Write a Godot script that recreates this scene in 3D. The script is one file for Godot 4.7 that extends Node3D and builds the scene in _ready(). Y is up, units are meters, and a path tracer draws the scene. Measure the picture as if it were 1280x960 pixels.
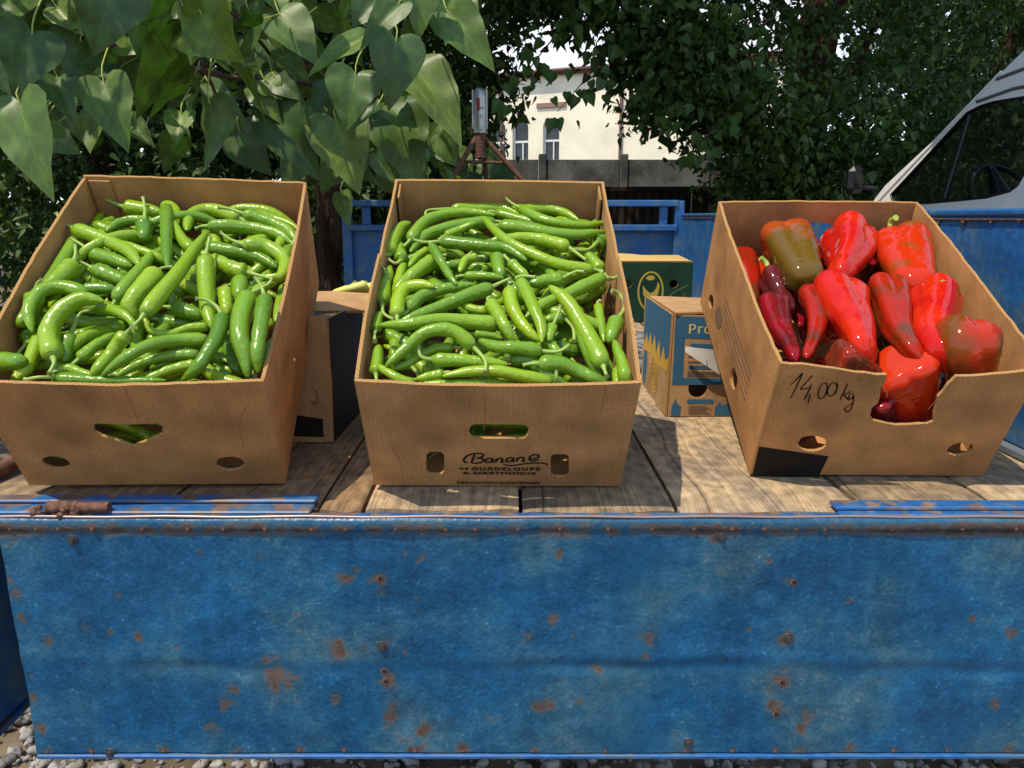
extends Node3D
# A blue trailer used as a market stall: three tilted cardboard boxes of peppers, trees, van and building behind.
const BED := 1.05
var rng := RandomNumberGenerator.new()
var taken := {}
var M := {}
var chili_variants := []

# ---------------------------------------------------------------- mesh builder
class MB:
	var v := PackedVector3Array()
	var n := PackedVector3Array()
	var uv := PackedVector2Array()
	var c := PackedColorArray()
	var idx := PackedInt32Array()
	func vert(p: Vector3, nn: Vector3, t := Vector2.ZERO, col := Color.WHITE) -> int:
		v.append(p); n.append(nn); uv.append(t); c.append(col)
		return v.size() - 1
	func tri(a: int, b: int, d: int) -> void:
		# front faces run clockwise
		var g: Vector3 = (v[b] - v[a]).cross(v[d] - v[a])
		if g.dot(n[a] + n[b] + n[d]) > 0.0:
			idx.append(a); idx.append(d); idx.append(b)
		else:
			idx.append(a); idx.append(b); idx.append(d)
	func quad(a: Vector3, b: Vector3, d: Vector3, e: Vector3, nn := Vector3.ZERO, col := Color.WHITE, us := 1.0) -> void:
		var m := nn if nn != Vector3.ZERO else (b - a).cross(e - a).normalized()
		var ax := (b - a).normalized()
		var ay := m.cross(ax)
		var q := [a, b, d, e]
		var k := []
		for p: Vector3 in q:
			k.append(vert(p, m, Vector2(p.dot(ax), p.dot(ay)) * us, col))
		tri(k[0], k[1], k[2]); tri(k[0], k[2], k[3])
	func box(ctr: Vector3, s: Vector3, bev := 0.0, bs := Basis(), col := Color.WHITE, us := 1.0) -> void:
		var h := s * 0.5
		var be := minf(bev, minf(h.x, minf(h.y, h.z)) * 0.9)
		var P := func(sg: Vector3, ax: int) -> Vector3:
			var r := Vector3.ZERO
			for i in 3:
				r[i] = sg[i] * (h[i] if i == ax else h[i] - be)
			return ctr + bs * r
		for ax in 3:
			for s1 in [-1.0, 1.0]:
				var q := []
				for k in [[-1.0, -1.0], [1.0, -1.0], [1.0, 1.0], [-1.0, 1.0]]:
					var sg := Vector3.ZERO
					sg[ax] = s1; sg[(ax + 1) % 3] = k[0]; sg[(ax + 2) % 3] = k[1]
					q.append(P.call(sg, ax))
				var nn := Vector3.ZERO
				nn[ax] = s1
				quad(q[0], q[1], q[2], q[3], bs * nn, col, us)
		if be <= 0.0:
			return
		for ax in 3:
			var a1 := (ax + 1) % 3
			var a2 := (ax + 2) % 3
			for s1 in [-1.0, 1.0]:
				for s2 in [-1.0, 1.0]:
					var lo := Vector3.ZERO
					lo[a1] = s1; lo[a2] = s2; lo[ax] = -1.0
					var hi := lo
					hi[ax] = 1.0
					var nn := Vector3.ZERO
					nn[a1] = s1; nn[a2] = s2
					quad(P.call(lo, a1), P.call(hi, a1), P.call(hi, a2), P.call(lo, a2), (bs * nn).normalized(), col, us)
		for sx in [-1.0, 1.0]:
			for sy in [-1.0, 1.0]:
				for sz in [-1.0, 1.0]:
					var sg := Vector3(sx, sy, sz)
					var nn := (bs * sg).normalized()
					tri(vert(P.call(sg, 0), nn, Vector2.ZERO, col), vert(P.call(sg, 1), nn, Vector2.ZERO, col), vert(P.call(sg, 2), nn, Vector2.ZERO, col))
	func grid(nu: int, nv: int, f: Callable, cf = null, uvs := Vector2.ONE, wrap := false) -> void:
		var b0 := v.size()
		var pts := PackedVector3Array()
		for j in nv + 1:
			for i in nu + 1:
				pts.append(f.call(float(i) / nu, float(j) / nv))
		var w := nu + 1
		for j in nv + 1:
			for i in nu + 1:
				var il := i - 1 if i > 0 else (nu - 1 if wrap else 0)
				var ir := i + 1 if i < nu else (1 if wrap else nu)
				var du: Vector3 = pts[j * w + ir] - pts[j * w + il]
				var dv: Vector3 = pts[mini(j + 1, nv) * w + i] - pts[maxi(j - 1, 0) * w + i]
				var nn := dv.cross(du).normalized()
				if nn == Vector3.ZERO:
					nn = Vector3.UP
				vert(pts[j * w + i], nn, Vector2(float(i) / nu, float(j) / nv) * uvs, cf.call(float(i) / nu, float(j) / nv) if cf != null else Color.WHITE)
		for j in nv:
			for i in nu:
				var a := b0 + j * w + i
				tri(a, a + 1, a + w + 1); tri(a, a + w + 1, a + w)
	func tube(p: PackedVector3Array, r: PackedFloat32Array, sides := 8, cap := true, col := Color.WHITE, cols := PackedColorArray(), wob = null) -> void:
		var b0 := v.size()
		var m := p.size()
		var t0 := (p[1] - p[0]).normalized()
		var ref := Vector3.UP if absf(t0.y) < 0.9 else Vector3.RIGHT
		var x := t0.cross(ref).normalized()
		var len := 0.0
		for i in m:
			var t := (p[mini(i + 1, m - 1)] - p[maxi(i - 1, 0)]).normalized()
			x = (x - t * x.dot(t)).normalized()
			var y := t.cross(x)
			if i > 0:
				len += p[i].distance_to(p[i - 1])
			var dr := 0.0
			var ds := p[mini(i + 1, m - 1)].distance_to(p[maxi(i - 1, 0)])
			if ds > 0.0:
				dr = (r[mini(i + 1, m - 1)] - r[maxi(i - 1, 0)]) / ds
			for k in sides + 1:
				var a := TAU * (k % sides) / sides
				var d := x * cos(a) + y * sin(a)
				var rr := r[i]
				if wob != null:
					rr *= wob.call(float(i) / (m - 1), a)
				vert(p[i] + d * rr, (d - t * clampf(dr, -4.0, 4.0)).normalized(), Vector2(float(k) / sides, len), cols[i] if cols.size() else col)
		for i in m - 1:
			for k in sides:
				var a := b0 + i * (sides + 1) + k
				tri(a, a + 1, a + sides + 2); tri(a, a + sides + 2, a + sides + 1)
		if cap:
			for e in [0, m - 1]:
				var nn := (p[0] - p[1]).normalized() if e == 0 else (p[m - 1] - p[m - 2]).normalized()
				var cc: Color = cols[e] if cols.size() else col
				var ctr := vert(p[e] + nn * r[e] * 0.15, nn, Vector2.ZERO, cc)
				var ring := []
				for k in sides + 1:
					ring.append(vert(v[b0 + e * (sides + 1) + k], nn, Vector2.ZERO, cc))
				for k in sides:
					tri(ctr, ring[k], ring[k + 1])
	func relax_normals() -> void:
		# smooth shading for grids that were wobbled: area-weighted normals over welded positions
		var acc := {}
		for i in range(0, idx.size(), 3):
			var g: Vector3 = -(v[idx[i + 1]] - v[idx[i]]).cross(v[idx[i + 2]] - v[idx[i]])
			for k in 3:
				var key := (v[idx[i + k]] * 20000.0).round()
				acc[key] = acc.get(key, Vector3.ZERO) + g
		for i in v.size():
			var g2: Vector3 = acc.get((v[i] * 20000.0).round(), n[i])
			if g2.length() > 0.0:
				n[i] = g2.normalized()
	func mesh(mat: Material, into: ArrayMesh = null) -> ArrayMesh:
		var am := into if into else ArrayMesh.new()
		if v.is_empty():
			return am
		var a := []
		a.resize(Mesh.ARRAY_MAX)
		a[Mesh.ARRAY_VERTEX] = v; a[Mesh.ARRAY_NORMAL] = n; a[Mesh.ARRAY_TEX_UV] = uv; a[Mesh.ARRAY_COLOR] = c; a[Mesh.ARRAY_INDEX] = idx
		am.add_surface_from_arrays(Mesh.PRIMITIVE_TRIANGLES, a)
		am.surface_set_material(am.get_surface_count() - 1, mat)
		return am

# ---------------------------------------------------------------- scene helpers
func numbered(s: String) -> String:
	if not taken.has(s):
		taken[s] = 0
		return s
	taken[s] += 1
	return "%s_%03d" % [s, taken[s]]

func tag(o: Node, label: String, category: String, group := "") -> Node:
	o.set_meta("label", label); o.set_meta("category", category)
	if group: o.set_meta("group", group)
	return o

func thing(called: String, label: String, category: String, at := Vector3.ZERO, group := "", bs := Basis()) -> Node3D:
	var o := Node3D.new()
	o.name = numbered(called)
	add_child(o)
	o.transform = Transform3D(bs, at)
	tag(o, label, category, group)
	return o

func part(called: String, mesh: Mesh, parent: Node, label := "") -> MeshInstance3D:
	var o := MeshInstance3D.new()
	o.name = called
	o.mesh = mesh
	parent.add_child(o, true)
	if label: o.set_meta("label", label)
	return o

func solo(called: String, mesh: Mesh, label: String, category: String, group := "") -> MeshInstance3D:
	var o := MeshInstance3D.new()
	o.name = numbered(called)
	o.mesh = mesh
	add_child(o)
	tag(o, label, category, group)
	return o

func struct(called: String, mesh: Mesh) -> MeshInstance3D:
	var o := MeshInstance3D.new()
	o.name = numbered(called)
	o.mesh = mesh
	add_child(o)
	o.set_meta("kind", "structure")
	return o

func mat(c: Color, rough := 0.7, metal := 0.0, spec := 0.5) -> StandardMaterial3D:
	var m := StandardMaterial3D.new()
	m.cull_mode = BaseMaterial3D.CULL_DISABLED; m.albedo_color = c; m.roughness = rough; m.metallic = metal; m.metallic_specular = spec
	return m

func noise_bytes(w: int, h: int, fr: float, sd: int, oct := 4, type := FastNoiseLite.TYPE_SIMPLEX_SMOOTH) -> PackedByteArray:
	var nz := FastNoiseLite.new()
	nz.noise_type = type; nz.frequency = fr; nz.seed = sd; nz.fractal_octaves = oct
	var im := nz.get_seamless_image(w, h, false, false, 0.12, true)
	im.convert(Image.FORMAT_L8)
	return im.get_data()

func tex_rgb(w: int, h: int, d: PackedByteArray) -> ImageTexture:
	return ImageTexture.create_from_image(Image.create_from_data(w, h, false, Image.FORMAT_RGB8, d))

func tex_l(w: int, h: int, d: PackedByteArray) -> ImageTexture:
	return ImageTexture.create_from_image(Image.create_from_data(w, h, false, Image.FORMAT_L8, d))

func ntex(w: int, fr: float, sd: int, oct := 4, type := FastNoiseLite.TYPE_SIMPLEX_SMOOTH) -> ImageTexture:
	return tex_l(w, w, noise_bytes(w, w, fr, sd, oct, type))

func catmull(p: PackedVector3Array, m: int) -> PackedVector3Array:
	var out := PackedVector3Array()
	var d := PackedFloat32Array([0.0])
	for i in range(1, p.size()):
		d.append(d[i - 1] + p[i].distance_to(p[i - 1]))
	var seg := 0
	for k in m:
		var x := d[d.size() - 1] * k / (m - 1)
		while seg < p.size() - 2 and x > d[seg + 1]:
			seg += 1
		var u := (x - d[seg]) / maxf(d[seg + 1] - d[seg], 1e-6)
		out.append(p[seg].cubic_interpolate(p[seg + 1], p[maxi(seg - 1, 0)], p[mini(seg + 2, p.size() - 1)], u))
	return out

func v3s(a: Array) -> PackedVector3Array:
	var o := PackedVector3Array()
	for i in range(0, a.size(), 3):
		o.append(Vector3(a[i], a[i + 1], a[i + 2]) * 0.001)
	return o

func v2s(a: Array) -> PackedVector2Array:
	var o := PackedVector2Array()
	for i in range(0, a.size(), 2):
		o.append(Vector2(a[i], a[i + 1]) * 0.001)
	return o

# a sheet with outline and holes, cut into cells so that it can bend; xf(p2, depth) -> Vector3
func sheet(face: MB, edge: MB, outline: PackedVector2Array, holes: Array, thick: float, xf: Callable, cell := 0.02, uvs := 2.0) -> void:
	var lo := outline[0]
	var hi := outline[0]
	for q in outline:
		lo = lo.min(q); hi = hi.max(q)
	var polys := []
	var x := lo.x
	while x < hi.x - 1e-5:
		var y := lo.y
		while y < hi.y - 1e-5:
			var r := PackedVector2Array([Vector2(x, y), Vector2(minf(x + cell, hi.x), y), Vector2(minf(x + cell, hi.x), minf(y + cell, hi.y)), Vector2(x, minf(y + cell, hi.y))])
			var got := Geometry2D.intersect_polygons(outline, r)
			for h: PackedVector2Array in holes:
				var nxt := []
				for g in got:
					nxt.append_array(Geometry2D.clip_polygons(g, h))
				got.assign(nxt)
			polys.append_array(got)
			y += cell
		x += cell
	var e := 0.001
	for g: PackedVector2Array in polys:
		var tr := Geometry2D.triangulate_polygon(g)
		if tr.is_empty():
			continue
		for side in 2:
			var dep := thick * side
			var ids := []
			for q in g:
				var P: Vector3 = xf.call(q, dep)
				var px: Vector3 = xf.call(q + Vector2(e, 0), dep) - P
				var py: Vector3 = xf.call(q + Vector2(0, e), dep) - P
				var nn := px.cross(py).normalized()
				var outw: Vector3 = xf.call(q, 0.0) - xf.call(q, thick)
				if nn.dot(outw) < 0.0: nn = -nn
				if side == 1: nn = -nn
				ids.append(face.vert(P, nn, q * uvs))
			for k in range(0, tr.size(), 3):
				face.tri(ids[tr[k]], ids[tr[k + 1]], ids[tr[k + 2]])
	var rings := [outline]
	rings.append_array(holes)
	for ri in rings.size():
		var ring: PackedVector2Array = rings[ri]
		var run := 0.0
		for i in ring.size():
			var a := ring[i]
			var b := ring[(i + 1) % ring.size()]
			var m := maxi(1, int(a.distance_to(b) / 0.015))
			for k in m:
				var p0 := a.lerp(b, float(k) / m)
				var p1 := a.lerp(b, float(k + 1) / m)
				var nn2 := Vector2(p1.y - p0.y, p0.x - p1.x)
				var A: Vector3 = xf.call(p0, 0.0)
				var B: Vector3 = xf.call(p1, 0.0)
				var C: Vector3 = xf.call(p1, thick)
				var D: Vector3 = xf.call(p0, thick)
				var nn := (xf.call(p0 + nn2.normalized() * e, 0.0) - A).normalized() as Vector3
				if Geometry2D.is_point_in_polygon(p0.lerp(p1, 0.5) + nn2.normalized() * 0.0005, ring) != (ri > 0):
					nn = -nn
				var l := p0.distance_to(p1)
				var q := [edge.vert(A, nn, Vector2(run, 0)), edge.vert(B, nn, Vector2(run + l, 0)), edge.vert(C, nn, Vector2(run + l, 1)), edge.vert(D, nn, Vector2(run, 1))]
				edge.tri(q[0], q[1], q[2]); edge.tri(q[0], q[2], q[3])
				run += l

# a flat ink stroke on a wall, p in wall metres
func stroke(mb: MB, p: PackedVector2Array, w0: float, xf: Callable, lift := -0.0005, taper := 0.35) -> void:
	var q3 := PackedVector3Array()
	for q in p:
		q3.append(Vector3(q.x, q.y, 0))
	var sm := catmull(q3, p.size() * 5)
	var m := sm.size()
	var prev := []
	for i in m:
		var t := (sm[mini(i + 1, m - 1)] - sm[maxi(i - 1, 0)]).normalized()
		var u := float(i) / (m - 1)
		var w := w0 * (1.0 - taper + taper * minf(1.0, 6.0 * minf(u, 1.0 - u) + 0.2))
		var s := Vector2(-t.y, t.x) * w * 0.5
		var c2 := Vector2(sm[i].x, sm[i].y)
		var A: Vector3 = xf.call(c2 + s, lift)
		var B: Vector3 = xf.call(c2 - s, lift)
		var nn: Vector3 = (xf.call(c2, 0.0) - xf.call(c2, 0.01)).normalized()
		var cur := [mb.vert(A, nn), mb.vert(B, nn)]
		if prev:
			mb.tri(prev[0], cur[0], cur[1]); mb.tri(prev[0], cur[1], prev[1])
		prev = cur

func flat_poly(mb: MB, p: PackedVector2Array, xf: Callable, lift := -0.0005) -> void:
	var tr := Geometry2D.triangulate_polygon(p)
	var ids := []
	for q in p:
		ids.append(mb.vert(xf.call(q, lift), (xf.call(q, 0.0) - xf.call(q, 0.01)).normalized(), q * 2.0))
	for k in range(0, tr.size(), 3):
		mb.tri(ids[tr[k]], ids[tr[k + 1]], ids[tr[k + 2]])

# printed letters: centre-left at (x, y) of the wall, height h, fitted to width w when w > 0
func lettering(s: String, parent: Node, x: float, y: float, h: float, w: float, m: Material, xfm: Transform3D, font_name := "Droid Sans", bold := true) -> void:
	var tm := TextMesh.new()
	var fo := SystemFont.new()
	fo.font_names = PackedStringArray([font_name])
	fo.font_weight = 700 if bold else 400
	tm.font = fo
	tm.text = s
	tm.font_size = 64
	tm.pixel_size = 0.01
	tm.depth = 0.02
	tm.curve_step = 1.5
	tm.horizontal_alignment = HORIZONTAL_ALIGNMENT_LEFT
	tm.vertical_alignment = VERTICAL_ALIGNMENT_CENTER
	tm.material = m
	var bb := tm.get_aabb()
	var sy := h / maxf(bb.size.y, 1e-4)
	var sx := w / maxf(bb.size.x, 1e-4) if w > 0.0 else sy
	var o := part("lettering", tm, parent)
	o.transform = xfm * Transform3D(Basis().scaled(Vector3(sx, sy, 0.03)), Vector3(x - bb.position.x * sx, y - (bb.position.y + bb.size.y * 0.5) * sy, 0.0004))

# ---------------------------------------------------------------- materials
func make_materials() -> void:
	# cardboard
	var w := 512
	var n1 := noise_bytes(w, w, 0.012, 3, 4)
	var n2 := noise_bytes(w, w, 0.15, 4, 3)
	var n3 := noise_bytes(w, w, 0.004, 5, 2)
	var d := PackedByteArray(); d.resize(w * w * 3)
	var hb := PackedByteArray(); hb.resize(w * w)
	for y in w:
		for x in w:
			var i := y * w + x
			var f := 0.90 + (n1[i] - 128) * 0.0007 + (n2[i] - 128) * 0.0005
			var flute := 0.5 + 0.5 * sin(x * TAU / 8.0)
			f *= 0.985 + 0.03 * flute
			if n3[i] > 150: f *= 1.0 - (n3[i] - 150) * 0.0018
			d[i * 3] = clampi(int(255 * f), 0, 255)
			d[i * 3 + 1] = clampi(int(252 * f), 0, 255)
			d[i * 3 + 2] = clampi(int(246 * f), 0, 255)
			hb[i] = clampi(int(100 + 40 * flute + (n1[i] - 128) * 0.7 + (n2[i] - 128) * 0.25), 0, 255)
	var card := tex_rgb(w, w, d)
	var cardh := tex_l(w, w, hb)
	for k in [["card_l", Color(0.74, 0.54, 0.34)], ["card_c", Color(0.75, 0.565, 0.375)], ["card_r", Color(0.75, 0.545, 0.345)], ["card_s", Color(0.72, 0.57, 0.40)], ["card_in", Color(0.68, 0.52, 0.34)]]:
		var m := mat(k[1], 0.82, 0, 0.35)
		m.albedo_texture = card
		m.heightmap_enabled = true; m.heightmap_texture = cardh; m.heightmap_scale = 0.05
		M[k[0]] = m
	# corrugated edge
	var ew := 64
	var eh := 32
	var ed := PackedByteArray(); ed.resize(ew * eh * 3)
	for y in eh:
		for x in ew:
			var v := float(y) / eh
			var f := 0.55
			var wave := 0.26 * sin(TAU * x / 64.0)
			var d1 := absf(v - (0.27 + wave * 0.75))
			var d2 := absf(v - (0.73 + wave * 0.75))
			if minf(d1, d2) < 0.07: f = 0.95
			if v < 0.08 or v > 0.92 or absf(v - 0.5) < 0.05: f = 1.0
			var i := (y * ew + x) * 3
			ed[i] = int(255 * f); ed[i + 1] = int(247 * f); ed[i + 2] = int(230 * f)
	var em := mat(Color(0.82, 0.65, 0.44), 0.9, 0, 0.2)
	em.albedo_texture = tex_rgb(ew, eh, ed)
	em.uv1_scale = Vector3(1.0 / 0.008, 1, 1)
	M.edge = em
	M.ink = mat(Color(0.10, 0.075, 0.06), 0.8, 0, 0.3)
	M.ink_brown = mat(Color(0.16, 0.10, 0.075), 0.8, 0, 0.3)
	M.patch = mat(Color(0.13, 0.115, 0.105), 0.75, 0, 0.3)
	M.patch.albedo_texture = card
	# chili skin
	var cm := mat(Color.WHITE, 0.27, 0, 0.45)
	cm.vertex_color_use_as_albedo = true
	cm.heightmap_enabled = true
	cm.heightmap_texture = ntex(256, 0.02, 11, 3)
	cm.heightmap_scale = 0.10
	cm.uv1_triplanar = true; cm.uv1_scale = Vector3.ONE * 16.0
	M.chili = cm
	var st := mat(Color.WHITE, 0.5, 0, 0.4)
	st.vertex_color_use_as_albedo = true
	M.stem = st
	var rm := mat(Color.WHITE, 0.10, 0, 0.36)
	rm.vertex_color_use_as_albedo = true
	rm.heightmap_enabled = true
	rm.heightmap_texture = ntex(256, 0.012, 12, 3)
	rm.heightmap_scale = 0.09
	rm.uv1_triplanar = true; rm.uv1_scale = Vector3.ONE * 9.0
	M.red = rm
	make_wood()
	make_paint()
	# foliage
	M.big_leaf = leaf_material(Color(0.40, 0.52, 0.23), Color(0.50, 0.68, 0.08), 21)
	var sl := mat(Color.WHITE, 0.5, 0, 0.35)
	sl.vertex_color_use_as_albedo = true
	sl.backlight_enabled = true; sl.backlight = Color(0.35, 0.5, 0.12)
	M.small_leaf = sl
	M.twig_leaf = mat(Color(0.22, 0.32, 0.13), 0.5, 0, 0.35)
	M.twig_leaf.backlight_enabled = true; M.twig_leaf.backlight = Color(0.25, 0.4, 0.08)
	M.petiole = mat(Color(0.55, 0.60, 0.26), 0.6)
	M.bark = bark_material(Color(0.30, 0.24, 0.19))
	M.twig = mat(Color(0.25, 0.17, 0.11), 0.8)
	M.rust = rust_material()
	M.steel = mat(Color(0.62, 0.62, 0.60), 0.38, 0.85)
	M.dark = mat(Color(0.05, 0.05, 0.055), 0.7)
	M.rubber = mat(Color(0.06, 0.06, 0.06), 0.8)
	M.white_paint = mat(Color(0.86, 0.85, 0.82), 0.32)
	M.white_paint.clearcoat_enabled = true; M.white_paint.clearcoat = 0.6
	var gl := StandardMaterial3D.new()
	gl.transparency = BaseMaterial3D.TRANSPARENCY_ALPHA
	gl.albedo_color = Color(0.04, 0.05, 0.05, 0.35)
	gl.roughness = 0.03; gl.metallic_specular = 0.5
	M.glass = gl
	M.trim = mat(Color(0.035, 0.035, 0.04), 0.45)
	# concrete
	M.concrete = mat(Color(0.46, 0.46, 0.44), 0.9, 0, 0.3)
	M.concrete.albedo_texture = stain_tex(51, 0.55)
	M.concrete.uv1_triplanar = true; M.concrete.uv1_world_triplanar = true; M.concrete.uv1_scale = Vector3.ONE * 0.45
	M.plaster = mat(Color(0.97, 0.94, 0.85), 0.9, 0, 0.3)
	M.plaster.albedo_texture = stain_tex(52, 0.14)
	M.plaster.uv1_triplanar = true; M.plaster.uv1_world_triplanar = true; M.plaster.uv1_scale = Vector3.ONE * 0.15
	M.brown_sheet = mat(Color(0.16, 0.10, 0.07), 0.7, 0.2)
	M.brown_sheet.albedo_texture = stain_tex(53, 0.6)
	M.brown_sheet.uv1_triplanar = true; M.brown_sheet.uv1_world_triplanar = true
	var gm := mat(Color(0.50, 0.45, 0.38), 0.95, 0, 0.2)
	gm.albedo_texture = stain_tex(54, 0.6)
	gm.uv1_triplanar = true; gm.uv1_world_triplanar = true; gm.uv1_scale = Vector3.ONE * 0.23
	gm.heightmap_enabled = true; gm.heightmap_texture = ntex(512, 0.05, 55, 5); gm.heightmap_scale = 2.0
	M.ground = gm
	var pm := mat(Color.WHITE, 0.85, 0, 0.3)
	pm.vertex_color_use_as_albedo = true
	M.pebble = pm

func stain_tex(sd: int, amount: float) -> ImageTexture:
	var w := 512
	var a := noise_bytes(w, w, 0.006, sd, 5)
	var b := noise_bytes(w, w, 0.06, sd + 100, 4)
	var d := PackedByteArray(); d.resize(w * w * 3)
	for i in w * w:
		var f := 1.0 - amount * clampf((a[i] - 90) / 130.0, 0.0, 1.0) * 0.6 - amount * (b[i] / 255.0) * 0.35
		d[i * 3] = int(255 * f); d[i * 3 + 1] = int(252 * f); d[i * 3 + 2] = int(247 * f)
	return tex_rgb(w, w, d)

func make_wood() -> void:
	var w := 512
	var h := 1024
	var wob := noise_bytes(w, h, 0.004, 31, 2)
	var sp := noise_bytes(w, h, 0.03, 32, 4)
	var big := noise_bytes(w, h, 0.006, 33, 3)
	var lines := PackedFloat32Array()
	rng.seed = 77
	for i in 1024:
		lines.append(rng.randf())
	var d := PackedByteArray(); d.resize(w * h * 3)
	var hb := PackedByteArray(); hb.resize(w * h)
	for y in h:
		for x in w:
			var i := y * w + x
			var t := (x + (wob[i] - 128) * 0.085) * 0.62
			var k := int(floor(t))
			var fr: float = t - floor(t)
			var g := lerpf(lines[posmod(k, 1024)], lines[posmod(k + 1, 1024)], fr)
			var crack := 1.0
			if g < 0.06: crack = 0.45 + g * 7.0
			var f := (0.80 + 0.20 * g + (sp[i] - 128) * 0.0014) * crack
			var gy := clampf((big[i] - 110) / 90.0, 0.0, 1.0)
			d[i * 3] = clampi(int(255 * f * lerpf(0.98, 0.82, gy)), 0, 255)
			d[i * 3 + 1] = clampi(int(255 * f * lerpf(0.88, 0.75, gy)), 0, 255)
			d[i * 3 + 2] = clampi(int(255 * f * lerpf(0.72, 0.66, gy)), 0, 255)
			hb[i] = clampi(int(255 * (0.35 + 0.5 * g) * crack), 0, 255)
	var m := mat(Color(0.60, 0.575, 0.55), 0.88, 0, 0.25)
	m.albedo_texture = tex_rgb(w, h, d)
	m.heightmap_enabled = true; m.heightmap_texture = tex_l(w, h, hb); m.heightmap_scale = 0.06
	M.wood = m
	var m2: StandardMaterial3D = m.duplicate()
	m2.albedo_color = Color(0.58, 0.52, 0.47)
	M.wood_dark = m2
	var m3: StandardMaterial3D = m.duplicate()
	m3.albedo_color = Color(0.72, 0.69, 0.66)
	M.wood_pale = m3

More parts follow.
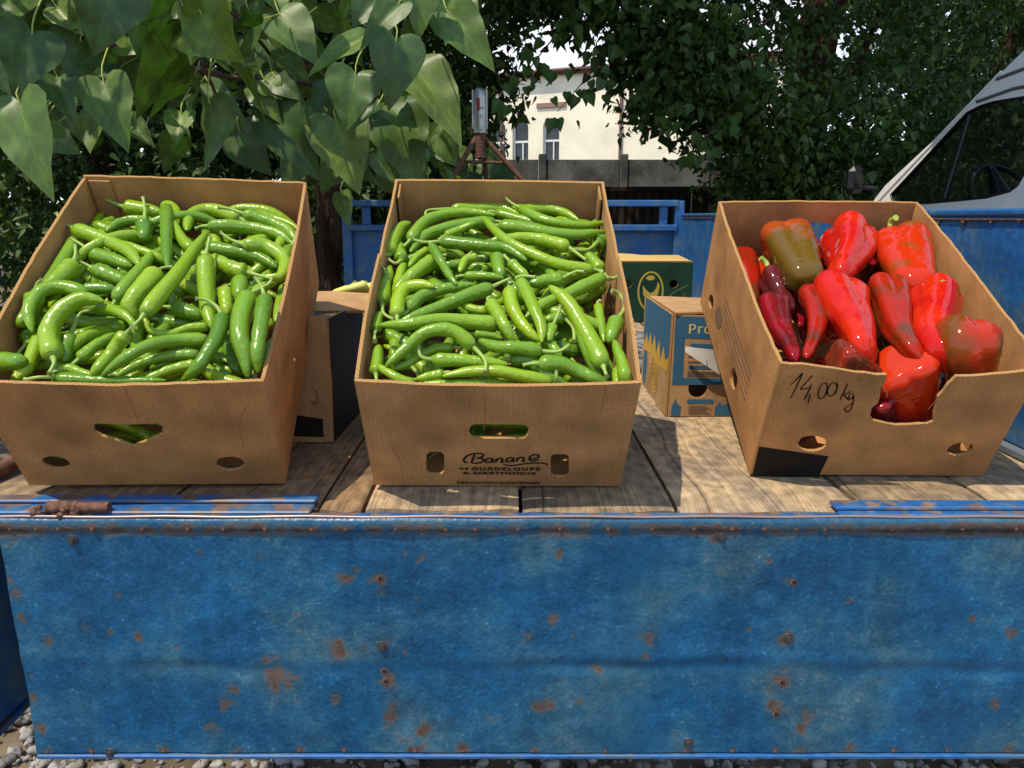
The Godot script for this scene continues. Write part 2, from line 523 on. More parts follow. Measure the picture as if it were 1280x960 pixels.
# blue paint: the tailgate's own sheet with its rust spots, and a tiling one for the rest
func make_paint() -> void:
	var w := 2048
	var h := 512
	var X0 := -0.80
	var XW := 1.75
	var YW := 0.4375
	var n1 := noise_bytes(w, h, 0.004, 41, 4)
	var n2 := noise_bytes(w, h, 0.03, 42, 4)
	var n3 := noise_bytes(w, h, 0.0025, 43, 3)
	var n4 := noise_bytes(w, h, 0.10, 44, 2)
	var n5 := noise_bytes(w, h, 0.02, 49, 3)
	var n6 := noise_bytes(w, h, 0.11, 50, 2, FastNoiseLite.TYPE_CELLULAR)
	var d := PackedByteArray(); d.resize(w * h * 3)
	var hb := PackedByteArray(); hb.resize(w * h)
	var rb := PackedByteArray(); rb.resize(w * h)
	var rust := PackedFloat32Array(); rust.resize(w * h)
	var halo := PackedFloat32Array(); halo.resize(w * h)
	var sc := w / XW
	rng.seed = 5
	for s in RUST.size() / 3:
		var cx: float = (RUST[s * 3] * 0.001 - X0) * sc
		var cy: float = -RUST[s * 3 + 1] * 0.001 * sc
		var r: float = maxf(4.0, RUST[s * 3 + 2] * 0.001 * sc * 0.85)
		var drip := rng.randf_range(0.9, 1.7)
		for yy in range(int(cy - r * 2.2), int(cy + r * 3.2)):
			if yy < 0 or yy >= h: continue
			for xx in range(int(cx - r * 2.2), int(cx + r * 2.2)):
				if xx < 0 or xx >= w: continue
				var dy: float = (yy - cy) / r
				if dy > 0.0: dy /= drip
				var dx: float = (xx - cx) / r
				var dd := sqrt(dx * dx + dy * dy)
				var i := yy * w + xx
				var hal := (1.0 - dd * 0.52) * 0.34 + (n1[i] - 128) * 0.0016
				if hal > halo[i]: halo[i] = hal
				var q := 1.0 - dd + ((n2[i] - 128) * 0.012 + (n1[i] - 128) * 0.006) * clampf(dd, 0.2, 1.0)
				if q > rust[i]: rust[i] = q
	for y in h:
		for x in w:
			var i := y * w + x
			var a := n1[i] / 255.0
			var b := n2[i] / 255.0
			var c := n3[i] / 255.0
			var worn := clampf((c * 0.6 + a * 0.55 - 0.45) * 2.6, 0.0, 1.0) * (0.35 + 0.65 * b)
			var streak := n5[(i % w) + w * ((y / 9) % h)] / 255.0 - 0.5
			var r := lerpf(15.0, 76.0, worn * 0.95) + (n4[i] - 128) * 0.07 + (b - 0.5) * 14.0 + streak * 12.0
			var g := lerpf(84.0, 96.0, worn * 0.95) + (n4[i] - 128) * 0.08 + (b - 0.5) * 18.0 + (a - 0.5) * 22.0 + streak * 14.0
			var bl := lerpf(126.0, 100.0, worn * 0.95) + (n4[i] - 128) * 0.08 + (b - 0.5) * 22.0 + (a - 0.5) * 34.0 + streak * 16.0
			if n4[i] > 214 and b > 0.56:
				r += 38.0; g += 34.0; bl += 24.0
			var hz := clampf(halo[i], 0.0, 0.55)
			r = lerpf(r, 92.0, hz); g = lerpf(g, 78.0, hz); bl = lerpf(bl, 72.0, hz)
			var q := rust[i]
			var loose := clampf((a * 0.5 + b * 0.75 - 0.93) * 4.0, 0.0, 0.45)
			q = maxf(q, loose)
			var seam := absf(y / 1170.0 - 0.0215)
			if seam < 0.015: q = maxf(q, (a * 0.8 + b * 0.7 - 0.42) * 3.4 * (1.0 - seam / 0.015))
			if y > 455: q = maxf(q, (a * 0.8 + b * 0.5 - 0.68) * 2.4 * clampf((y - 455) / 14.0, 0.0, 1.0))
			if q > 0.0:
				var k := clampf(q * 1.25, 0.0, 1.0) * 0.86
				var deep := clampf(q - 0.55, 0.0, 1.0)
				r = lerpf(r, lerpf(104.0, 58.0, deep), k)
				g = lerpf(g, lerpf(72.0, 44.0, deep), k)
				bl = lerpf(bl, lerpf(58.0, 38.0, deep), k)
			d[i * 3] = clampi(int(r), 0, 255); d[i * 3 + 1] = clampi(int(g), 0, 255); d[i * 3 + 2] = clampi(int(bl), 0, 255)
			hb[i] = clampi(int(128 + (n4[i] - 128) * 0.30 + (n6[i] - 128) * 0.55 - clampf(q, 0.0, 1.0) * 40.0), 0, 255)
			rb[i] = clampi(int(255 * (0.36 + 0.22 * worn + 0.4 * clampf(q, 0.0, 1.0))), 0, 255)
	# scratches and scuffs down to primer or bare metal
	for k in 190:
		var px := rng.randf() * w
		var py := rng.randf_range(30.0, 500.0)
		var an := rng.randf_range(-0.5, 0.5) + (PI / 2 if rng.randf() < 0.45 else 0.0)
		var ln := rng.randf_range(5.0, 46.0) if k > 12 else rng.randf_range(60.0, 200.0)
		var cv := rng.randf_range(-0.012, 0.012)
		var tone := rng.randf()
		var al := rng.randf_range(0.12, 0.5)
		for st in int(ln):
			px += cos(an); py += sin(an); an += cv
			if px < 1 or px >= w - 2 or py < 1 or py >= h - 2: break
			if n4[int(py) * w + int(px)] < 110: continue
			var i3 := (int(py) * w + int(px)) * 3
			d[i3] = int(lerpf(d[i3], 150.0 if tone > 0.3 else 74.0, al)); d[i3 + 1] = int(lerpf(d[i3 + 1], 156.0 if tone > 0.3 else 60.0, al)); d[i3 + 2] = int(lerpf(d[i3 + 2], 160.0 if tone > 0.3 else 56.0, al))
			hb[int(py) * w + int(px)] = maxi(0, hb[int(py) * w + int(px)] - 40)
	var m := mat(Color(0.94, 0.94, 0.94), 1.0, 0, 0.5)
	m.albedo_texture = tex_rgb(w, h, d)
	m.roughness_texture = tex_l(w, h, rb)
	m.heightmap_enabled = true; m.heightmap_texture = tex_l(w, h, hb); m.heightmap_scale = 0.10
	M.tailgate = m
	# tiling paint
	w = 512
	n1 = noise_bytes(w, w, 0.008, 45, 4)
	n2 = noise_bytes(w, w, 0.05, 46, 4)
	n3 = noise_bytes(w, w, 0.02, 47, 4)
	var chip := noise_bytes(w, w, 0.018, 48, 5)
	for k in [["blue", 205], ["blue_rusty", 128]]:
		var e := PackedByteArray(); e.resize(w * w * 3)
		var hh := PackedByteArray(); hh.resize(w * w)
		for i in w * w:
			var a := n1[i] / 255.0
			var b := n2[i] / 255.0
			var worn := clampf((a - 0.5) * 3.0, 0.0, 1.0) * 0.6
			var r := lerpf(26.0, 92.0, worn) + (b - 0.5) * 24.0
			var g := lerpf(84.0, 104.0, worn) + (b - 0.5) * 26.0
			var bl := lerpf(140.0, 114.0, worn) + (b - 0.5) * 30.0
			var q := clampf((chip[i] - k[1]) / 14.0, 0.0, 1.0)
			var pale := n3[i] / 255.0
			r = lerpf(r, lerpf(84.0, 150.0, pale), q * 0.9); g = lerpf(g, lerpf(60.0, 122.0, pale), q * 0.9); bl = lerpf(bl, lerpf(50.0, 104.0, pale), q * 0.9)
			e[i * 3] = clampi(int(r), 0, 255); e[i * 3 + 1] = clampi(int(g), 0, 255); e[i * 3 + 2] = clampi(int(bl), 0, 255)
			hh[i] = clampi(int(150 + (b - 0.5) * 60.0 - q * 60.0), 0, 255)
		var bm := mat(Color.WHITE, 0.5, 0, 0.5)
		bm.albedo_texture = tex_rgb(w, w, e)
		bm.heightmap_enabled = true; bm.heightmap_texture = tex_l(w, w, hh); bm.heightmap_scale = 0.12
		bm.uv1_triplanar = true; bm.uv1_world_triplanar = true; bm.uv1_scale = Vector3.ONE * 1.6
		M[k[0]] = bm

func rust_material() -> StandardMaterial3D:
	var w := 256
	var a := noise_bytes(w, w, 0.03, 61, 5)
	var d := PackedByteArray(); d.resize(w * w * 3)
	for i in w * w:
		var f := a[i] / 255.0
		d[i * 3] = int(lerpf(66, 138, f)); d[i * 3 + 1] = int(lerpf(46, 98, f)); d[i * 3 + 2] = int(lerpf(38, 78, f))
	var m := mat(Color.WHITE, 0.8, 0.2, 0.4)
	m.albedo_texture = tex_rgb(w, w, d)
	m.heightmap_enabled = true; m.heightmap_texture = tex_l(w, w, a); m.heightmap_scale = 0.2
	m.uv1_triplanar = true; m.uv1_scale = Vector3.ONE * 6.0
	return m

func bark_material(c: Color) -> StandardMaterial3D:
	var m := mat(c, 0.95, 0, 0.2)
	m.albedo_texture = stain_tex(71, 0.6)
	m.heightmap_enabled = true; m.heightmap_texture = ntex(256, 0.05, 72, 5); m.heightmap_scale = 2.5
	m.uv1_triplanar = true; m.uv1_scale = Vector3(3.0, 0.8, 3.0)
	return m

func leaf_material(c: Color, through: Color, sd: int) -> StandardMaterial3D:
	var w := 256
	var n1 := noise_bytes(w, w, 0.02, sd, 4)
	var n2 := noise_bytes(w, w, 0.008, sd + 1, 2)
	var d := PackedByteArray(); d.resize(w * w * 3)
	var hb := PackedByteArray(); hb.resize(w * w)
	for y in w:
		for x in w:
			var i := y * w + x
			var u := absf(x / 256.0 - 0.5)
			var t := y / 256.0
			var vein := 0.0
			vein = maxf(vein, clampf(1.0 - u / 0.011, 0.0, 1.0))
			for q in [[0.17, 1.45], [0.20, 0.55], [0.34, 0.75], [0.48, 0.85], [0.61, 0.9], [0.73, 0.95], [0.84, 1.0]]:
				var dd := absf(t - (q[0] + u * q[1] - (0.16 if q[1] > 1.0 else 0.0) + u * u * 0.5))
				vein = maxf(vein, clampf(1.0 - dd / (0.009 * (1.0 - u)), 0.0, 1.0) * 0.7)
			var f := 0.76 + (n1[i] - 128) * 0.0008 + (n2[i] - 128) * 0.0006
			d[i * 3] = clampi(int(255 * (f + 0.24 * vein)), 0, 255)
			d[i * 3 + 1] = clampi(int(255 * (f + 0.19 * vein)), 0, 255)
			d[i * 3 + 2] = clampi(int(255 * (f * 0.96 + 0.12 * vein)), 0, 255)
			hb[i] = clampi(int(140 - 45 * vein + (n1[i] - 128) * 0.35), 0, 255)
	var m := mat(c, 0.44, 0, 0.45)
	m.albedo_texture = tex_rgb(w, w, d)
	m.heightmap_enabled = true; m.heightmap_texture = tex_l(w, w, hb); m.heightmap_scale = 0.10
	m.backlight_enabled = true; m.backlight = through
	m.uv1_scale = Vector3(1, 1, 1)
	return m
const BOX_L := [-0.5640, 1.0569, -1.2000, 0.0781, 0.5920, -0.0300, 0.3950, 0.5175, 0.2380]
const BOX_C := [-0.0229, 1.0539, -1.2025, 0.0076, 0.6176, -0.0120, 0.3950, 0.4892, 0.2450]
const BOX_R := [0.5927, 1.0525, -1.2595, -0.0188, 0.5000, -0.0030, 0.3880, 0.5031, 0.2400]
const HOLES_L := [[-58,146,-51,150,-9,148,33,150,39,143,34,126,9,110,-15,97,-33,110,-53,121,-61,130],
	[-120,53,-124,46,-132,42,-141,41,-149,43,-156,48,-159,54,-158,61,-154,68,-146,72,-137,73,-129,71,-122,66,-119,60],
	[141,53,138,45,131,39,121,35,111,35,103,39,98,45,98,53,101,61,108,67,118,70,127,70,135,67,140,61]]
const HOLES_C := [[35,156,40,154,44,149,45,141,45,139,44,131,41,125,36,123,-33,122,-38,124,-42,130,-43,138,-43,140,-41,148,-38,154,-33,156],
	[-89,89,-86,87,-83,83,-82,77,-84,42,-85,36,-88,31,-92,29,-105,29,-108,31,-111,36,-112,42,-109,77,-108,83,-105,87,-101,89],
	[101,84,105,83,108,79,109,72,112,37,111,31,109,26,105,24,91,24,87,26,84,31,83,37,81,72,81,78,84,83,87,84]]
const HOLES_R := [[-83,74,-83,66,-89,60,-98,56,-109,56,-119,59,-128,66,-132,74,-131,81,-126,88,-117,91,-106,91,-96,88,-87,82],
	[152,70,154,62,149,54,141,49,130,48,120,51,114,57,113,65,118,73,126,78,137,79,146,76]]
const SIDE_HOLES_R := [[402,72,400,66,401,59,407,52,415,46,424,43,433,43,439,47,441,53,440,60,434,67,426,73,417,76,408,75],
	[162,73,158,66,158,56,163,47,171,40,181,36,191,37,199,42,203,50,203,60,197,69,189,76,179,79,169,78]]
const SIDE_SPOT_R := [322,91,318,82,319,72,325,62,335,54,348,51,359,52,368,57,372,66,371,76,364,86,354,94,342,97,330,96]
const REAR_HOLE_R := [61,171,59,160,47,151,28,146,5,146,-17,151,-34,160,-41,171,-38,182,-26,191,-7,196,16,196,37,191,54,182]
const NOTCH_R := [-34,227,-30,210,-33,194,-29,175,-29,162,-35,153,-33,138,-25,126,-7,121,14,116,39,118,61,120,69,125,64,142,62,161,58,177,63,189,64,200,68,209,72,220]
const PATCH_R := [-191,66,-74,45,-78,-9,-189,-3]
const HAND_R := [[-170.3,197.9,-163.2,209.7,-157.7,222.0,-158.9,207.2,-161.2,188.5,-163.9,170.6],
	[-141.4,218.4,-146.5,206.1,-152.9,191.1,-144.1,191.9,-136.0,193.7],
	[-139.3,201.2,-140.2,183.6,-142.3,168.2],
	[-136.3,179.8,-135.7,170.9,-135.0,161.8],
	[-117.7,203.3,-123.4,200.1,-124.8,188.8,-123.5,177.4,-118.3,171.5,-113.7,176.2,-113.4,191.4,-117.7,203.3],
	[-102.7,203.5,-109.1,202.7,-112.1,193.9,-110.2,181.3,-104.3,176.8,-99.8,182.7,-99.0,196.5,-102.7,203.5,-99.0,194.0,-97.9,181.4],
	[-85.7,202.9,-86.4,187.8,-88.2,169.5],
	[-75.5,187.9,-81.3,182.8,-85.3,180.2,-80.7,175.2,-74.5,168.3],
	[-70.7,181.6,-75.6,182.9,-76.9,177.8,-74.0,171.4,-70.5,172.7,-70.4,180.4,-66.9,163.7,-67.1,148.0,-70.7,144.8,-75.7,150.1,-72.4,157.2,-66.8,163.2]]
const BANANE := [[-35.4,83.4,-38.0,72.8,-40.6,62.0],
	[-45.4,61.6,-51.2,63.5,-51.9,71.1,-46.4,80.1,-36.3,85.3,-26.8,85.8,-22.3,81.9,-25.0,76.4,-33.6,74.0],
	[-33.6,74.0,-24.6,73.3,-21.7,68.1,-26.6,62.5,-35.8,60.5,-42.0,62.8],
	[-7.3,72.2,-13.0,73.7,-18.4,68.6,-17.4,62.6,-11.6,64.6,-6.8,72.6],
	[-6.8,72.6,-8.5,64.3,-4.9,63.1],
	[-1.5,73.8,-3.2,63.1],
	[-2.7,67.1,1.8,73.1,6.6,73.5,6.7,68.0,5.5,63.6,10.1,64.8],
	[24.4,74.5,18.1,75.6,13.1,70.4,14.4,64.5,20.2,66.5,24.8,74.9],
	[24.8,74.9,23.1,66.1,26.9,65.4],
	[30.6,76.1,28.9,65.4],
	[29.3,69.4,33.9,75.7,39.2,76.2,39.3,70.6,38.3,66.2,42.8,67.5],
	[48.0,71.9,55.6,73.1,62.6,77.9,60.5,83.0,54.3,82.5,48.8,77.0,49.0,70.3,54.4,67.2,64.3,72.0],
	[8.2,59.6,13.1,56.4,22.3,55.3,37.5,59.0,53.1,61.6,65.2,62.1,72.5,60.9,78.0,57.4]]

func place_chilies() -> void:
	chili("L", [-180,171,-445,-181,170,-461,-183,168,-482,-184,166,-502,-184,165,-510], 9.3, 0.80, [], "half-hidden straight bright green chili by the left wall by the rear wall, left box")
	chili("L", [-152,170,-479,-158,171,-475,-163,175,-464,-164,179,-448,-166,180,-437], 8.5, 0.50, [], "half-hidden curved mid green chili by the left wall by the rear wall, left box")
	chili("L", [-180,189,-133,-180,189,-135,-182,189,-140,-183,188,-151,-189,189,-159], 14.7, 0.45, [], "half-hidden curved deep green chili by the left wall in the front half, left box")
	chili("L", [-39,167,-503,-42,165,-503,-45,165,-504,-46,165,-505,-46,165,-510], 10.7, 0.70, [], "half-hidden hooked fresh green chili left of centre by the rear wall, left box")
	chili("L", [11,199,-169,22,199,-165,35,199,-164,48,198,-166,58,198,-168], 12.8, 0.30, [], "half-hidden straight dark green chili near the centre in the front half, left box")
	chili("L", [182,183,-277,182,184,-255,181,186,-228,182,187,-201,182,188,-181], 9.7, 0.70, [], "straight fresh green chili by the right wall in the middle, left box")
	chili("L", [37,192,-303,32,193,-296,26,194,-287,19,195,-278,14,195,-272], 10.3, 0.60, [], "half-hidden straight mid green chili near the centre in the middle, left box")
	chili("L", [106,196,-69,113,196,-64,121,196,-57,130,196,-54,138,195,-52], 6.9, 0.45, [], "half-hidden straight deep green chili by the right wall at the front rim, left box")
	chili("L", [117,196,-125,123,196,-110,130,195,-91,138,195,-73,145,195,-60], 12.1, 0.25, [], "half-hidden straight dark green chili by the right wall at the front rim, left box")
	chili("L", [-124,175,-430,-118,176,-430,-109,176,-429,-99,177,-422,-92,178,-415], 12.7, 0.60, [], "half-hidden curved mid green chili left of centre by the rear wall, left box")
	chili("L", [-68,183,-383,-57,185,-373,-45,187,-359,-34,189,-340,-27,191,-324], 10.3, 0.60, [-68,183,-383,-70,189,-382,-72,195,-381], "half-hidden straight mid green chili left of centre in the rear half, left box")
	chili("L", [184,191,-131,183,191,-118,182,192,-102,182,193,-86,181,193,-73], 9.1, 0.55, [], "half-hidden straight mid green chili by the right wall at the front rim, left box")
	chili("L", [-180,197,-378,-181,199,-340,-182,201,-299,-183,204,-256,-189,207,-209], 14.0, 0.50, [], "long straight mid green chili by the left wall in the middle, left box")
	chili("L", [-151,218,-281,-154,221,-257,-160,223,-233,-168,223,-215,-178,221,-201], 16.4, 0.70, [-150,217,-285,-153,222,-306,-158,226,-325], "straight fresh green chili by the left wall in the middle, left box")
	chili("L", [-178,227,-197,-180,220,-189,-181,213,-177,-183,212,-156,-189,213,-138], 14.9, 0.65, [], "half-hidden curved fresh green chili by the left wall in the front half, left box")
	chili("L", [-137,206,-328,-120,208,-319,-98,211,-308,-76,213,-295,-59,215,-284], 13.0, 0.45, [-140,206,-332,-159,209,-348,-180,211,-362], "straight deep green chili left of centre in the middle, left box")
	chili("L", [-115,212,-276,-101,214,-268,-84,215,-258,-67,217,-247,-54,218,-238], 13.7, 0.40, [-118,212,-280,-129,216,-284,-141,221,-287], "half-hidden straight deep green chili left of centre in the middle, left box")
	chili("L", [-115,215,-221,-105,216,-222,-91,217,-223,-77,218,-221,-66,218,-218], 11.3, 0.30, [], "half-hidden straight dark green chili left of centre in the middle, left box")
	chili("L", [-132,190,-493,-117,190,-491,-97,191,-486,-76,193,-477,-59,194,-468], 14.3, 0.70, [-134,189,-498,-167,194,-508,-182,199,-520], "straight fresh green chili left of centre by the rear wall, left box")
	chili("L", [-54,200,-423,-81,198,-439,-107,196,-444,-127,197,-431,-138,199,-402], 10.2, 0.50, [], "hooked mid green chili left of centre by the rear wall, left box")
	chili("L", [-56,224,-188,-48,229,-212,-42,227,-244,-39,218,-290,-37,213,-329], 12.5, 0.55, [], "long straight mid green chili left of centre in the middle, left box")
	chili("L", [-3,241,-232,-9,244,-203,-17,245,-174,-23,238,-154,-12,228,-137], 18.6, 0.85, [], "curved lime green chili near the centre in the front half, left box")
	chili("L", [-99,224,-170,-72,232,-162,-40,245,-139,-13,250,-117,4,245,-97], 9.2, 0.65, [], "curved fresh green chili left of centre in the front half, left box")
	chili("L", [-102,219,-108,-100,219,-96,-99,219,-81,-96,219,-66,-94,219,-55], 12.6, 0.30, [-101,219,-111,-100,223,-123,-97,227,-153,-79,231,-153], "half-hidden straight dark green chili left of centre at the front rim, left box")
	chili("L", [-74,219,-62,-67,219,-75,-58,220,-91,-46,220,-105,-37,221,-115], 9.4, 0.55, [], "half-hidden straight mid green chili left of centre at the front rim, left box")
	chili("L", [90,219,-72,59,220,-70,31,220,-62,6,219,-47,-15,218,-26], 8.5, 0.50, [], "curved mid green chili near the centre at the front rim, left box")
	chili("L", [90,219,-52,74,219,-47,56,219,-40,40,218,-30,24,218,-23], 8.4, 0.70, [], "half-hidden straight fresh green chili right of centre at the front rim, left box")
	chili("L", [-95,218,-38,-83,218,-43,-67,218,-36,-50,218,-29,-35,218,-24], 6.1, 0.65, [], "half-hidden curved fresh green chili left of centre at the front rim, left box")
	chili("L", [-143,216,-110,-142,217,-86,-141,217,-61,-142,217,-40,-147,217,-22], 12.1, 0.85, [], "straight lime green chili by the left wall at the front rim, left box")
	chili("L", [-177,218,-55,-167,221,-52,-152,228,-45,-141,231,-43,-134,231,-44], 14.8, 0.45, [], "half-hidden straight deep green chili by the left wall at the front rim, left box")
	chili("L", [-70,187,-502,-56,188,-503,-41,192,-484,-30,197,-454,-23,201,-424], 11.5, 0.80, [-69,187,-536,-67,191,-552,-52,195,-551,-34,199,-543], "curved bright green chili left of centre by the rear wall, left box")
	chili("L", [79,195,-458,46,193,-480,14,191,-490,-8,195,-466,-1,204,-404], 13.4, 0.80, [], "long hooked bright green chili near the centre by the rear wall, left box")
	chili("L", [103,192,-478,125,193,-470,150,193,-459,174,193,-445,190,193,-428], 8.6, 0.75, [], "straight bright green chili by the right wall by the rear wall, left box")
	chili("L", [34,201,-423,73,200,-426,115,198,-423,157,198,-407,189,196,-378], 13.3, 0.50, [], "long curved mid green chili right of centre in the rear half, left box")
	chili("L", [50,210,-347,81,209,-342,111,208,-337,142,206,-325,170,205,-301], 12.7, 0.35, [], "straight deep green chili right of centre in the rear half, left box")
	chili("L", [123,211,-280,108,212,-283,91,213,-292,75,213,-306,58,212,-319], 14.6, 0.80, [125,211,-280,146,216,-266,170,220,-253], "straight bright green chili right of centre in the middle, left box")
	chili("L", [101,216,-224,103,217,-211,107,217,-194,111,217,-177,114,217,-165], 12.7, 0.90, [], "half-hidden straight lime green chili right of centre in the front half, left box")
	chili("L", [120,219,-244,124,225,-226,127,226,-211,128,225,-199,127,223,-192], 14.0, 0.50, [], "half-hidden straight mid green chili by the right wall in the middle, left box")
	chili("L", [32,221,-174,43,221,-171,57,220,-166,71,220,-161,82,219,-156], 13.7, 0.30, [], "half-hidden straight dark green chili right of centre in the front half, left box")
	chili("L", [93,221,-132,66,222,-127,41,222,-113,17,228,-112,2,241,-135], 6.7, 0.75, [], "hooked bright green chili right of centre in the front half, left box")
	chili("L", [23,212,-340,9,210,-357,-7,209,-381,-21,209,-408,-33,207,-434], 10.3, 0.75, [], "straight bright green chili near the centre in the rear half, left box")
	chili("L", [-181,214,-386,-147,216,-368,-110,216,-347,-71,222,-316,-41,228,-271], 13.3, 0.75, [-187,213,-390,-206,217,-404,-219,222,-421], "long straight bright green chili left of centre in the rear half, left box")
	chili("L", [-71,215,-409,-69,213,-400,-66,213,-387,-62,215,-371,-60,217,-359], 15.2, 0.20, [-72,214,-414,-81,215,-451,-92,216,-485], "half-hidden straight dark green chili left of centre in the rear half, left box")
	chili("L", [13,259,-117,25,260,-162,33,250,-222,35,231,-302,43,222,-374], 13.3, 0.75, [], "long straight bright green chili near the centre in the middle, left box")
	chili("L", [-95,238,-183,-128,243,-194,-156,246,-181,-162,243,-141,-148,233,-103], 11.5, 0.55, [], "long hooked mid green chili by the left wall in the front half, left box")
	chili("L", [-100,238,-47,-120,240,-94,-112,250,-128,-87,257,-150,-54,256,-146], 15.4, 0.75, [], "long hooked bright green chili left of centre in the front half, left box")
	chili("L", [-6,251,-80,-19,237,-73,-29,229,-56,-37,229,-34,-46,223,-21], 11.1, 0.75, [], "curved bright green chili near the centre at the front rim, left box")
	chili("L", [100,229,-94,62,233,-88,31,247,-62,3,246,-35,-29,226,-20], 10.6, 0.45, [], "long curved deep green chili near the centre at the front rim, left box")
	chili("L", [-91,222,-19,-56,219,-19,-19,217,-19,20,217,-19,56,218,-19], 9.0, 0.30, [-87,232,-11,-104,237,-6,-125,232,-6], "long straight dark green chili near the centre at the front rim, left box")
	chili("L", [-48,209,-466,-32,219,-405,-20,222,-355,-8,224,-308,5,227,-265], 11.9, 0.30, [], "long straight dark green chili near the centre in the rear half, left box")
	chili("L", [93,213,-447,119,208,-442,147,205,-432,177,206,-407,190,206,-380], 11.5, 0.55, [90,212,-452,67,218,-453,49,226,-445], "curved mid green chili by the right wall by the rear wall, left box")
	chili("L", [113,223,-339,145,215,-347,180,211,-319,183,214,-267,155,218,-261], 14.1, 0.80, [111,223,-339,88,229,-347,71,235,-358], "long hooked bright green chili by the right wall in the middle, left box")
	chili("L", [63,239,-280,69,232,-244,78,229,-201,90,232,-155,104,231,-118], 15.0, 0.70, [63,239,-283,63,244,-297,63,248,-323], "long straight fresh green chili right of centre in the front half, left box")
	chili("L", [117,241,-133,119,242,-90,111,239,-56,99,232,-30,77,215,-22], 12.8, 0.20, [115,241,-136,107,245,-150,91,250,-160,76,255,-157], "curved dark green chili right of centre at the front rim, left box")
	chili("L", [149,245,-177,148,248,-127,153,246,-84,164,234,-54,169,220,-26], 17.0, 0.45, [149,245,-180,162,247,-191,177,248,-205,180,251,-217], "long curved deep green chili by the right wall at the front rim, left box")
	chili("L", [179,259,-157,182,260,-113,183,257,-76,184,250,-42,186,233,-22], 13.0, 0.35, [178,259,-159,171,265,-178,160,272,-191], "curved deep green chili pointing down, by the right wall, at the front rim, left box")
	chili("L", [183,208,-351,183,209,-344,184,213,-330,185,216,-317,190,216,-312], 10.8, 0.40, [190,208,-353,190,213,-362,193,218,-382], "half-hidden curved deep green chili by the right wall in the rear half, left box")
	chili("C", [-155,204,-120,-155,204,-111,-155,204,-100,-156,204,-89,-157,203,-81], 10.4, 0.60, [], "half-hidden straight mid green chili by the left wall in the front half, middle box")
	chili("C", [-176,201,-134,-170,202,-134,-162,203,-135,-155,204,-135,-149,205,-136], 5.8, 0.50, [], "straight mid green chili pointing right, by the left wall, in the front half, middle box")
	chili("C", [89,210,-109,96,209,-104,106,208,-100,116,208,-99,125,207,-99], 12.2, 0.15, [], "half-hidden straight dark green chili right of centre in the front half, middle box")
	chili("C", [185,181,-412,185,182,-398,186,184,-379,187,186,-360,184,188,-346], 7.9, 0.45, [], "half-hidden straight deep green chili by the right wall in the rear half, middle box")
	chili("C", [174,178,-457,178,177,-466,182,176,-478,186,175,-480,189,175,-482], 6.0, 0.65, [], "half-hidden curved fresh green chili by the right wall by the rear wall, middle box")
	chili("C", [-27,210,-282,-22,210,-287,-14,209,-292,-5,209,-295,1,209,-297], 9.4, 0.55, [], "half-hidden straight mid green chili near the centre in the middle, middle box")
	chili("C", [-161,217,-300,-164,216,-312,-167,214,-328,-170,212,-344,-172,210,-356], 11.8, 0.65, [-162,218,-293,-170,223,-283,-182,226,-290], "half-hidden straight fresh green chili by the left wall in the rear half, middle box")
	chili("C", [-182,219,-191,-182,218,-212,-183,217,-237,-180,217,-261,-180,215,-286], 12.3, 0.70, [-187,219,-186,-175,228,-156,-155,238,-131], "straight fresh green chili by the left wall in the middle, middle box")
	chili("C", [-86,199,-469,-56,197,-475,-24,197,-476,8,197,-476,35,202,-451], 11.3, 0.75, [-88,198,-470,-99,204,-462,-129,210,-449,-130,218,-418], "curved bright green chili near the centre by the rear wall, middle box")
	chili("C", [22,197,-474,55,197,-475,87,197,-476,116,199,-463,142,204,-431], 11.2, 0.75, [], "long curved bright green chili right of centre by the rear wall, middle box")
	chili("C", [-7,205,-453,32,208,-431,72,210,-412,114,211,-399,156,208,-401], 9.0, 0.55, [], "long straight mid green chili right of centre by the rear wall, middle box")
	chili("C", [-10,210,-417,-50,210,-412,-92,212,-396,-128,214,-370,-149,217,-320], 11.1, 0.45, [], "long curved deep green chili left of centre in the rear half, middle box")
	chili("C", [-91,219,-364,-80,218,-374,-66,219,-383,-52,224,-387,-40,223,-396], 7.8, 0.70, [], "half-hidden straight fresh green chili left of centre in the rear half, middle box")
	chili("C", [-36,231,-291,-45,230,-290,-55,231,-283,-60,232,-265,-63,233,-250], 7.7, 0.85, [], "half-hidden curved lime green chili left of centre in the middle, middle box")
	chili("C", [-3,231,-291,-2,233,-278,-1,234,-261,2,236,-246,3,236,-234], 12.7, 0.45, [], "half-hidden straight deep green chili near the centre in the middle, middle box")
	chili("C", [18,239,-269,24,236,-263,31,235,-254,40,235,-243,46,236,-236], 10.1, 0.70, [], "half-hidden straight fresh green chili near the centre in the middle, middle box")
	chili("C", [-107,225,-291,-123,225,-271,-138,225,-252,-153,223,-232,-166,222,-213], 13.3, 0.70, [], "straight fresh green chili by the left wall in the middle, middle box, stem hidden")
	chili("C", [-120,220,-323,-127,221,-314,-136,221,-302,-143,221,-287,-147,221,-276], 6.3, 0.75, [], "half-hidden straight bright green chili by the left wall in the rear half, middle box")
	chili("C", [-138,228,-164,-121,230,-193,-95,233,-205,-66,235,-211,-38,237,-214], 10.9, 0.40, [], "curved deep green chili left of centre in the middle, middle box")
	chili("C", [-67,231,-80,-90,230,-79,-112,228,-67,-131,226,-52,-151,225,-40], 7.7, 0.65, [], "straight fresh green chili left of centre at the front rim, middle box")
	chili("C", [-79,227,-32,-87,226,-30,-98,226,-28,-108,225,-25,-116,225,-23], 4.0, 0.85, [], "half-hidden straight lime green chili left of centre at the front rim, middle box")
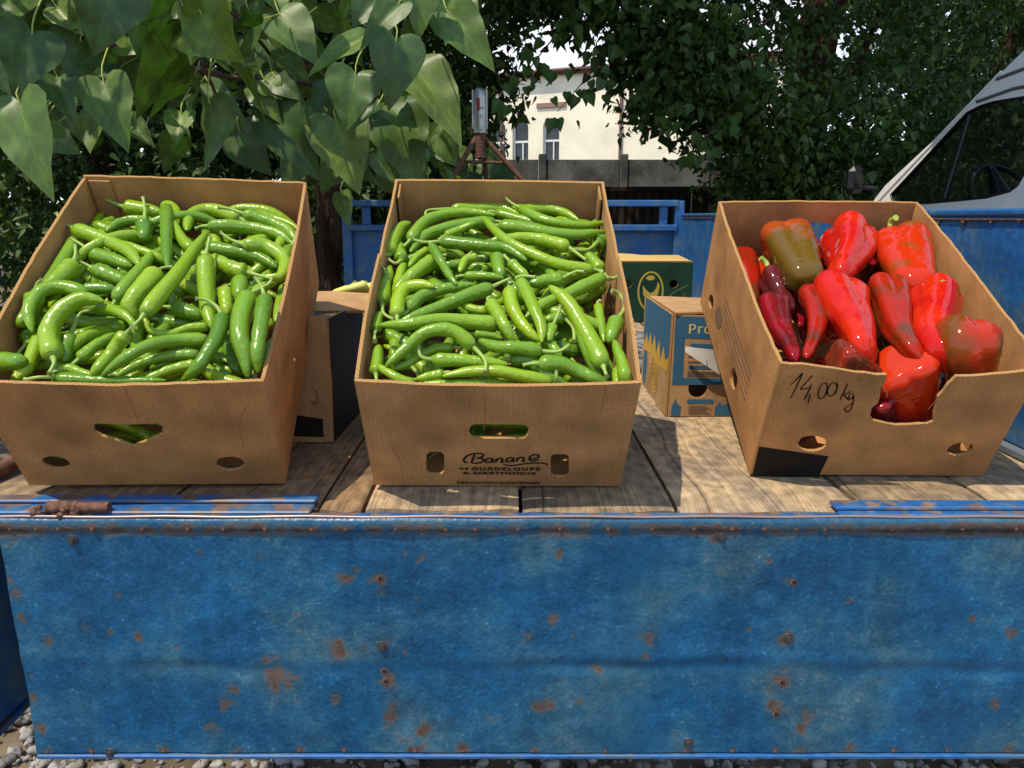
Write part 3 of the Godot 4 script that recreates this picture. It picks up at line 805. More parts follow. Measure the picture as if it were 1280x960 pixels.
	chili("C", [-174,224,-35,-174,224,-47,-175,224,-63,-176,224,-79,-176,223,-92], 10.1, 0.65, [-173,224,-34,-171,229,-19,-169,235,-6], "half-hidden straight fresh green chili by the left wall at the front rim, middle box")
	chili("C", [-184,221,-126,-184,221,-135,-184,221,-147,-182,221,-159,-181,221,-168], 9.2, 0.60, [-187,221,-125,-184,228,-111,-180,235,-88], "straight mid green chili pointing up, by the left wall, in the front half, middle box")
	chili("C", [97,233,-145,91,233,-143,83,234,-141,75,234,-139,68,235,-137], 9.5, 0.55, [98,233,-144,110,237,-119,110,241,-85], "half-hidden straight mid green chili right of centre in the front half, middle box")
	chili("C", [19,230,-57,45,230,-55,65,227,-36,87,220,-21,109,203,-21], 11.6, 0.25, [], "curved dark green chili right of centre at the front rim, middle box")
	chili("C", [59,241,-39,87,236,-43,113,228,-38,138,226,-24,164,211,-22], 12.5, 0.40, [], "curved deep green chili right of centre at the front rim, middle box")
	chili("C", [170,224,-44,169,224,-37,168,224,-27,168,224,-18,170,217,-17], 7.2, 0.80, [], "half-hidden curved bright green chili by the right wall at the front rim, middle box")
	chili("C", [154,225,-182,154,226,-163,155,226,-139,156,226,-116,156,226,-99], 7.6, 0.65, [], "straight fresh green chili by the right wall in the front half, middle box")
	chili("C", [84,223,-15,89,219,-15,95,214,-15,101,212,-15,106,210,-15], 5.4, 0.45, [83,233,-6,81,240,-13,81,247,-21], "half-hidden straight deep green chili right of centre at the front rim, middle box")
	chili("C", [166,218,-276,162,218,-286,156,218,-299,150,218,-311,145,218,-321], 11.6, 0.65, [167,218,-274,170,224,-260,176,231,-237], "half-hidden straight fresh green chili by the right wall in the rear half, middle box")
	chili("C", [170,210,-362,175,209,-365,181,208,-368,184,207,-368,189,207,-366], 13.3, 0.30, [169,211,-359,149,223,-324,126,233,-309], "half-hidden curved dark green chili by the right wall in the rear half, middle box")
	chili("C", [71,232,-96,75,232,-89,81,231,-80,86,230,-71,90,229,-63], 9.1, 0.60, [], "half-hidden straight mid green chili right of centre at the front rim, middle box")
	chili("C", [-54,235,-238,-41,236,-237,-23,238,-235,-6,243,-227,7,243,-223], 7.0, 0.50, [], "half-hidden straight mid green chili near the centre in the middle, middle box, stem hidden")
	chili("C", [-15,237,-155,-29,237,-155,-44,237,-160,-55,236,-172,-51,236,-193], 6.7, 0.75, [], "half-hidden hooked bright green chili near the centre in the front half, middle box")
	chili("C", [-35,234,-106,-26,235,-105,-14,235,-104,-3,234,-101,6,234,-96], 6.5, 0.60, [], "half-hidden straight mid green chili near the centre in the front half, middle box")
	chili("C", [-181,220,-312,-181,223,-330,-177,222,-357,-170,217,-389,-155,216,-403], 13.2, 0.70, [-194,220,-310,-194,225,-296,-190,232,-265,-179,240,-243], "curved fresh green chili by the left wall in the rear half, middle box")
	chili("C", [-150,226,-343,-131,218,-405,-93,213,-436,-49,212,-442,-8,215,-430], 10.8, 0.60, [], "long hooked mid green chili left of centre by the rear wall, middle box")
	chili("C", [39,212,-455,73,223,-409,112,224,-394,153,218,-398,190,212,-418], 9.5, 0.60, [36,211,-457,22,215,-467,10,220,-476], "long curved mid green chili right of centre by the rear wall, middle box")
	chili("C", [0,224,-386,44,225,-379,90,225,-366,137,222,-366,184,216,-384], 12.0, 0.50, [], "long curved mid green chili right of centre in the rear half, middle box")
	chili("C", [115,229,-322,83,230,-335,51,231,-343,18,232,-340,-15,234,-331], 11.8, 0.85, [117,229,-319,133,236,-290,141,243,-269], "curved lime green chili right of centre in the rear half, middle box")
	chili("C", [-97,230,-332,-60,233,-323,-22,236,-314,14,237,-306,44,240,-272], 11.5, 0.30, [-99,229,-331,-128,233,-327,-145,237,-330], "long curved dark green chili near the centre in the rear half, middle box")
	chili("C", [-112,236,-313,-100,241,-282,-89,241,-256,-78,243,-229,-66,245,-205], 8.6, 0.35, [], "straight deep green chili left of centre in the middle, middle box")
	chili("C", [-152,240,-139,-154,238,-176,-146,235,-206,-123,240,-209,-99,245,-199], 11.9, 0.95, [], "hooked lime green chili by the left wall in the front half, middle box")
	chili("C", [-12,247,-196,-46,248,-177,-80,245,-158,-113,245,-138,-145,246,-119], 11.5, 0.40, [-10,247,-199,7,253,-204,19,259,-203], "long straight deep green chili left of centre in the front half, middle box")
	chili("C", [-2,246,-115,-45,247,-118,-88,253,-115,-130,255,-104,-173,247,-110], 12.2, 0.65, [], "long straight fresh green chili left of centre in the front half, middle box")
	chili("C", [-92,236,-50,-67,237,-49,-40,237,-47,-11,237,-44,13,236,-41], 10.7, 0.65, [-94,236,-50,-110,241,-52,-115,248,-69], "straight fresh green chili left of centre at the front rim, middle box, stem in view")
	chili("C", [74,226,-19,36,236,-19,-2,242,-23,-41,238,-25,-78,235,-19], 9.7, 0.85, [], "long straight lime green chili near the centre at the front rim, middle box")
	chili("C", [-119,223,-16,-132,228,-16,-145,232,-21,-159,233,-31,-172,233,-42], 6.2, 0.75, [], "half-hidden curved bright green chili by the left wall at the front rim, middle box")
	chili("C", [44,209,-17,6,221,-17,-37,223,-17,-79,222,-17,-119,219,-17], 7.1, 0.65, [45,221,-6,61,221,-6,73,225,-6], "long straight fresh green chili near the centre at the front rim, middle box")
	chili("C", [-13,252,-155,-3,256,-130,6,258,-106,14,253,-90,21,244,-78], 11.1, 0.70, [], "curved fresh green chili near the centre in the front half, middle box")
	chili("C", [16,246,-192,20,245,-157,30,244,-127,44,242,-103,61,240,-86], 12.1, 0.90, [], "straight lime green chili near the centre in the front half, middle box")
	chili("C", [97,240,-226,86,241,-223,71,242,-219,58,243,-213,47,244,-207], 11.9, 0.55, [99,239,-227,121,242,-242,135,246,-237], "half-hidden straight mid green chili right of centre in the middle, middle box")
	chili("C", [167,229,-243,131,236,-213,99,241,-185,66,245,-161,40,247,-129], 11.7, 0.65, [168,228,-242,185,229,-243,194,230,-257,195,233,-272], "long straight fresh green chili right of centre in the front half, middle box")
	chili("C", [80,242,-117,78,242,-109,76,244,-99,74,243,-89,73,243,-83], 8.3, 0.60, [81,242,-120,88,248,-134,92,254,-148], "half-hidden straight mid green chili pointing down right of centre in the front half, middle box")
	chili("C", [60,243,-62,38,249,-61,14,251,-61,-7,245,-69,-29,243,-84], 10.8, 0.45, [62,243,-61,85,248,-57,101,254,-64], "curved deep green chili near the centre at the front rim, middle box")
	chili("C", [178,231,-140,174,232,-128,169,234,-113,165,234,-100,162,234,-90], 13.2, 0.50, [181,230,-143,193,231,-171,188,235,-198,175,241,-198], "half-hidden straight mid green chili by the right wall in the front half, middle box")
	chili("C", [-33,209,-14,-19,210,-14,-1,210,-14,17,209,-14,31,207,-14], 4.5, 0.50, [], "half-hidden straight mid green chili near the centre at the front rim, middle box")
	chili("C", [149,235,-257,100,241,-260,53,244,-285,8,241,-328,-30,223,-414], 9.8, 0.75, [], "long curved bright green chili right of centre in the rear half, middle box")
	chili("C", [-37,250,-64,-67,262,-83,-103,262,-80,-132,248,-61,-158,240,-33], 11.1, 0.55, [-35,250,-61,-19,253,-34,-18,255,-8], "long hooked mid green chili left of centre at the front rim, middle box")
	chili("C", [32,251,-207,44,254,-171,53,256,-134,62,251,-105,62,247,-76], 10.3, 0.70, [31,251,-208,26,255,-209,37,258,-211,56,261,-205], "straight fresh green chili right of centre in the front half, middle box")
	chili("C", [148,238,-41,136,240,-82,121,244,-122,103,250,-161,77,254,-192], 14.0, 0.75, [149,238,-38,150,248,-9], "long straight bright green chili right of centre in the front half, middle box")
	chili("C", [181,214,-19,177,239,-19,176,238,-44,172,239,-67,168,241,-88], 9.9, 0.60, [], "hooked mid green chili by the right wall at the front rim, middle box")

func place_red_peppers() -> void:
	red_pepper([-92,117,-475,-98,119,-448,-106,120,-415,-112,122,-382,-117,123,-358], 19.4, "or", [], "small orange red sweet pepper peeping out behind the maroon stemmed one")
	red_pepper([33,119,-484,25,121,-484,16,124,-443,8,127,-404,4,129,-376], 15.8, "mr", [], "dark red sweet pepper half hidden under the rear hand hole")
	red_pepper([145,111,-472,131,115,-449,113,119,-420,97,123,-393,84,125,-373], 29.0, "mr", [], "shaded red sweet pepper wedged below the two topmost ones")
	red_pepper([107,140,-122,103,142,-101,97,145,-75,91,147,-49,85,149,-30], 20.8, "ma", [], "dark maroon sweet pepper sunk beside the torn notch")
	red_pepper([50,141,-186,47,142,-173,43,143,-157,38,144,-140,33,146,-128], 15.0, "ol", [], "olive green sweet pepper glimpsed between the red ones in the middle")
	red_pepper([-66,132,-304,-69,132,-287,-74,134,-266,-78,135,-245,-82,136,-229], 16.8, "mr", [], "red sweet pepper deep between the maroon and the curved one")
	red_pepper([-140,140,-477,-140,144,-446,-141,148,-385,-149,151,-325,-156,153,-281], 25.5, "rb", [], "red brown sweet pepper squeezed against the left wall of the red pepper box")
	red_pepper([-106,168,-354,-107,167,-327,-105,162,-299,-104,162,-265,-103,164,-238], 31.1, "ma", [-118,179,-343,-121,186,-364,-132,193,-370], "dark maroon sweet pepper with pale curved stem at the left of its box")
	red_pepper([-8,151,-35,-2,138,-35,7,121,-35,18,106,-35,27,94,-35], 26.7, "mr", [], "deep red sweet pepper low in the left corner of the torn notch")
	red_pepper([-64,186,-457,-71,199,-398,-73,202,-348,-75,205,-299,-77,205,-260], 49.5, "ol", [], "olive and orange sweet pepper leaning against the rear wall hand hole")
	red_pepper([-137,190,-239,-146,191,-189,-150,194,-138,-146,197,-96,-149,200,-53], 29.0, "mr", [], "shiny dark red sweet pepper with two strong highlights in the front left corner")
	red_pepper([-84,208,-243,-83,212,-190,-93,210,-140,-115,212,-90,-139,214,-44], 22.5, "rb", [], "narrow curved brown red sweet pepper bending left towards the front rim")
	red_pepper([-31,212,-243,-45,216,-175,-43,220,-120,-49,222,-65,-34,191,-55], 47.5, "re", [], "long bright red sweet pepper standing in the middle of its box")
	red_pepper([82,180,-454,62,185,-453,35,194,-382,2,207,-314,-21,210,-269], 53.9, "re", [], "fat red sweet pepper with lobed top in front of the rear wall")
	red_pepper([146,180,-455,147,188,-417,129,196,-346,118,199,-291,110,199,-243], 52.2, "gr", [131,209,-444,130,223,-455,132,238,-444], "orange red sweet pepper with a green streak and an upright green stem")
	red_pepper([51,210,-258,41,215,-187,31,211,-128,31,213,-76,45,204,-43], 35.1, "br", [], "dented brown and red sweet pepper with pointed tip in the right half")
	red_pepper([147,200,-256,111,210,-178,79,218,-110,68,223,-54,88,186,-50], 41.8, "re", [129,220,-227,122,234,-220,125,246,-207], "bright red tapering sweet pepper beside the right wall")
	red_pepper([118,228,-88,107,231,-55,118,209,-52,131,185,-52,143,161,-52], 44.6, "bb", [], "brownish sweet pepper with ribbed highlights at the right of the front rim")
	red_pepper([-104,225,-37,-85,218,-37,-63,209,-37,-42,200,-37,-21,188,-37], 28.4, "rb", [], "red and brown sweet pepper lying just behind the price writing")
	red_pepper([9,204,-57,27,174,-57,44,139,-57,58,104,-57,68,69,-57], 49.5, "og", [], "orange red sweet pepper showing through the torn notch of the front wall")

func place_big_leaves() -> void:
	big_leaf(Vector3(-0.439, 1.868, -2.350), Vector3(-0.464, 1.733, -2.288), Vector3(0.09, 0.41, 0.91), 0.161)
	big_leaf(Vector3(-0.316, 1.948, -2.300), Vector3(-0.315, 1.783, -2.226), Vector3(0.39, 0.38, 0.84), 0.161)
	big_leaf(Vector3(-0.185, 2.049, -2.450), Vector3(-0.057, 1.907, -2.364), Vector3(-0.14, 0.41, 0.90), 0.142)
	big_leaf(Vector3(-0.442, 1.991, -2.500), Vector3(-0.597, 1.900, -2.413), Vector3(0.06, 0.64, 0.77), 0.090)
	big_leaf(Vector3(-0.310, 2.052, -2.350), Vector3(-0.414, 1.940, -2.279), Vector3(0.16, 0.42, 0.89), 0.092)
	big_leaf(Vector3(-0.255, 2.134, -2.400), Vector3(-0.257, 1.982, -2.331), Vector3(0.11, 0.41, 0.91), 0.135)
	big_leaf(Vector3(-0.315, 1.951, -2.750), Vector3(-0.152, 1.740, -2.631), Vector3(0.17, 0.58, 0.80), 0.188)
	big_leaf(Vector3(-0.416, 1.842, -2.800), Vector3(-0.309, 1.751, -2.739), Vector3(0.02, 0.58, 0.82), 0.110)
	big_leaf(Vector3(-0.256, 1.950, -2.900), Vector3(-0.187, 1.862, -2.851), Vector3(0.19, 0.59, 0.79), 0.079)
	big_leaf(Vector3(-0.417, 1.820, -2.600), Vector3(-0.496, 1.748, -2.550), Vector3(-0.26, 0.73, 0.63), 0.067)
	big_leaf(Vector3(-0.593, 1.891, -2.750), Vector3(-0.644, 1.772, -2.690), Vector3(-0.06, 0.47, 0.88), 0.113)
	big_leaf(Vector3(-0.825, 2.002, -2.250), Vector3(-0.751, 1.889, -2.192), Vector3(-0.47, 0.14, 0.87), 0.215)
	big_leaf(Vector3(-0.821, 1.907, -2.450), Vector3(-0.699, 1.775, -2.471), Vector3(0.66, 0.67, -0.34), 0.134)
	big_leaf(Vector3(-0.905, 1.993, -2.600), Vector3(-0.821, 1.930, -2.556), Vector3(-0.15, 0.42, 0.90), 0.093)
	big_leaf(Vector3(-0.700, 2.124, -2.700), Vector3(-0.619, 1.977, -2.627), Vector3(-0.26, 0.31, 0.91), 0.092)
	big_leaf(Vector3(-0.761, 1.905, -2.700), Vector3(-0.673, 1.850, -2.657), Vector3(-0.14, 0.47, 0.87), 0.088)
	big_leaf(Vector3(-0.752, 2.008, -2.750), Vector3(-0.664, 1.923, -2.698), Vector3(-0.03, 0.50, 0.87), 0.089)
	big_leaf(Vector3(-0.851, 2.133, -2.800), Vector3(-0.839, 2.054, -2.764), Vector3(-0.35, 0.34, 0.88), 0.062)
	big_leaf(Vector3(-0.960, 1.884, -2.650), Vector3(-0.837, 1.779, -2.582), Vector3(-0.03, 0.51, 0.86), 0.068)
	big_leaf(Vector3(-0.767, 2.172, -2.700), Vector3(-0.693, 2.089, -2.653), Vector3(0.09, 0.55, 0.83), 0.074)
	big_leaf(Vector3(-0.904, 2.194, -2.800), Vector3(-0.885, 2.133, -2.772), Vector3(0.57, 0.48, 0.67), 0.062)
	big_leaf(Vector3(-0.830, 1.880, -2.700), Vector3(-0.749, 1.784, -2.647), Vector3(-0.04, 0.46, 0.89), 0.092)
	big_leaf(Vector3(-0.875, 1.799, -2.400), Vector3(-0.859, 1.617, -2.421), Vector3(0.71, 0.14, -0.69), 0.229)
	big_leaf(Vector3(-0.979, 2.033, -2.100), Vector3(-1.005, 1.878, -2.027), Vector3(0.51, 0.30, 0.81), 0.180)
	big_leaf(Vector3(-0.954, 2.076, -2.300), Vector3(-1.064, 1.930, -2.320), Vector3(-0.67, 0.57, -0.48), 0.173)
	big_leaf(Vector3(-0.879, 1.943, -2.300), Vector3(-1.084, 1.787, -2.327), Vector3(-0.54, 0.77, -0.33), 0.189)
	big_leaf(Vector3(-1.221, 1.933, -2.150), Vector3(-1.240, 1.785, -2.080), Vector3(0.58, 0.28, 0.77), 0.158)
	big_leaf(Vector3(-1.279, 1.989, -2.500), Vector3(-1.337, 1.896, -2.512), Vector3(-0.43, 0.37, -0.82), 0.165)
	big_leaf(Vector3(-1.125, 1.838, -2.300), Vector3(-1.051, 1.663, -2.218), Vector3(0.07, 0.45, 0.89), 0.142)
	big_leaf(Vector3(-1.246, 1.759, -2.100), Vector3(-1.166, 1.535, -1.996), Vector3(-0.11, 0.39, 0.92), 0.163)
	big_leaf(Vector3(-0.921, 1.860, -2.400), Vector3(-1.075, 1.781, -2.418), Vector3(-0.41, 0.87, -0.29), 0.076)
	big_leaf(Vector3(-1.482, 2.121, -2.500), Vector3(-1.475, 2.037, -2.511), Vector3(-0.38, 0.09, -0.92), 0.171)
	big_leaf(Vector3(-1.338, 2.076, -2.500), Vector3(-1.248, 1.994, -2.451), Vector3(-0.03, 0.49, 0.87), 0.094)
	big_leaf(Vector3(-1.415, 1.901, -2.600), Vector3(-1.354, 1.771, -2.539), Vector3(0.20, 0.49, 0.85), 0.116)
	big_leaf(Vector3(-1.217, 1.993, -2.600), Vector3(-1.142, 1.968, -2.569), Vector3(-0.22, 0.40, 0.89), 0.071)
	big_leaf(Vector3(-1.430, 1.881, -2.300), Vector3(-1.375, 1.811, -2.264), Vector3(0.10, 0.52, 0.85), 0.063)
	big_leaf(Vector3(-0.576, 1.785, -2.700), Vector3(-0.493, 1.558, -2.592), Vector3(-0.01, 0.43, 0.90), 0.210)
	big_leaf(Vector3(-0.420, 1.840, -2.900), Vector3(-0.329, 1.598, -2.784), Vector3(0.02, 0.44, 0.90), 0.231)
	big_leaf(Vector3(-0.770, 1.810, -2.700), Vector3(-0.637, 1.615, -2.597), Vector3(-0.16, 0.37, 0.91), 0.188)
	big_leaf(Vector3(-0.803, 1.908, -2.700), Vector3(-0.739, 1.849, -2.663), Vector3(-0.02, 0.51, 0.86), 0.097)
	big_leaf(Vector3(-0.450, 1.892, -5.750), Vector3(-0.278, 1.718, -5.642), Vector3(0.16, 0.63, 0.76), 0.309)
	big_leaf(Vector3(-0.227, 1.841, -5.800), Vector3(0.028, 1.720, -5.675), Vector3(-0.23, 0.43, 0.87), 0.265)
	big_leaf(Vector3(-0.085, 1.832, -5.750), Vector3(-0.157, 1.687, -5.677), Vector3(0.07, 0.42, 0.91), 0.252)
	big_leaf(Vector3(-0.527, 2.022, -5.700), Vector3(-0.372, 1.828, -5.590), Vector3(-0.24, 0.33, 0.91), 0.255)
	big_leaf(Vector3(-0.612, 1.942, -5.700), Vector3(-0.499, 2.117, -5.602), Vector3(-0.40, -0.24, 0.88), 0.227)
	big_leaf(Vector3(-0.308, 1.781, -5.700), Vector3(-0.389, 1.642, -5.628), Vector3(0.09, 0.42, 0.90), 0.261)
	big_leaf(Vector3(-0.628, 1.556, -3.000), Vector3(-0.605, 1.443, -2.949), Vector3(-0.18, 0.38, 0.91), 0.078)
	big_leaf(Vector3(-0.737, 1.686, -2.900), Vector3(-0.811, 1.582, -2.840), Vector3(-0.11, 0.55, 0.83), 0.150)
	big_leaf(Vector3(-1.461, 1.773, -2.600), Vector3(-1.518, 1.697, -2.552), Vector3(0.31, 0.33, 0.89), 0.155)
	big_leaf(Vector3(-0.712, 2.078, -2.600), Vector3(-0.590, 1.948, -2.524), Vector3(0.08, 0.56, 0.83), 0.155)
	big_leaf(Vector3(-0.432, 2.148, -2.700), Vector3(-0.501, 2.066, -2.650), Vector3(0.14, 0.42, 0.89), 0.134)
	big_leaf(Vector3(-0.840, 2.125, -2.700), Vector3(-0.801, 2.008, -2.715), Vector3(0.64, 0.30, -0.70), 0.172)
	big_leaf(Vector3(-0.211, 2.173, -2.800), Vector3(-0.104, 2.086, -2.739), Vector3(-0.07, 0.51, 0.86), 0.167)
	big_leaf(Vector3(-0.606, 1.715, -3.100), Vector3(-0.714, 1.580, -3.019), Vector3(0.23, 0.36, 0.90), 0.185)
	big_leaf(Vector3(-1.057, 1.797, -3.200), Vector3(-0.949, 1.643, -3.119), Vector3(-0.32, 0.26, 0.91), 0.191)
	big_leaf(Vector3(-1.302, 1.796, -2.800), Vector3(-1.206, 1.714, -2.748), Vector3(0.00, 0.53, 0.85), 0.084)
	big_leaf(Vector3(-1.553, 1.739, -2.800), Vector3(-1.471, 1.689, -2.762), Vector3(-0.24, 0.30, 0.92), 0.095)

const RUST := [-641,-40,6, -194,-99,21, -194,-208,10, -189,-261,21, -185,-328,12, -376,-235,9, -267,-216,14, -361,-261,25,
	-642,-177,9, -566,-196,7, -609,-187,6, -247,-99,14, -232,-86,7, -143,-132,7, -372,-64,6, -133,-64,10,
	-157,-58,7, 298,-33,6, 413,-105,12, 412,-196,10, 409,-266,16, 408,-320,15, 452,-322,11, 208,-194,15,
	202,-224,11, 46,-311,14, 91,-194,7, 58,-165,11, 27,-191,9, 103,-305,7, 132,-249,6, 128,-245,9,
	318,-234,5, 502,-137,9, 356,-183,6, 740,-309,10, 754,-187,7, 690,-165,5, -271,-295,15, -443,-306,15,
	-465,-343,14, -429,-281,10, -137,-350,11, -460,-58,6, -589,-128,7, -224,-214,7, -163,-220,7, -702,-200,7,
	-737,-261,7, -736,-299,9, -732,-350,9, -736,-161,7, -740,-122,9, -747,-102,7, 447,-350,7, 71,-58,6,
	378,-71,6, -732,-20,9, -694,-20,9, -662,-20,9, -612,-20,9, -539,-20,9, -473,-20,9, -421,-20,9,
	-360,-20,9, -292,-20,9, -243,-20,9, -170,-20,9, -131,-20,9, -96,-20,9, -53,-20,9, 9,-20,9,
	70,-20,9, 141,-20,9, 205,-20,9, 266,-20,9, 322,-20,9, 368,-20,9, 415,-20,9, 456,-20,9,
	500,-20,9, 555,-20,9, 657,-20,9, 736,-20,9, -725,-391,10, -656,-391,10, -544,-391,10, -429,-391,10,
	-332,-391,10, -262,-391,10, -151,-391,10, -75,-391,10, 34,-391,10, 147,-391,10, 271,-391,10, 345,-391,10,
	412,-391,10, 450,-391,10, 525,-391,10, 597,-391,10, 681,-391,10, 775,-391,10]
# ---------------------------------------------------------------- boxes
func box_xf(b: Array) -> Transform3D:
	return Transform3D(Basis(Vector3.UP, b[3]) * Basis(Vector3.RIGHT, b[4]) * Basis(Vector3.BACK, b[5]), Vector3(b[0], b[1], b[2]))

func wall_part(called: String, outline: PackedVector2Array, holes: Array, thick: float, xf: Callable, m: Material, parent: Node, label := "") -> MeshInstance3D:
	var face := MB.new()
	var edge := MB.new()
	sheet(face, edge, outline, holes, thick, xf)
	var am := face.mesh(m)
	edge.mesh(M.edge, am)
	return part(called, am, parent, label)

func rect2(x0: float, y0: float, x1: float, y1: float) -> PackedVector2Array:
	return PackedVector2Array([Vector2(x0, y0), Vector2(x1, y0), Vector2(x1, y1), Vector2(x0, y1)])

func wavy_top(x0: float, x1: float, y0: float, prof: Array, sd: int, amp := 0.0022) -> PackedVector2Array:
	var o := PackedVector2Array([Vector2(x0, y0), Vector2(x1, y0)])
	var nz := FastNoiseLite.new()
	nz.seed = sd; nz.frequency = 12.0
	var m := 24
	for i in m + 1:
		var t := 1.0 - float(i) / m
		var k := t * (prof.size() - 1)
		var a := int(minf(floor(k), prof.size() - 2))
		o.append(Vector2(lerpf(x0, x1, t), lerpf(prof[a], prof[a + 1], k - a) + nz.get_noise_1d(t) * amp))
	return o

func front_xf(w: float, h: float, bow: float) -> Callable:
	return func(q: Vector2, dep: float) -> Vector3:
		var t := q.x / w * 2.0
		return Vector3(q.x, q.y, bow * (1.0 - t * t) * clampf(q.y / h, 0.0, 1.0) - dep)

func side_xf(x: float, sgn: float, h: float, l: float, bow: float, flare := 0.0, z0 := 0.0) -> Callable:
	return func(q: Vector2, dep: float) -> Vector3:
		var t := (q.x / l - 0.5) * 2.0
		var b := bow * (1.0 - t * t) * clampf(q.y / h, 0.0, 1.0) + flare * clampf((z0 - q.x) / 0.14, 0.0, 1.0) * clampf(q.y / h - 0.4, 0.0, 1.0)
		return Vector3(x + sgn * (b - dep), q.y, -q.x)

func rear_xf(l: float, w: float, h: float, bow: float) -> Callable:
	return func(q: Vector2, dep: float) -> Vector3:
		var t := q.x / w * 2.0
		return Vector3(q.x, q.y, -l - bow * (1.0 - t * t) * clampf(q.y / h, 0.0, 1.0) + dep)

func build_cartons() -> void:
	var th := 0.0048
	var g := 0.0006
	# --- left
	var b := BOX_L
	var w: float = b[6]; var l: float = b[7]; var h: float = b[8]
	var x := box_xf(b)
	var t := thing("cardboard_box", "tilted brown cardboard box full of green chilies, leftmost of the three", "box", x.origin, "cardboard boxes of peppers on the trailer", x.basis)
	var fx := front_xf(w, h, 0.004)
	wall_part("front_wall", wavy_top(-w / 2, w / 2, 0, [h - 0.004, h - 0.005, h - 0.007, h - 0.003, h], 3), HOLES_L.map(func(q): return v2s(q)), th, fx, M.card_l, t)
	wall_part("side_wall", wavy_top(th + g, l - th - g, 0, [h, h + 0.002, h], 4), [], th, side_xf(-w / 2, -1, h, l, 0.006), M.card_l, t)
	wall_part("side_wall", wavy_top(th + g, l - th - g, 0, [h, h + 0.002, h], 5), [rect2(0.185, 0.095, 0.197, 0.125)], th, side_xf(w / 2, 1, h, l, 0.006), M.card_l, t)
	wall_part("rear_wall", wavy_top(-w / 2, w / 2, 0, [h + 0.002, h + 0.001, h], 6), [], th, rear_xf(l, w, h, 0.003), M.card_l, t)
	wall_part("inner_flap", rect2(-w / 2 + th + 0.004, 0.03, -w / 2 + 0.045, h - 0.004), [], 0.003, func(q: Vector2, dep: float): return Vector3(q.x, q.y, -l + th + 0.005 - dep), M.card_in, t)
	wall_part("base", rect2(-w / 2 + th + g, th + g, w / 2 - th - g, l - th - g), [], th, func(q: Vector2, dep: float): return Vector3(q.x, 0.0005 + dep, -q.y), M.card_l, t)
	var crl := MB.new()
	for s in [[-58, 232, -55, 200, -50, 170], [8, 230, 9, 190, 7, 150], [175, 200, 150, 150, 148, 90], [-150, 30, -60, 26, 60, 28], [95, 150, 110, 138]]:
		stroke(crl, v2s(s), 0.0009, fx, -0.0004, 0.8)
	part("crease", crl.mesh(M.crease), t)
	# --- middle
	b = BOX_C
	w = b[6]; l = b[7]; h = b[8]
	x = box_xf(b)
	var wc := w
	var lc := l
	var hc := h
	t = thing("cardboard_box", "tilted banana carton with printed front, full of green chilies, middle box", "box", x.origin, "cardboard boxes of peppers on the trailer", x.basis)
	fx = front_xf(w, h, 0.003)
	wall_part("front_wall", wavy_top(-w / 2, w / 2, 0, [h, h - 0.005, h - 0.006, h - 0.004, h], 8, 0.0015), HOLES_C.map(func(q): return v2s(q)), th, fx, M.card_c, t)
	for s in [-1.0, 1.0]:
		wall_part("side_wall", wavy_top(th + g, 0.118, 0, [h, h + 0.006, h + 0.012], 9, 0.001), [], th, side_xf(s * w / 2, s, h, l, 0.0, 0.002, 0.0), M.card_c, t)
		wall_part("side_wall", wavy_top(0.10, 0.262, 0, [h + 0.004, h + 0.012, h + 0.014], 10, 0.001), [], th * 0.8, side_xf(s * (w / 2 - th - 0.0008), s, h, l, 0.0, 0.010, 0.262), M.card_c, t)
		wall_part("side_wall", wavy_top(0.245, lc - th - g, 0, [h - 0.004, h + 0.008, h + 0.008, h + 0.004], 11, 0.001), [], th * 0.8, side_xf(s * (w / 2 - th * 2 - 0.0016), s, h, l, 0.0, 0.012, 0.40), M.card_c, t)
		wall_part("corner_flap", rect2(0.44, 0.02, lc - th - 0.003, h - 0.002), [], 0.003, side_xf(s * (w / 2 - th * 3 - 0.004), s, h, l, 0.0), M.card_in, t)
	wall_part("rear_wall", wavy_top(-w / 2 + 0.010, w / 2 - 0.010, 0, [h + 0.003, h + 0.003, h + 0.002], 12, 0.001), [], th, rear_xf(l, w, h, 0.002), M.card_c, t)
	wall_part("base", rect2(-w / 2 + th + g, th + g, w / 2 - th - g, l - th - g), [], th, func(q: Vector2, dep: float): return Vector3(q.x, 0.0005 + dep, -q.y), M.card_c, t)
	var ink := MB.new()
	for s in BANANE:
		stroke(ink, v2s(s), 0.0036, fx, -0.0006, 0.35)
	part("script_lettering", ink.mesh(M.ink_brown), t)
	var at := Transform3D(Basis(), Vector3(0, 0, 0.0031))
	lettering("DE", t, -0.0595, 0.0492, 0.0052, 0.0135, M.ink_brown, at)
	lettering("GUADELOUPE", t, -0.0405, 0.0492, 0.0078, 0.107, M.ink_brown, at)
	lettering("& MARTINIQUE", t, -0.0545, 0.0372, 0.0076, 0.114, M.ink_brown, at)
	lettering("PRODUCTION EUROPÉENNE", t, -0.0645, 0.0125, 0.0072, 0.131, M.ink_brown, at)
	var crc := MB.new()
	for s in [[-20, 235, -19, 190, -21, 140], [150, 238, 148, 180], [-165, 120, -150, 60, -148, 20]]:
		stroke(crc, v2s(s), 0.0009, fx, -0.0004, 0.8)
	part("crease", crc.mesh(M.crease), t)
	# --- right
	b = BOX_R
	w = b[6]; l = b[7]; h = b[8]
	x = box_xf(b)
	t = thing("cardboard_box", "tilted worn cardboard box of red peppers, torn front, handwritten 14,00 kg", "box", x.origin, "cardboard boxes of peppers on the trailer", x.basis)
	fx = front_xf(w, h, 0.002)
	var fo := wavy_top(-w / 2, w / 2, 0, [h, h - 0.003, h - 0.012, h - 0.019, h - 0.020, h - 0.022, h - 0.022, h - 0.016, h - 0.009], 15, 0.003)
	var notch := v2s(NOTCH_R)
	var big := PackedVector2Array()
	big.append(notch[0] + Vector2(0, 0.06))
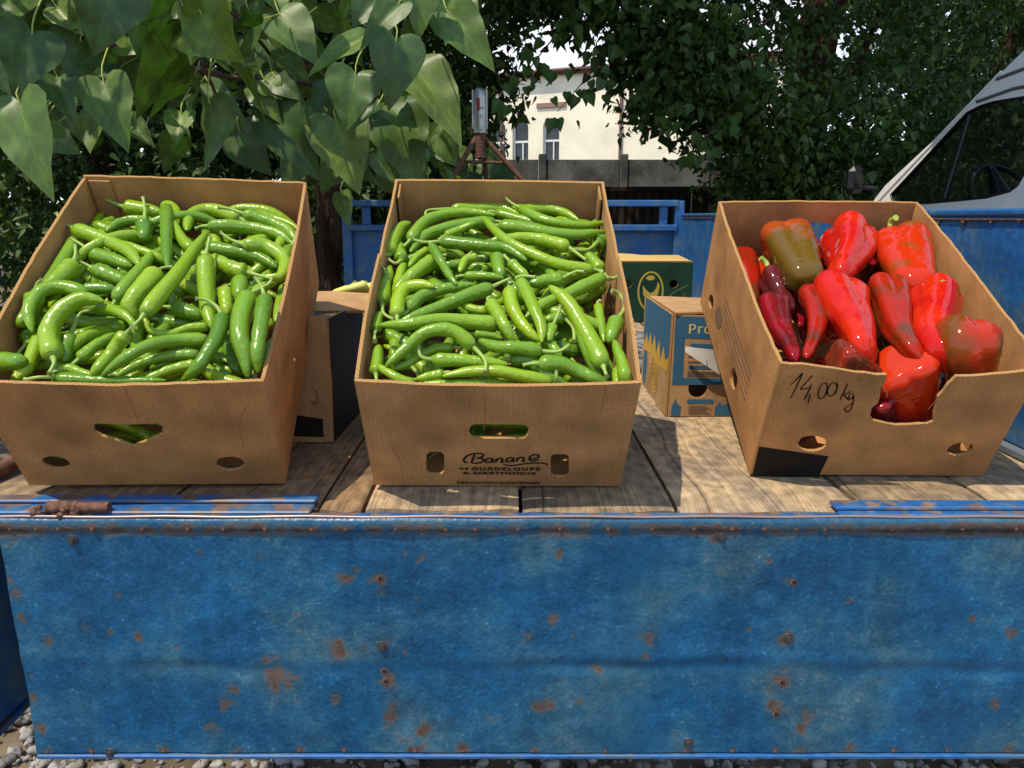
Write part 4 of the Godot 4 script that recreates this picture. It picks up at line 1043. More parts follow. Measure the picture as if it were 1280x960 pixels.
	big.append_array(notch)
	big.append(notch[notch.size() - 1] + Vector2(0, 0.06))
	var cut := Geometry2D.clip_polygons(fo, big)
	var best: PackedVector2Array = cut[0]
	for q in cut:
		if q.size() > best.size(): best = q
	wall_part("front_wall", best, HOLES_R.map(func(q): return v2s(q)), th, fx, M.card_r, t, "torn front wall with a broken out notch")
	wall_part("side_wall", wavy_top(th + g, l - th - g, 0, [h, h - 0.004, h + 0.001, h - 0.002, h], 16, 0.003), SIDE_HOLES_R.map(func(q): return v2s(q)), th, side_xf(-w / 2, -1, h, l, 0.004), M.card_r, t)
	wall_part("side_wall", wavy_top(th + g, l - th - g, 0, [h, h - 0.003, h - 0.001, h], 17, 0.003), [], th, side_xf(w / 2, 1, h, l, 0.006), M.card_r, t)
	wall_part("rear_wall", wavy_top(-w / 2, w / 2, 0, [h, h + 0.001, h], 18, 0.002), [v2s(REAR_HOLE_R)], th, rear_xf(l, w, h, 0.003), M.card_r, t)
	wall_part("base", rect2(-w / 2 + th + g, th + g, w / 2 - th - g, l - th - g), [], th, func(q: Vector2, dep: float): return Vector3(q.x, 0.0005 + dep, -q.y), M.card_r, t)
	ink = MB.new()
	for s in HAND_R:
		stroke(ink, v2s(s), 0.0021, fx, -0.0007, 0.5)
	part("handwriting", ink.mesh(M.ink), t)
	ink = MB.new()
	flat_poly(ink, v2s(PATCH_R), fx, -0.0008)
	part("black_print", ink.mesh(M.patch), t)
	ink = MB.new()
	flat_poly(ink, v2s(SIDE_SPOT_R), side_xf(-w / 2, -1, h, l, 0.004), -0.0008)
	for k in 5:
		flat_poly(ink, rect2(0.10, 0.075 + k * 0.014, 0.33, 0.080 + k * 0.014), side_xf(-w / 2, -1, h, l, 0.004), -0.0008)
	part("faded_print", ink.mesh(mat(Color(0.46, 0.35, 0.27), 0.8)), t)
	# creases on the torn front
	var cr := MB.new()
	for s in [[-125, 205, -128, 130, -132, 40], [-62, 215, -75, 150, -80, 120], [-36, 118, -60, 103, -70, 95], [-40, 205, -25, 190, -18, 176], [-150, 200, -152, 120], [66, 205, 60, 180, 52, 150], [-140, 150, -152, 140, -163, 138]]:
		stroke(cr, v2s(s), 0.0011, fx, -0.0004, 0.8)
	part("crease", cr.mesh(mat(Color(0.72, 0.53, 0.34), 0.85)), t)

# ---------------------------------------------------------------- vegetables
func chili_color(tone_in: float) -> Color:
	var tone := lerpf(0.53, tone_in, 0.66)
	var st := [[0.0, Color(0.035, 0.090, 0.009)], [0.3, Color(0.075, 0.170, 0.011)], [0.55, Color(0.150, 0.275, 0.013)], [0.78, Color(0.23, 0.345, 0.015)], [1.0, Color(0.33, 0.42, 0.020)]]
	for i in 4:
		if tone <= st[i + 1][0]:
			return st[i][1].lerp(st[i + 1][1], (tone - st[i][0]) / (st[i + 1][0] - st[i][0]))
	return st[4][1]

func chili_profile(t: float) -> float:
	var s := 1.0
	if t < 0.09: s = 0.62 + 0.38 * sin(t / 0.09 * PI / 2)
	elif t < 0.66: s = lerpf(1.0, 0.80, (t - 0.09) / 0.57)
	else:
		var q := (t - 0.66) / 0.34
		s = 0.80 * (1.0 - pow(q, 2.3)) + 0.17 * pow(q, 2.3)
	return s

func chili_body(p: PackedVector3Array, r: float, tone: float, sd: int) -> ArrayMesh:
	var mb := MB.new()
	var q := catmull(p, 22)
	var rad := PackedFloat32Array()
	var cols := PackedColorArray()
	var rr := RandomNumberGenerator.new()
	rr.seed = sd
	var ph := rr.randf() * TAU
	var am := rr.randf_range(0.03, 0.08)
	var bend := rr.randf_range(-0.12, 0.12)
	var wr := rr.randf_range(0.0, 0.045)
	for i in q.size():
		var t := float(i) / (q.size() - 1)
		rad.append(r * chili_profile(t) * (1.0 + wr * sin(t * 23.0 + ph) + wr * 0.7 * sin(t * 41.0 + ph * 2.0)))
		cols.append(chili_color(clampf(tone + bend * (t - 0.5) * 2.0, 0.0, 1.0)))
	mb.tube(q, rad, 14, true, Color.WHITE, cols, func(t: float, a: float): return 1.0 + am * sin(a * 3.0 + ph + t * 1.5) + am * 0.6 * sin(a * 2.0 - ph + t * 3.0))
	return mb.mesh(M.chili)

func chili_stem(sp: PackedVector3Array, dir: Vector3, r: float, tone: float) -> ArrayMesh:
	var mb := MB.new()
	var cc := chili_color(clampf(tone * 0.6 + 0.2, 0.0, 1.0)).lerp(Color(0.16, 0.24, 0.05), 0.35)
	var pc := Color(0.27, 0.38, 0.08)
	# calyx: a low scalloped cap over the shoulder
	var cp := PackedVector3Array([-dir * r * 0.25, -dir * r * 0.02, dir * r * 0.14, dir * r * 0.26])
	mb.tube(cp, PackedFloat32Array([r * 0.80, r * 0.68, r * 0.45, r * 0.2]), 10, true, cc, PackedColorArray(), func(t: float, a: float): return 1.0 + 0.10 * sin(a * 5.0) * (1.0 - t))
	if sp.size() > 1:
		var q := PackedVector3Array([dir * r * 0.05])
		q.append_array(sp.slice(1))
		var c2 := catmull(q, 14)
		var rad := PackedFloat32Array()
		var cols := PackedColorArray()
		for i in c2.size():
			var t := float(i) / (c2.size() - 1)
			rad.append(lerpf(r * 0.38, 0.0025, minf(1.0, t * 2.2)) * (1.0 if t < 0.9 else 1.0 + (t - 0.9) * 6.0))
			cols.append(pc.lerp(cc, 1.0 - minf(1.0, t * 2.5)).lerp(Color(0.22, 0.20, 0.10), maxf(0.0, t - 0.85) * 4.0))
		mb.tube(c2, rad, 7, true, pc, cols)
	return mb.mesh(M.stem)

func chili(n: String, pts: Array, r_mm: float, tone: float, stem: Array, label: String) -> void:
	var x := box_xf(BOX_L if n == "L" else BOX_C)
	var p := v3s(pts)
	for i in p.size(): p[i] = x * p[i]
	var o := p[0]
	for i in p.size(): p[i] -= o
	var r := maxf(r_mm * 0.001, 0.0075)
	var t := thing("green_chili", label, "chili pepper", o, "green chilies heaped in the left box" if n == "L" else "green chilies heaped in the middle box")
	part("body", chili_body(p, r, tone, label.hash()), t)
	var dir := (p[0] - p[1]).normalized()
	var sp := v3s(stem)
	for i in sp.size(): sp[i] = x * sp[i] - o
	if sp.is_empty():
		var side := dir.cross(Vector3.UP).normalized()
		sp = PackedVector3Array([Vector3.ZERO, dir * r * 1.0, dir * r * 1.8 + side * r * 0.5 - Vector3.UP * r * 0.3])
	part("stem", chili_stem(sp, dir, r, tone), t)

func fill_chilies() -> void:
	rng.seed = 404
	for k in 6:
		var l := rng.randf_range(0.12, 0.16)
		var c := rng.randf_range(-0.03, 0.03)
		var p := PackedVector3Array([Vector3(-l / 2, 0, 0), Vector3(-l / 5, 0, c), Vector3(l / 5, 0, c), Vector3(l / 2, 0, 0)])
		chili_variants.append([chili_body(p, rng.randf_range(0.010, 0.0125), 0.42 + 0.09 * k, k), chili_stem(PackedVector3Array([Vector3.ZERO, Vector3(-0.02, 0.0, 0.006), Vector3(-0.032, 0.004, 0.014)]), Vector3(-1, 0, 0), 0.011, 0.5), l])
	for n in ["L", "C"]:
		var b: Array = BOX_L if n == "L" else BOX_C
		var x := box_xf(b)
		var lab := "green chili buried under the others in the left box" if n == "L" else "green chili buried under the others in the middle box"
		var grp := "green chilies heaped in the left box" if n == "L" else "green chilies heaped in the middle box"
		for i in 90:
			var k := rng.randi() % 6
			var vr: Array = chili_variants[k]
			var a := rng.randf() * TAU
			var hw: float = b[6] / 2 - 0.024
			var ex: float = absf(cos(a)) * vr[2] / 2
			var ez: float = absf(sin(a)) * vr[2] / 2
			# spread over a grid so that no gap stays open
			var lx := -hw + 2.0 * hw * ((i % 5) + rng.randf()) / 5.0
			var lz: float = -0.03 - (b[7] - 0.06) * ((i / 5) % 8 + rng.randf()) / 8.0
			lx = clampf(lx, -hw + ex, hw - ex)
			lz = clampf(lz, -b[7] + 0.03 + ez, -0.028 - ez)
			var q := -lz / b[7] as float
			var ly: float = b[8] - (0.039 if i < 40 else 0.060) - 0.030 * pow(q, 1.3) + 0.012 * sin(q * PI) - rng.randf() * 0.010
			if i >= 80:   # those that show through the holes of the front wall
				a = rng.randf_range(-0.25, 0.25) + (PI if i % 2 else 0.0)
				lz = -0.048 - 0.014 * (i % 2)
				lx = clampf(-0.10 + 0.10 * ((i - 80) % 3) + rng.randf_range(-0.02, 0.02), -hw + vr[2] / 2, hw - vr[2] / 2)
				ly = 0.032 + 0.023 * ((i - 80) / 3)
			var t := thing("green_chili", lab, "chili pepper", Vector3.ZERO, grp)
			part("body", vr[0], t)
			if i % 2 == 0: part("stem", vr[1], t)
			t.transform = x * Transform3D(Basis(Vector3.UP, a) * Basis(Vector3.RIGHT, rng.randf() * TAU if i < 80 else PI / 2 * (1 if i % 3 else -1)), Vector3(lx, ly, lz))

func red_color(kind: String, p: Vector3, t: float, nz: FastNoiseLite) -> Color:
	var a := nz.get_noise_3dv(p * 1.0) * 0.5 + 0.5
	var b := nz.get_noise_3dv(p * 2.3 + Vector3(5, 1, 2)) * 0.5 + 0.5
	var red := Color(0.43, 0.010, 0.004)
	var orange := Color(0.44, 0.030, 0.005)
	var maroon := Color(0.11, 0.012, 0.012)
	var brown := Color(0.11, 0.024, 0.009)
	var olive := Color(0.115, 0.065, 0.010)
	var g := clampf((a - 0.42) * 4.0, 0.0, 1.0)
	match kind:
		"re": return red.lerp(Color(0.50, 0.022, 0.004), g)
		"or": return orange
		"og": return orange.lerp(Color(0.46, 0.022, 0.005), clampf((b - 0.4) * 3.0, 0.0, 1.0)).lerp(Color(0.46, 0.075, 0.008), clampf((t - 0.72) * 3.0, 0.0, 0.8))
		"gr": return Color(0.44, 0.024, 0.005).lerp(olive.lerp(orange, 0.2), clampf((a - 0.56) * 6.0, 0.0, 0.85))
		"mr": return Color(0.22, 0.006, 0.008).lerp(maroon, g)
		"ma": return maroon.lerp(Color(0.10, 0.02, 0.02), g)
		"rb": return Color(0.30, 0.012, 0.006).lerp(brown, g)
		"br": return Color(0.32, 0.016, 0.006).lerp(Color(0.13, 0.034, 0.009), g)
		"bb": return Color(0.38, 0.025, 0.006).lerp(Color(0.15, 0.048, 0.010), clampf((a - 0.40) * 5.0, 0.0, 1.0))
	return Color(0.34, 0.050, 0.008).lerp(olive, clampf((t - 0.12) * 3.0 + (a - 0.5) * 1.4, 0.0, 1.0))

func red_pepper(pts: Array, r_mm: float, kind: String, stem: Array, label: String, x := box_xf(BOX_R)) -> void:
	var p := v3s(pts)
	for i in p.size(): p[i] = x * p[i]
	var o := p[0]
	for i in p.size(): p[i] -= o
	var r := r_mm * 0.001
	var t := thing("sweet_pepper", label, "sweet pepper", o, "red sweet peppers in the right box")
	var q := catmull(p, 52)
	var nz := FastNoiseLite.new()
	nz.seed = label.hash() % 1000; nz.frequency = 14.0
	var nd := FastNoiseLite.new()
	nd.seed = nz.seed + 7; nd.frequency = 1.0
	var ph: float = nd.get_noise_1d(3.0) * 6.0
	var lobes := 3.0 if nz.seed % 2 else 4.0
	var slim := r < 0.026
	var tip := 0.68 if kind in ["ol", "gr", "og", "bb"] else 0.46
	var mb := MB.new()
	var m := q.size()
	var x0 := Vector3.ZERO
	var frames := []
	for i in m:
		var tg := (q[mini(i + 1, m - 1)] - q[maxi(i - 1, 0)]).normalized()
		if i == 0: x0 = tg.cross(Vector3(0.3, 0.2, 0.9)).normalized()
		x0 = (x0 - tg * x0.dot(tg)).normalized()
		frames.append([tg, x0, tg.cross(x0)])
	var rad := func(t: float, a: float) -> float:
		var s := 1.0
		if t < 0.16: s = pow(sin(clampf(t / 0.16, 0.0, 1.0) * PI / 2), 0.50) + 0.01
		elif t < 0.80: s = lerpf(1.0, tip, pow((t - 0.16) / 0.64, 1.25))
		else:
			var k := (t - 0.80) / 0.20
			s = tip * pow(maxf(0.0, 1.0 - k * k), 0.6) + 0.015
		var lob := (0.10 if not slim else 0.05) * (1.0 - 0.5 * t)
		s *= 1.0 + lob * cos(a * lobes + ph + t * 0.8) + 0.05 * cos(a * 2.0 + ph * 2.0)
		s *= 1.0 - (0.13 if not slim else 0.05) * pow(1.0 - absf(cos(a * lobes * 0.5 + ph * 0.5 + t * 0.4 + 0.5 * nd.get_noise_1d(t * 3.0))), 4.0) * clampf(1.15 - t, 0.0, 1.0)
		s *= 1.0 + 0.07 * nd.get_noise_3d(cos(a) * 1.0, sin(a) * 1.0, t * 2.2) + 0.015 * nd.get_noise_3d(cos(a) * 3.0, sin(a) * 3.0, t * 7.0)
		return s * r
	var f := func(u: float, v: float) -> Vector3:
		var i := int(round(v * (m - 1)))
		var a := u * TAU
		var rr: float = rad.call(v, a)
		var sink := 0.0
		if v < 0.07: sink = r * 0.22 * (1.0 - v / 0.07) * (1.0 - v / 0.07)
		return q[i] + frames[i][0] * (sink if i < m - 1 else 0.0) * 0.6 + (frames[i][1] * cos(a) + frames[i][2] * sin(a)) * rr
	mb.grid(32, m - 1, f, func(u: float, v: float): return red_color(kind, f.call(u, v) + o * 3.0, v, nz), Vector2.ONE, true)
	# close both ends
	for e in [0, m - 1]:
		var tg: Vector3 = frames[e][0] * (-1.0 if e == 0 else 1.0)
		var c := mb.vert(q[e] - tg * r * (0.125 if e == 0 else -0.02), tg, Vector2.ZERO, red_color(kind, q[e], 0.0 if e == 0 else 1.0, nz))
		for k in 32:
			mb.tri(c, e * 33 + k, e * 33 + k + 1)
	part("body", mb.mesh(M.red), t)
	if stem.is_empty():
		return   # the blossom end is up, its stem lies buried
	var sp := v3s(stem)
	var sb := MB.new()
	var dir: Vector3 = -frames[0][0]
	var sc := Color(0.34, 0.42, 0.08)
	if sp.size() > 1:
		for i in sp.size(): sp[i] = x * sp[i] - o
		var c2 := catmull(PackedVector3Array([-dir * r * 0.15, sp[0], sp[1], sp[sp.size() - 1]]), 12)
		var rd := PackedFloat32Array()
		for i in 12: rd.append(lerpf(0.0085, 0.0050, minf(1.0, i / 6.0)) if i < 11 else 0.006)
		sb.tube(c2, rd, 9, true, sc)
	else:
		sb.tube(PackedVector3Array([-dir * r * 0.2, dir * r * 0.15, dir * r * 0.4]), PackedFloat32Array([0.009, 0.006, 0.005]), 8, true, sc)
	sb.tube(PackedVector3Array([-dir * r * 0.22, -dir * r * 0.08, dir * r * 0.04]), PackedFloat32Array([r * 0.5, r * 0.42, r * 0.15]), 10, true, Color(0.20, 0.28, 0.05))
	part("stem", sb.mesh(M.stem), t)

func fill_red() -> void:
	rng.seed = 909
	for i in 12:
		var lx := -0.13 + 0.13 * (i % 3) + rng.randf_range(-0.015, 0.015)
		var row := i / 3
		if row == 0: lx = [-0.100, 0.015, 0.125][i]
		var lz := -0.054 - 0.115 * row
		var ly := 0.085 if row > 0 else 0.066
		var a := rng.randf() * TAU if row > 0 else rng.randf_range(-0.3, 0.3)
		var d := Vector3(cos(a), 0, sin(a)) * 0.05
		var c := Vector3(lx, ly, lz)
		var pp := []
		for k in 5:
			var q := (c + d * (k / 2.0 - 1.0)).clamp(Vector3(-0.15, 0.05, -0.46), Vector3(0.15, 0.2, -0.052))
			pp.append(int(q.x * 1000)); pp.append(int(q.y * 1000) + [0, 4, 5, 4, 0][k]); pp.append(int(q.z * 1000))
		red_pepper(pp, 33.0 if row > 0 else 40.0, ["mr", "re", "rb"][i % 3], [], "red sweet pepper buried under the others in its box")

# ---------------------------------------------------------------- smaller cartons
func plain_xf(o: Vector3, ux: Vector3, uy: Vector3) -> Callable:
	var n := ux.cross(uy).normalized()
	return func(q: Vector2, dep: float) -> Vector3: return o + ux * q.x + uy * q.y - n * dep

func build_small_boxes() -> void:
	# tan box that carries the left box
	var t := thing("support_box", "tan cardboard box with black corner square under the left chili box", "box", Vector3(-0.344, BED + 0.001, -1.462))
	var fx := plain_xf(Vector3.ZERO, Vector3.RIGHT, Vector3.UP)
	wall_part("front_wall", PackedVector2Array([Vector2(-0.30, 0), Vector2(0, 0), Vector2(0.002, 0.12), Vector2(-0.004, 0.243), Vector2(-0.034, 0.243), Vector2(-0.044, 0.165), Vector2(-0.30, 0.165)]), [], 0.005, fx, M.card_s, t)
	wall_part("side_wall", rect2(0.006, 0, 0.30, 0.238), [], 0.005, plain_xf(Vector3.ZERO, Vector3(0.03, 0, -1).normalized(), Vector3.UP), M.navy, t, "dark blue printed side wall")
	wall_part("rear_wall", rect2(-0.30, 0, 0.0, 0.165), [], 0.005, plain_xf(Vector3(0, 0, -0.305), Vector3.RIGHT, Vector3.UP), M.card_s, t)
	wall_part("side_wall", rect2(0.006, 0, 0.30, 0.165), [], 0.005, plain_xf(Vector3(-0.30, 0, 0), Vector3(0, 0, -1), Vector3.UP), M.card_s, t)
	var flap := MB.new()
	var fe := MB.new()
	sheet(flap, fe, PackedVector2Array([Vector2(-0.045, 0.0), Vector2(0.005, 0.006), Vector2(0.075, 0.014), Vector2(0.080, 0.125), Vector2(-0.02, 0.135), Vector2(-0.050, 0.13)]), [], 0.005, plain_xf(Vector3(-0.03, 0.236, -0.135), Vector3(1, -0.03, 0).normalized(), Vector3(0.0, 0.22, -1).normalized()))
	var fm := flap.mesh(M.card_s)
	fe.mesh(M.edge, fm)
	part("lid_flap", fm, t)
	var ink := MB.new()
	flat_poly(ink, PackedVector2Array([Vector2(-0.085, 0.012), Vector2(-0.018, 0.010), Vector2(-0.018, 0.046), Vector2(-0.085, 0.056)]), fx, -0.0006)
	part("black_print", ink.mesh(M.patch), t)
	ink = MB.new()
	stroke(ink, v2s([-40, 82, -32, 76, -26, 84, -29, 100, -34, 103]), 0.0014, fx, -0.0006)
	part("printed_curl", ink.mesh(M.ink_brown), t)
	# pale peppers behind the flap
	var labs := ["pale yellow green pepper lying behind the tan flap, nearest the middle box", "pale wrinkled yellow pepper behind the tan flap", "small pale yellow pepper at the back behind the tan flap"]
	for i in 3:
		var c := Vector3(-0.375 + 0.022 * i, BED + 0.262 - 0.003 * i, -1.80 - 0.02 * i)
		var o := thing("pale_pepper", labs[i], "pepper", c, "pale peppers in the tan box")
		var p := PackedVector3Array([Vector3(0.045, 0.012, 0), Vector3(0.02, 0.006, 0.008), Vector3(-0.02, -0.004, 0.005), Vector3(-0.05, -0.02, -0.01)])
		var mb := MB.new()
		var q := catmull(p, 14)
		var rd := PackedFloat32Array()
		for k in 14: rd.append(0.011 * chili_profile(k / 13.0))
		mb.tube(q, rd, 10, true, Color(0.55, 0.55, 0.12), PackedColorArray(), func(tt: float, a: float): return 1.0 + 0.10 * sin(a * 4.0 + tt * 6.0) + 0.06 * sin(tt * 30.0))
		part("body", mb.mesh(M.stem), o)
		part("stem", chili_stem(PackedVector3Array([Vector3.ZERO, Vector3(0.01, 0.012, 0), Vector3(0.02, 0.02, 0.005)]), Vector3(1, 0.2, 0).normalized(), 0.011, 0.9), o)
	var mass := thing("support_box", "low cardboard box hidden under the rear of the middle chili box", "box", Vector3(-0.02, BED + 0.001, -1.50))
	for k in [[Vector3(-0.12, 0, 0), Vector3.RIGHT, 0.24, "front_wall"], [Vector3(-0.12, 0, -0.22), Vector3.RIGHT, 0.24, "rear_wall"], [Vector3(-0.12, 0, -0.006), Vector3(0, 0, -1), 0.208, "side_wall"], [Vector3(0.12, 0, -0.006), Vector3(0, 0, -1), 0.208, "side_wall"]]:
		wall_part(k[3], rect2(0, 0, k[2], 0.20), [], 0.005, plain_xf(k[0], k[1], Vector3.UP), M.card_s, mass)

	# blue printed box under the right box
	t = thing("printed_box", "small worn blue and tan printed carton with round hole under the red pepper box", "box", Vector3(0.343, BED + 0.001, -1.662))
	var H := 0.222
	var hole := PackedVector2Array()
	for i in 20: hole.append(Vector2(0.058, 0.062) + Vector2(cos(TAU * i / 20), sin(TAU * i / 20)) * 0.0205)
	wall_part("front_wall", PackedVector2Array([Vector2(-0.004, 0), Vector2(0.26, 0), Vector2(0.26, H - 0.01), Vector2(0.002, H)]), [hole], 0.005, fx, M.card_s, t)
	var lx := plain_xf(Vector3(-0.003, 0, -0.372), Vector3(-0.02, 0, 1).normalized(), Vector3(0.03, 1, 0).normalized())
	wall_part("side_wall", rect2(0, 0, 0.366, H), [], 0.005, lx, M.card_s, t)
	wall_part("side_wall", rect2(0, 0, 0.366, H - 0.015), [], 0.005, plain_xf(Vector3(0.262, 0, -0.006), Vector3(0, 0, -1), Vector3.UP), M.card_s, t)
	wall_part("rear_wall", rect2(0, 0, 0.26, H - 0.004), [], 0.005, plain_xf(Vector3(0, 0, -0.372), Vector3.RIGHT, Vector3.UP), M.card_s, t)
	wall_part("top_flap", PackedVector2Array([Vector2(0.002, -0.004), Vector2(0.075, 0.012), Vector2(0.085, 0.035), Vector2(0.11, 0.05), Vector2(0.13, 0.09), Vector2(0.15, 0.30), Vector2(0.008, 0.36)]), [], 0.004, plain_xf(Vector3(0.0, H + 0.0045, 0.0), Vector3(1, 0, 0), Vector3(0, 0.0, -1)), M.card_s, t)
	wall_part("top_flap", rect2(0.02, 0.06, 0.25, 0.36), [], 0.004, plain_xf(Vector3(0.0, H - 0.012, 0.0), Vector3(1, 0, 0), Vector3(0, 0.0, -1)), M.card_s, t)
	var blue := MB.new()
	var B2 := func(a: Array): flat_poly(blue, v2s(a), fx, -0.0006)
	B2.call([2, 172, 255, 165, 255, 211, 4, 219]); B2.call([2, 70, 25, 70, 25, 172, 3, 172]); B2.call([25, 70, 260, 70, 260, 85, 25, 85])
	B2.call([2, 2, 22, 2, 24, 22, 14, 30, 12, 40, 3, 22]); B2.call([96, 2, 130, 2, 130, 30, 112, 24, 108, 34, 98, 20])
	B2.call([38, 150, 110, 148, 110, 158, 38, 160]); B2.call([36, 104, 110, 104, 110, 112, 36, 112])
	B2.call([38, 28, 92, 28, 95, 33, 92, 38, 38, 38, 35, 33])
	part("blue_print", blue.mesh(M.blue_ink), t)
	var br := MB.new()
	for k in 3: flat_poly(br, rect2(0.034, 0.088 + 0.0042 * k, 0.112 - 0.01 * (k % 2), 0.0902 + 0.0042 * k), fx, -0.0006)
	for k in 2: flat_poly(br, rect2(0.034, 0.118 + 0.012 * k, 0.075, 0.121 + 0.012 * k), fx, -0.0006)
	for k in 6: flat_poly(br, rect2(0.04, 0.004 + 0.0036 * k, 0.09 - 0.006 * (k % 3), 0.0054 + 0.0036 * k), fx, -0.0006)
	part("small_print", br.mesh(mat(Color(0.34, 0.27, 0.22), 0.8)), t)
	lettering("Produ", t, 0.033, 0.192, 0.022, 0.088, M.cream_ink, Transform3D(Basis(), Vector3(0, 0, 0.0006)), "Droid Sans", false)
	# left face print
	blue = MB.new()
	flat_poly(blue, v2s([0, 222, 366, 222, 366, 132, 330, 118, 300, 145, 270, 108, 240, 150, 205, 112, 175, 152, 140, 118, 110, 150, 80, 116, 50, 140, 20, 110, 0, 130]), lx, -0.0006)
	var el := PackedVector2Array()
	for i in 20: el.append(Vector2(0.05, 0.055) + Vector2(cos(TAU * i / 20) * 0.03, sin(TAU * i / 20) * 0.05))
	flat_poly(blue, el, lx, -0.0006)
	part("blue_print", blue.mesh(M.blue_ink), t)
	var yl := MB.new()
	flat_poly(yl, v2s([0, 128, 20, 108, 50, 138, 80, 114, 110, 148, 140, 116, 175, 150, 205, 110, 240, 148, 270, 106, 300, 143, 330, 116, 366, 130, 366, 96, 250, 88, 130, 96, 0, 88]), lx, -0.0007)
	for k in 4:
		var ring := PackedVector2Array()
		for i in 17: ring.append(Vector2(0.20, 0.058) + Vector2(cos(TAU * i / 16) * 0.014 * (k + 1), sin(TAU * i / 16) * 0.010 * (k + 1)))
		stroke(yl, ring, 0.006, lx, -0.0008, 0.0)
	part("yellow_print", yl.mesh(mat(Color(0.72, 0.56, 0.16), 0.8)), t)
	# white paper tag
	t = thing("paper_tag", "folded white paper slip stuck between blue carton and red pepper box", "paper", Vector3(0.367, BED + 0.157, -1.652))
	var pp := MB.new()
	pp.grid(10, 4, func(u: float, v: float): return Vector3(u * 0.075, -u * 0.006 - v * (0.012 + 0.042 * u), 0.004 + 0.012 * sin(u * 2.6) * (1.0 - 0.4 * v)))
	pp.grid(10, 4, func(u: float, v: float): return Vector3(u * 0.075, -u * 0.006 - v * (0.012 + 0.042 * u), 0.0034 + 0.012 * sin(u * 2.6) * (1.0 - 0.4 * v)))
	part("sheet", pp.mesh(mat(Color(0.86, 0.84, 0.78), 0.8)), t)
	pp = MB.new()
	pp.tube(PackedVector3Array([Vector3(0.043, -0.028, 0.0165), Vector3(0.046, -0.045, 0.0175)]), PackedFloat32Array([0.0006, 0.0006]), 5)
	part("pen_mark", pp.mesh(M.ink), t)

	# green carton in the far corner
	t = thing("green_box", "dark green printed carton with open yellowish lid at the back of the trailer", "box", Vector3(0.40, BED + 0.001, -3.24))
	var gh := 0.242
	var hs := []
	for cx in [0.075, 0.262]:
		var hp := PackedVector2Array()
		for i in 14: hp.append(Vector2(cx, 0.155) + Vector2(cos(TAU * i / 14), sin(TAU * i / 14)) * 0.017)
		hs.append(hp)
	wall_part("front_wall", rect2(-0.06, 0, 0.338, gh), hs, 0.006, fx, M.green_print, t)
	for k in [[Vector3(0.338, 0, -0.007), 0.30], [Vector3(-0.06, 0, -0.007), 0.30]]:
		wall_part("side_wall", rect2(0, 0, k[1], gh), [], 0.006, plain_xf(k[0], Vector3(0, 0, -1), Vector3.UP), M.green_print, t)
	wall_part("rear_wall", rect2(-0.06, 0, 0.338, gh), [], 0.006, plain_xf(Vector3(0, 0, -0.314), Vector3.RIGHT, Vector3.UP), M.green_print, t)
	wall_part("lid_flap", PackedVector2Array([Vector2(-0.06, 0), Vector2(0.338, 0), Vector2(0.10, 0.085), Vector2(-0.06, 0.11)]), [], 0.005, plain_xf(Vector3(0, gh + 0.006, 0), Vector3.RIGHT, Vector3(0, 0.30, -1).normalized()), M.card_y, t)
	wall_part("lid_flap", PackedVector2Array([Vector2(0.338, 0.02), Vector2(0.338, 0.30), Vector2(0.12, 0.30), Vector2(0.11, 0.09)]), [], 0.005, plain_xf(Vector3(0, gh + 0.001, 0), Vector3.RIGHT, Vector3(0, 0.05, -1).normalized()), M.card_y, t)
	var em := MB.new()
	var ov := PackedVector2Array()
	for i in 25: ov.append(Vector2(0.168, 0.125) + Vector2(cos(TAU * i / 24) * 0.050, sin(TAU * i / 24) * 0.078))
	stroke(em, ov, 0.007, fx, -0.0007, 0.0)
	flat_poly(em, v2s([135, 150, 150, 130, 165, 118, 180, 122, 192, 140, 196, 165, 205, 150, 200, 115, 185, 92, 165, 85, 150, 92, 138, 112]), fx, -0.0007)
	flat_poly(em, v2s([145, 178, 160, 190, 175, 190, 186, 178, 175, 170, 158, 170]), fx, -0.0007)
	part("yellow_emblem", em.mesh(mat(Color(0.62, 0.54, 0.16), 0.8)), t)
	em = MB.new()
	stroke(em, v2s([215, 80, 245, 105, 280, 130, 320, 150]), 0.004, fx, -0.0006)
	stroke(em, v2s([235, 70, 262, 60, 290, 85, 310, 118]), 0.004, fx, -0.0006)
	stroke(em, v2s([5, 118, 40, 116]), 0.005, fx, -0.0006)
	stroke(em, v2s([0, 22, 18, 34, 10, 48]), 0.006, fx, -0.0006)
	part("pale_print", em.mesh(mat(Color(0.30, 0.42, 0.26), 0.8)), t)
	# newspaper under it
	var np := MB.new()
	np.grid(12, 14, func(u: float, v: float): return Vector3(0.30 + u * 0.30, BED + 0.003 + 0.004 * absf(sin(u * 9.0 + v * 4.0)) + 0.002 * sin(v * 17.0), -2.15 - v * 0.8), null, Vector2(2, 4))
	solo("newspaper", np.mesh(M.news), "crumpled grey newspaper lying on the boards before the green carton", "newspaper")

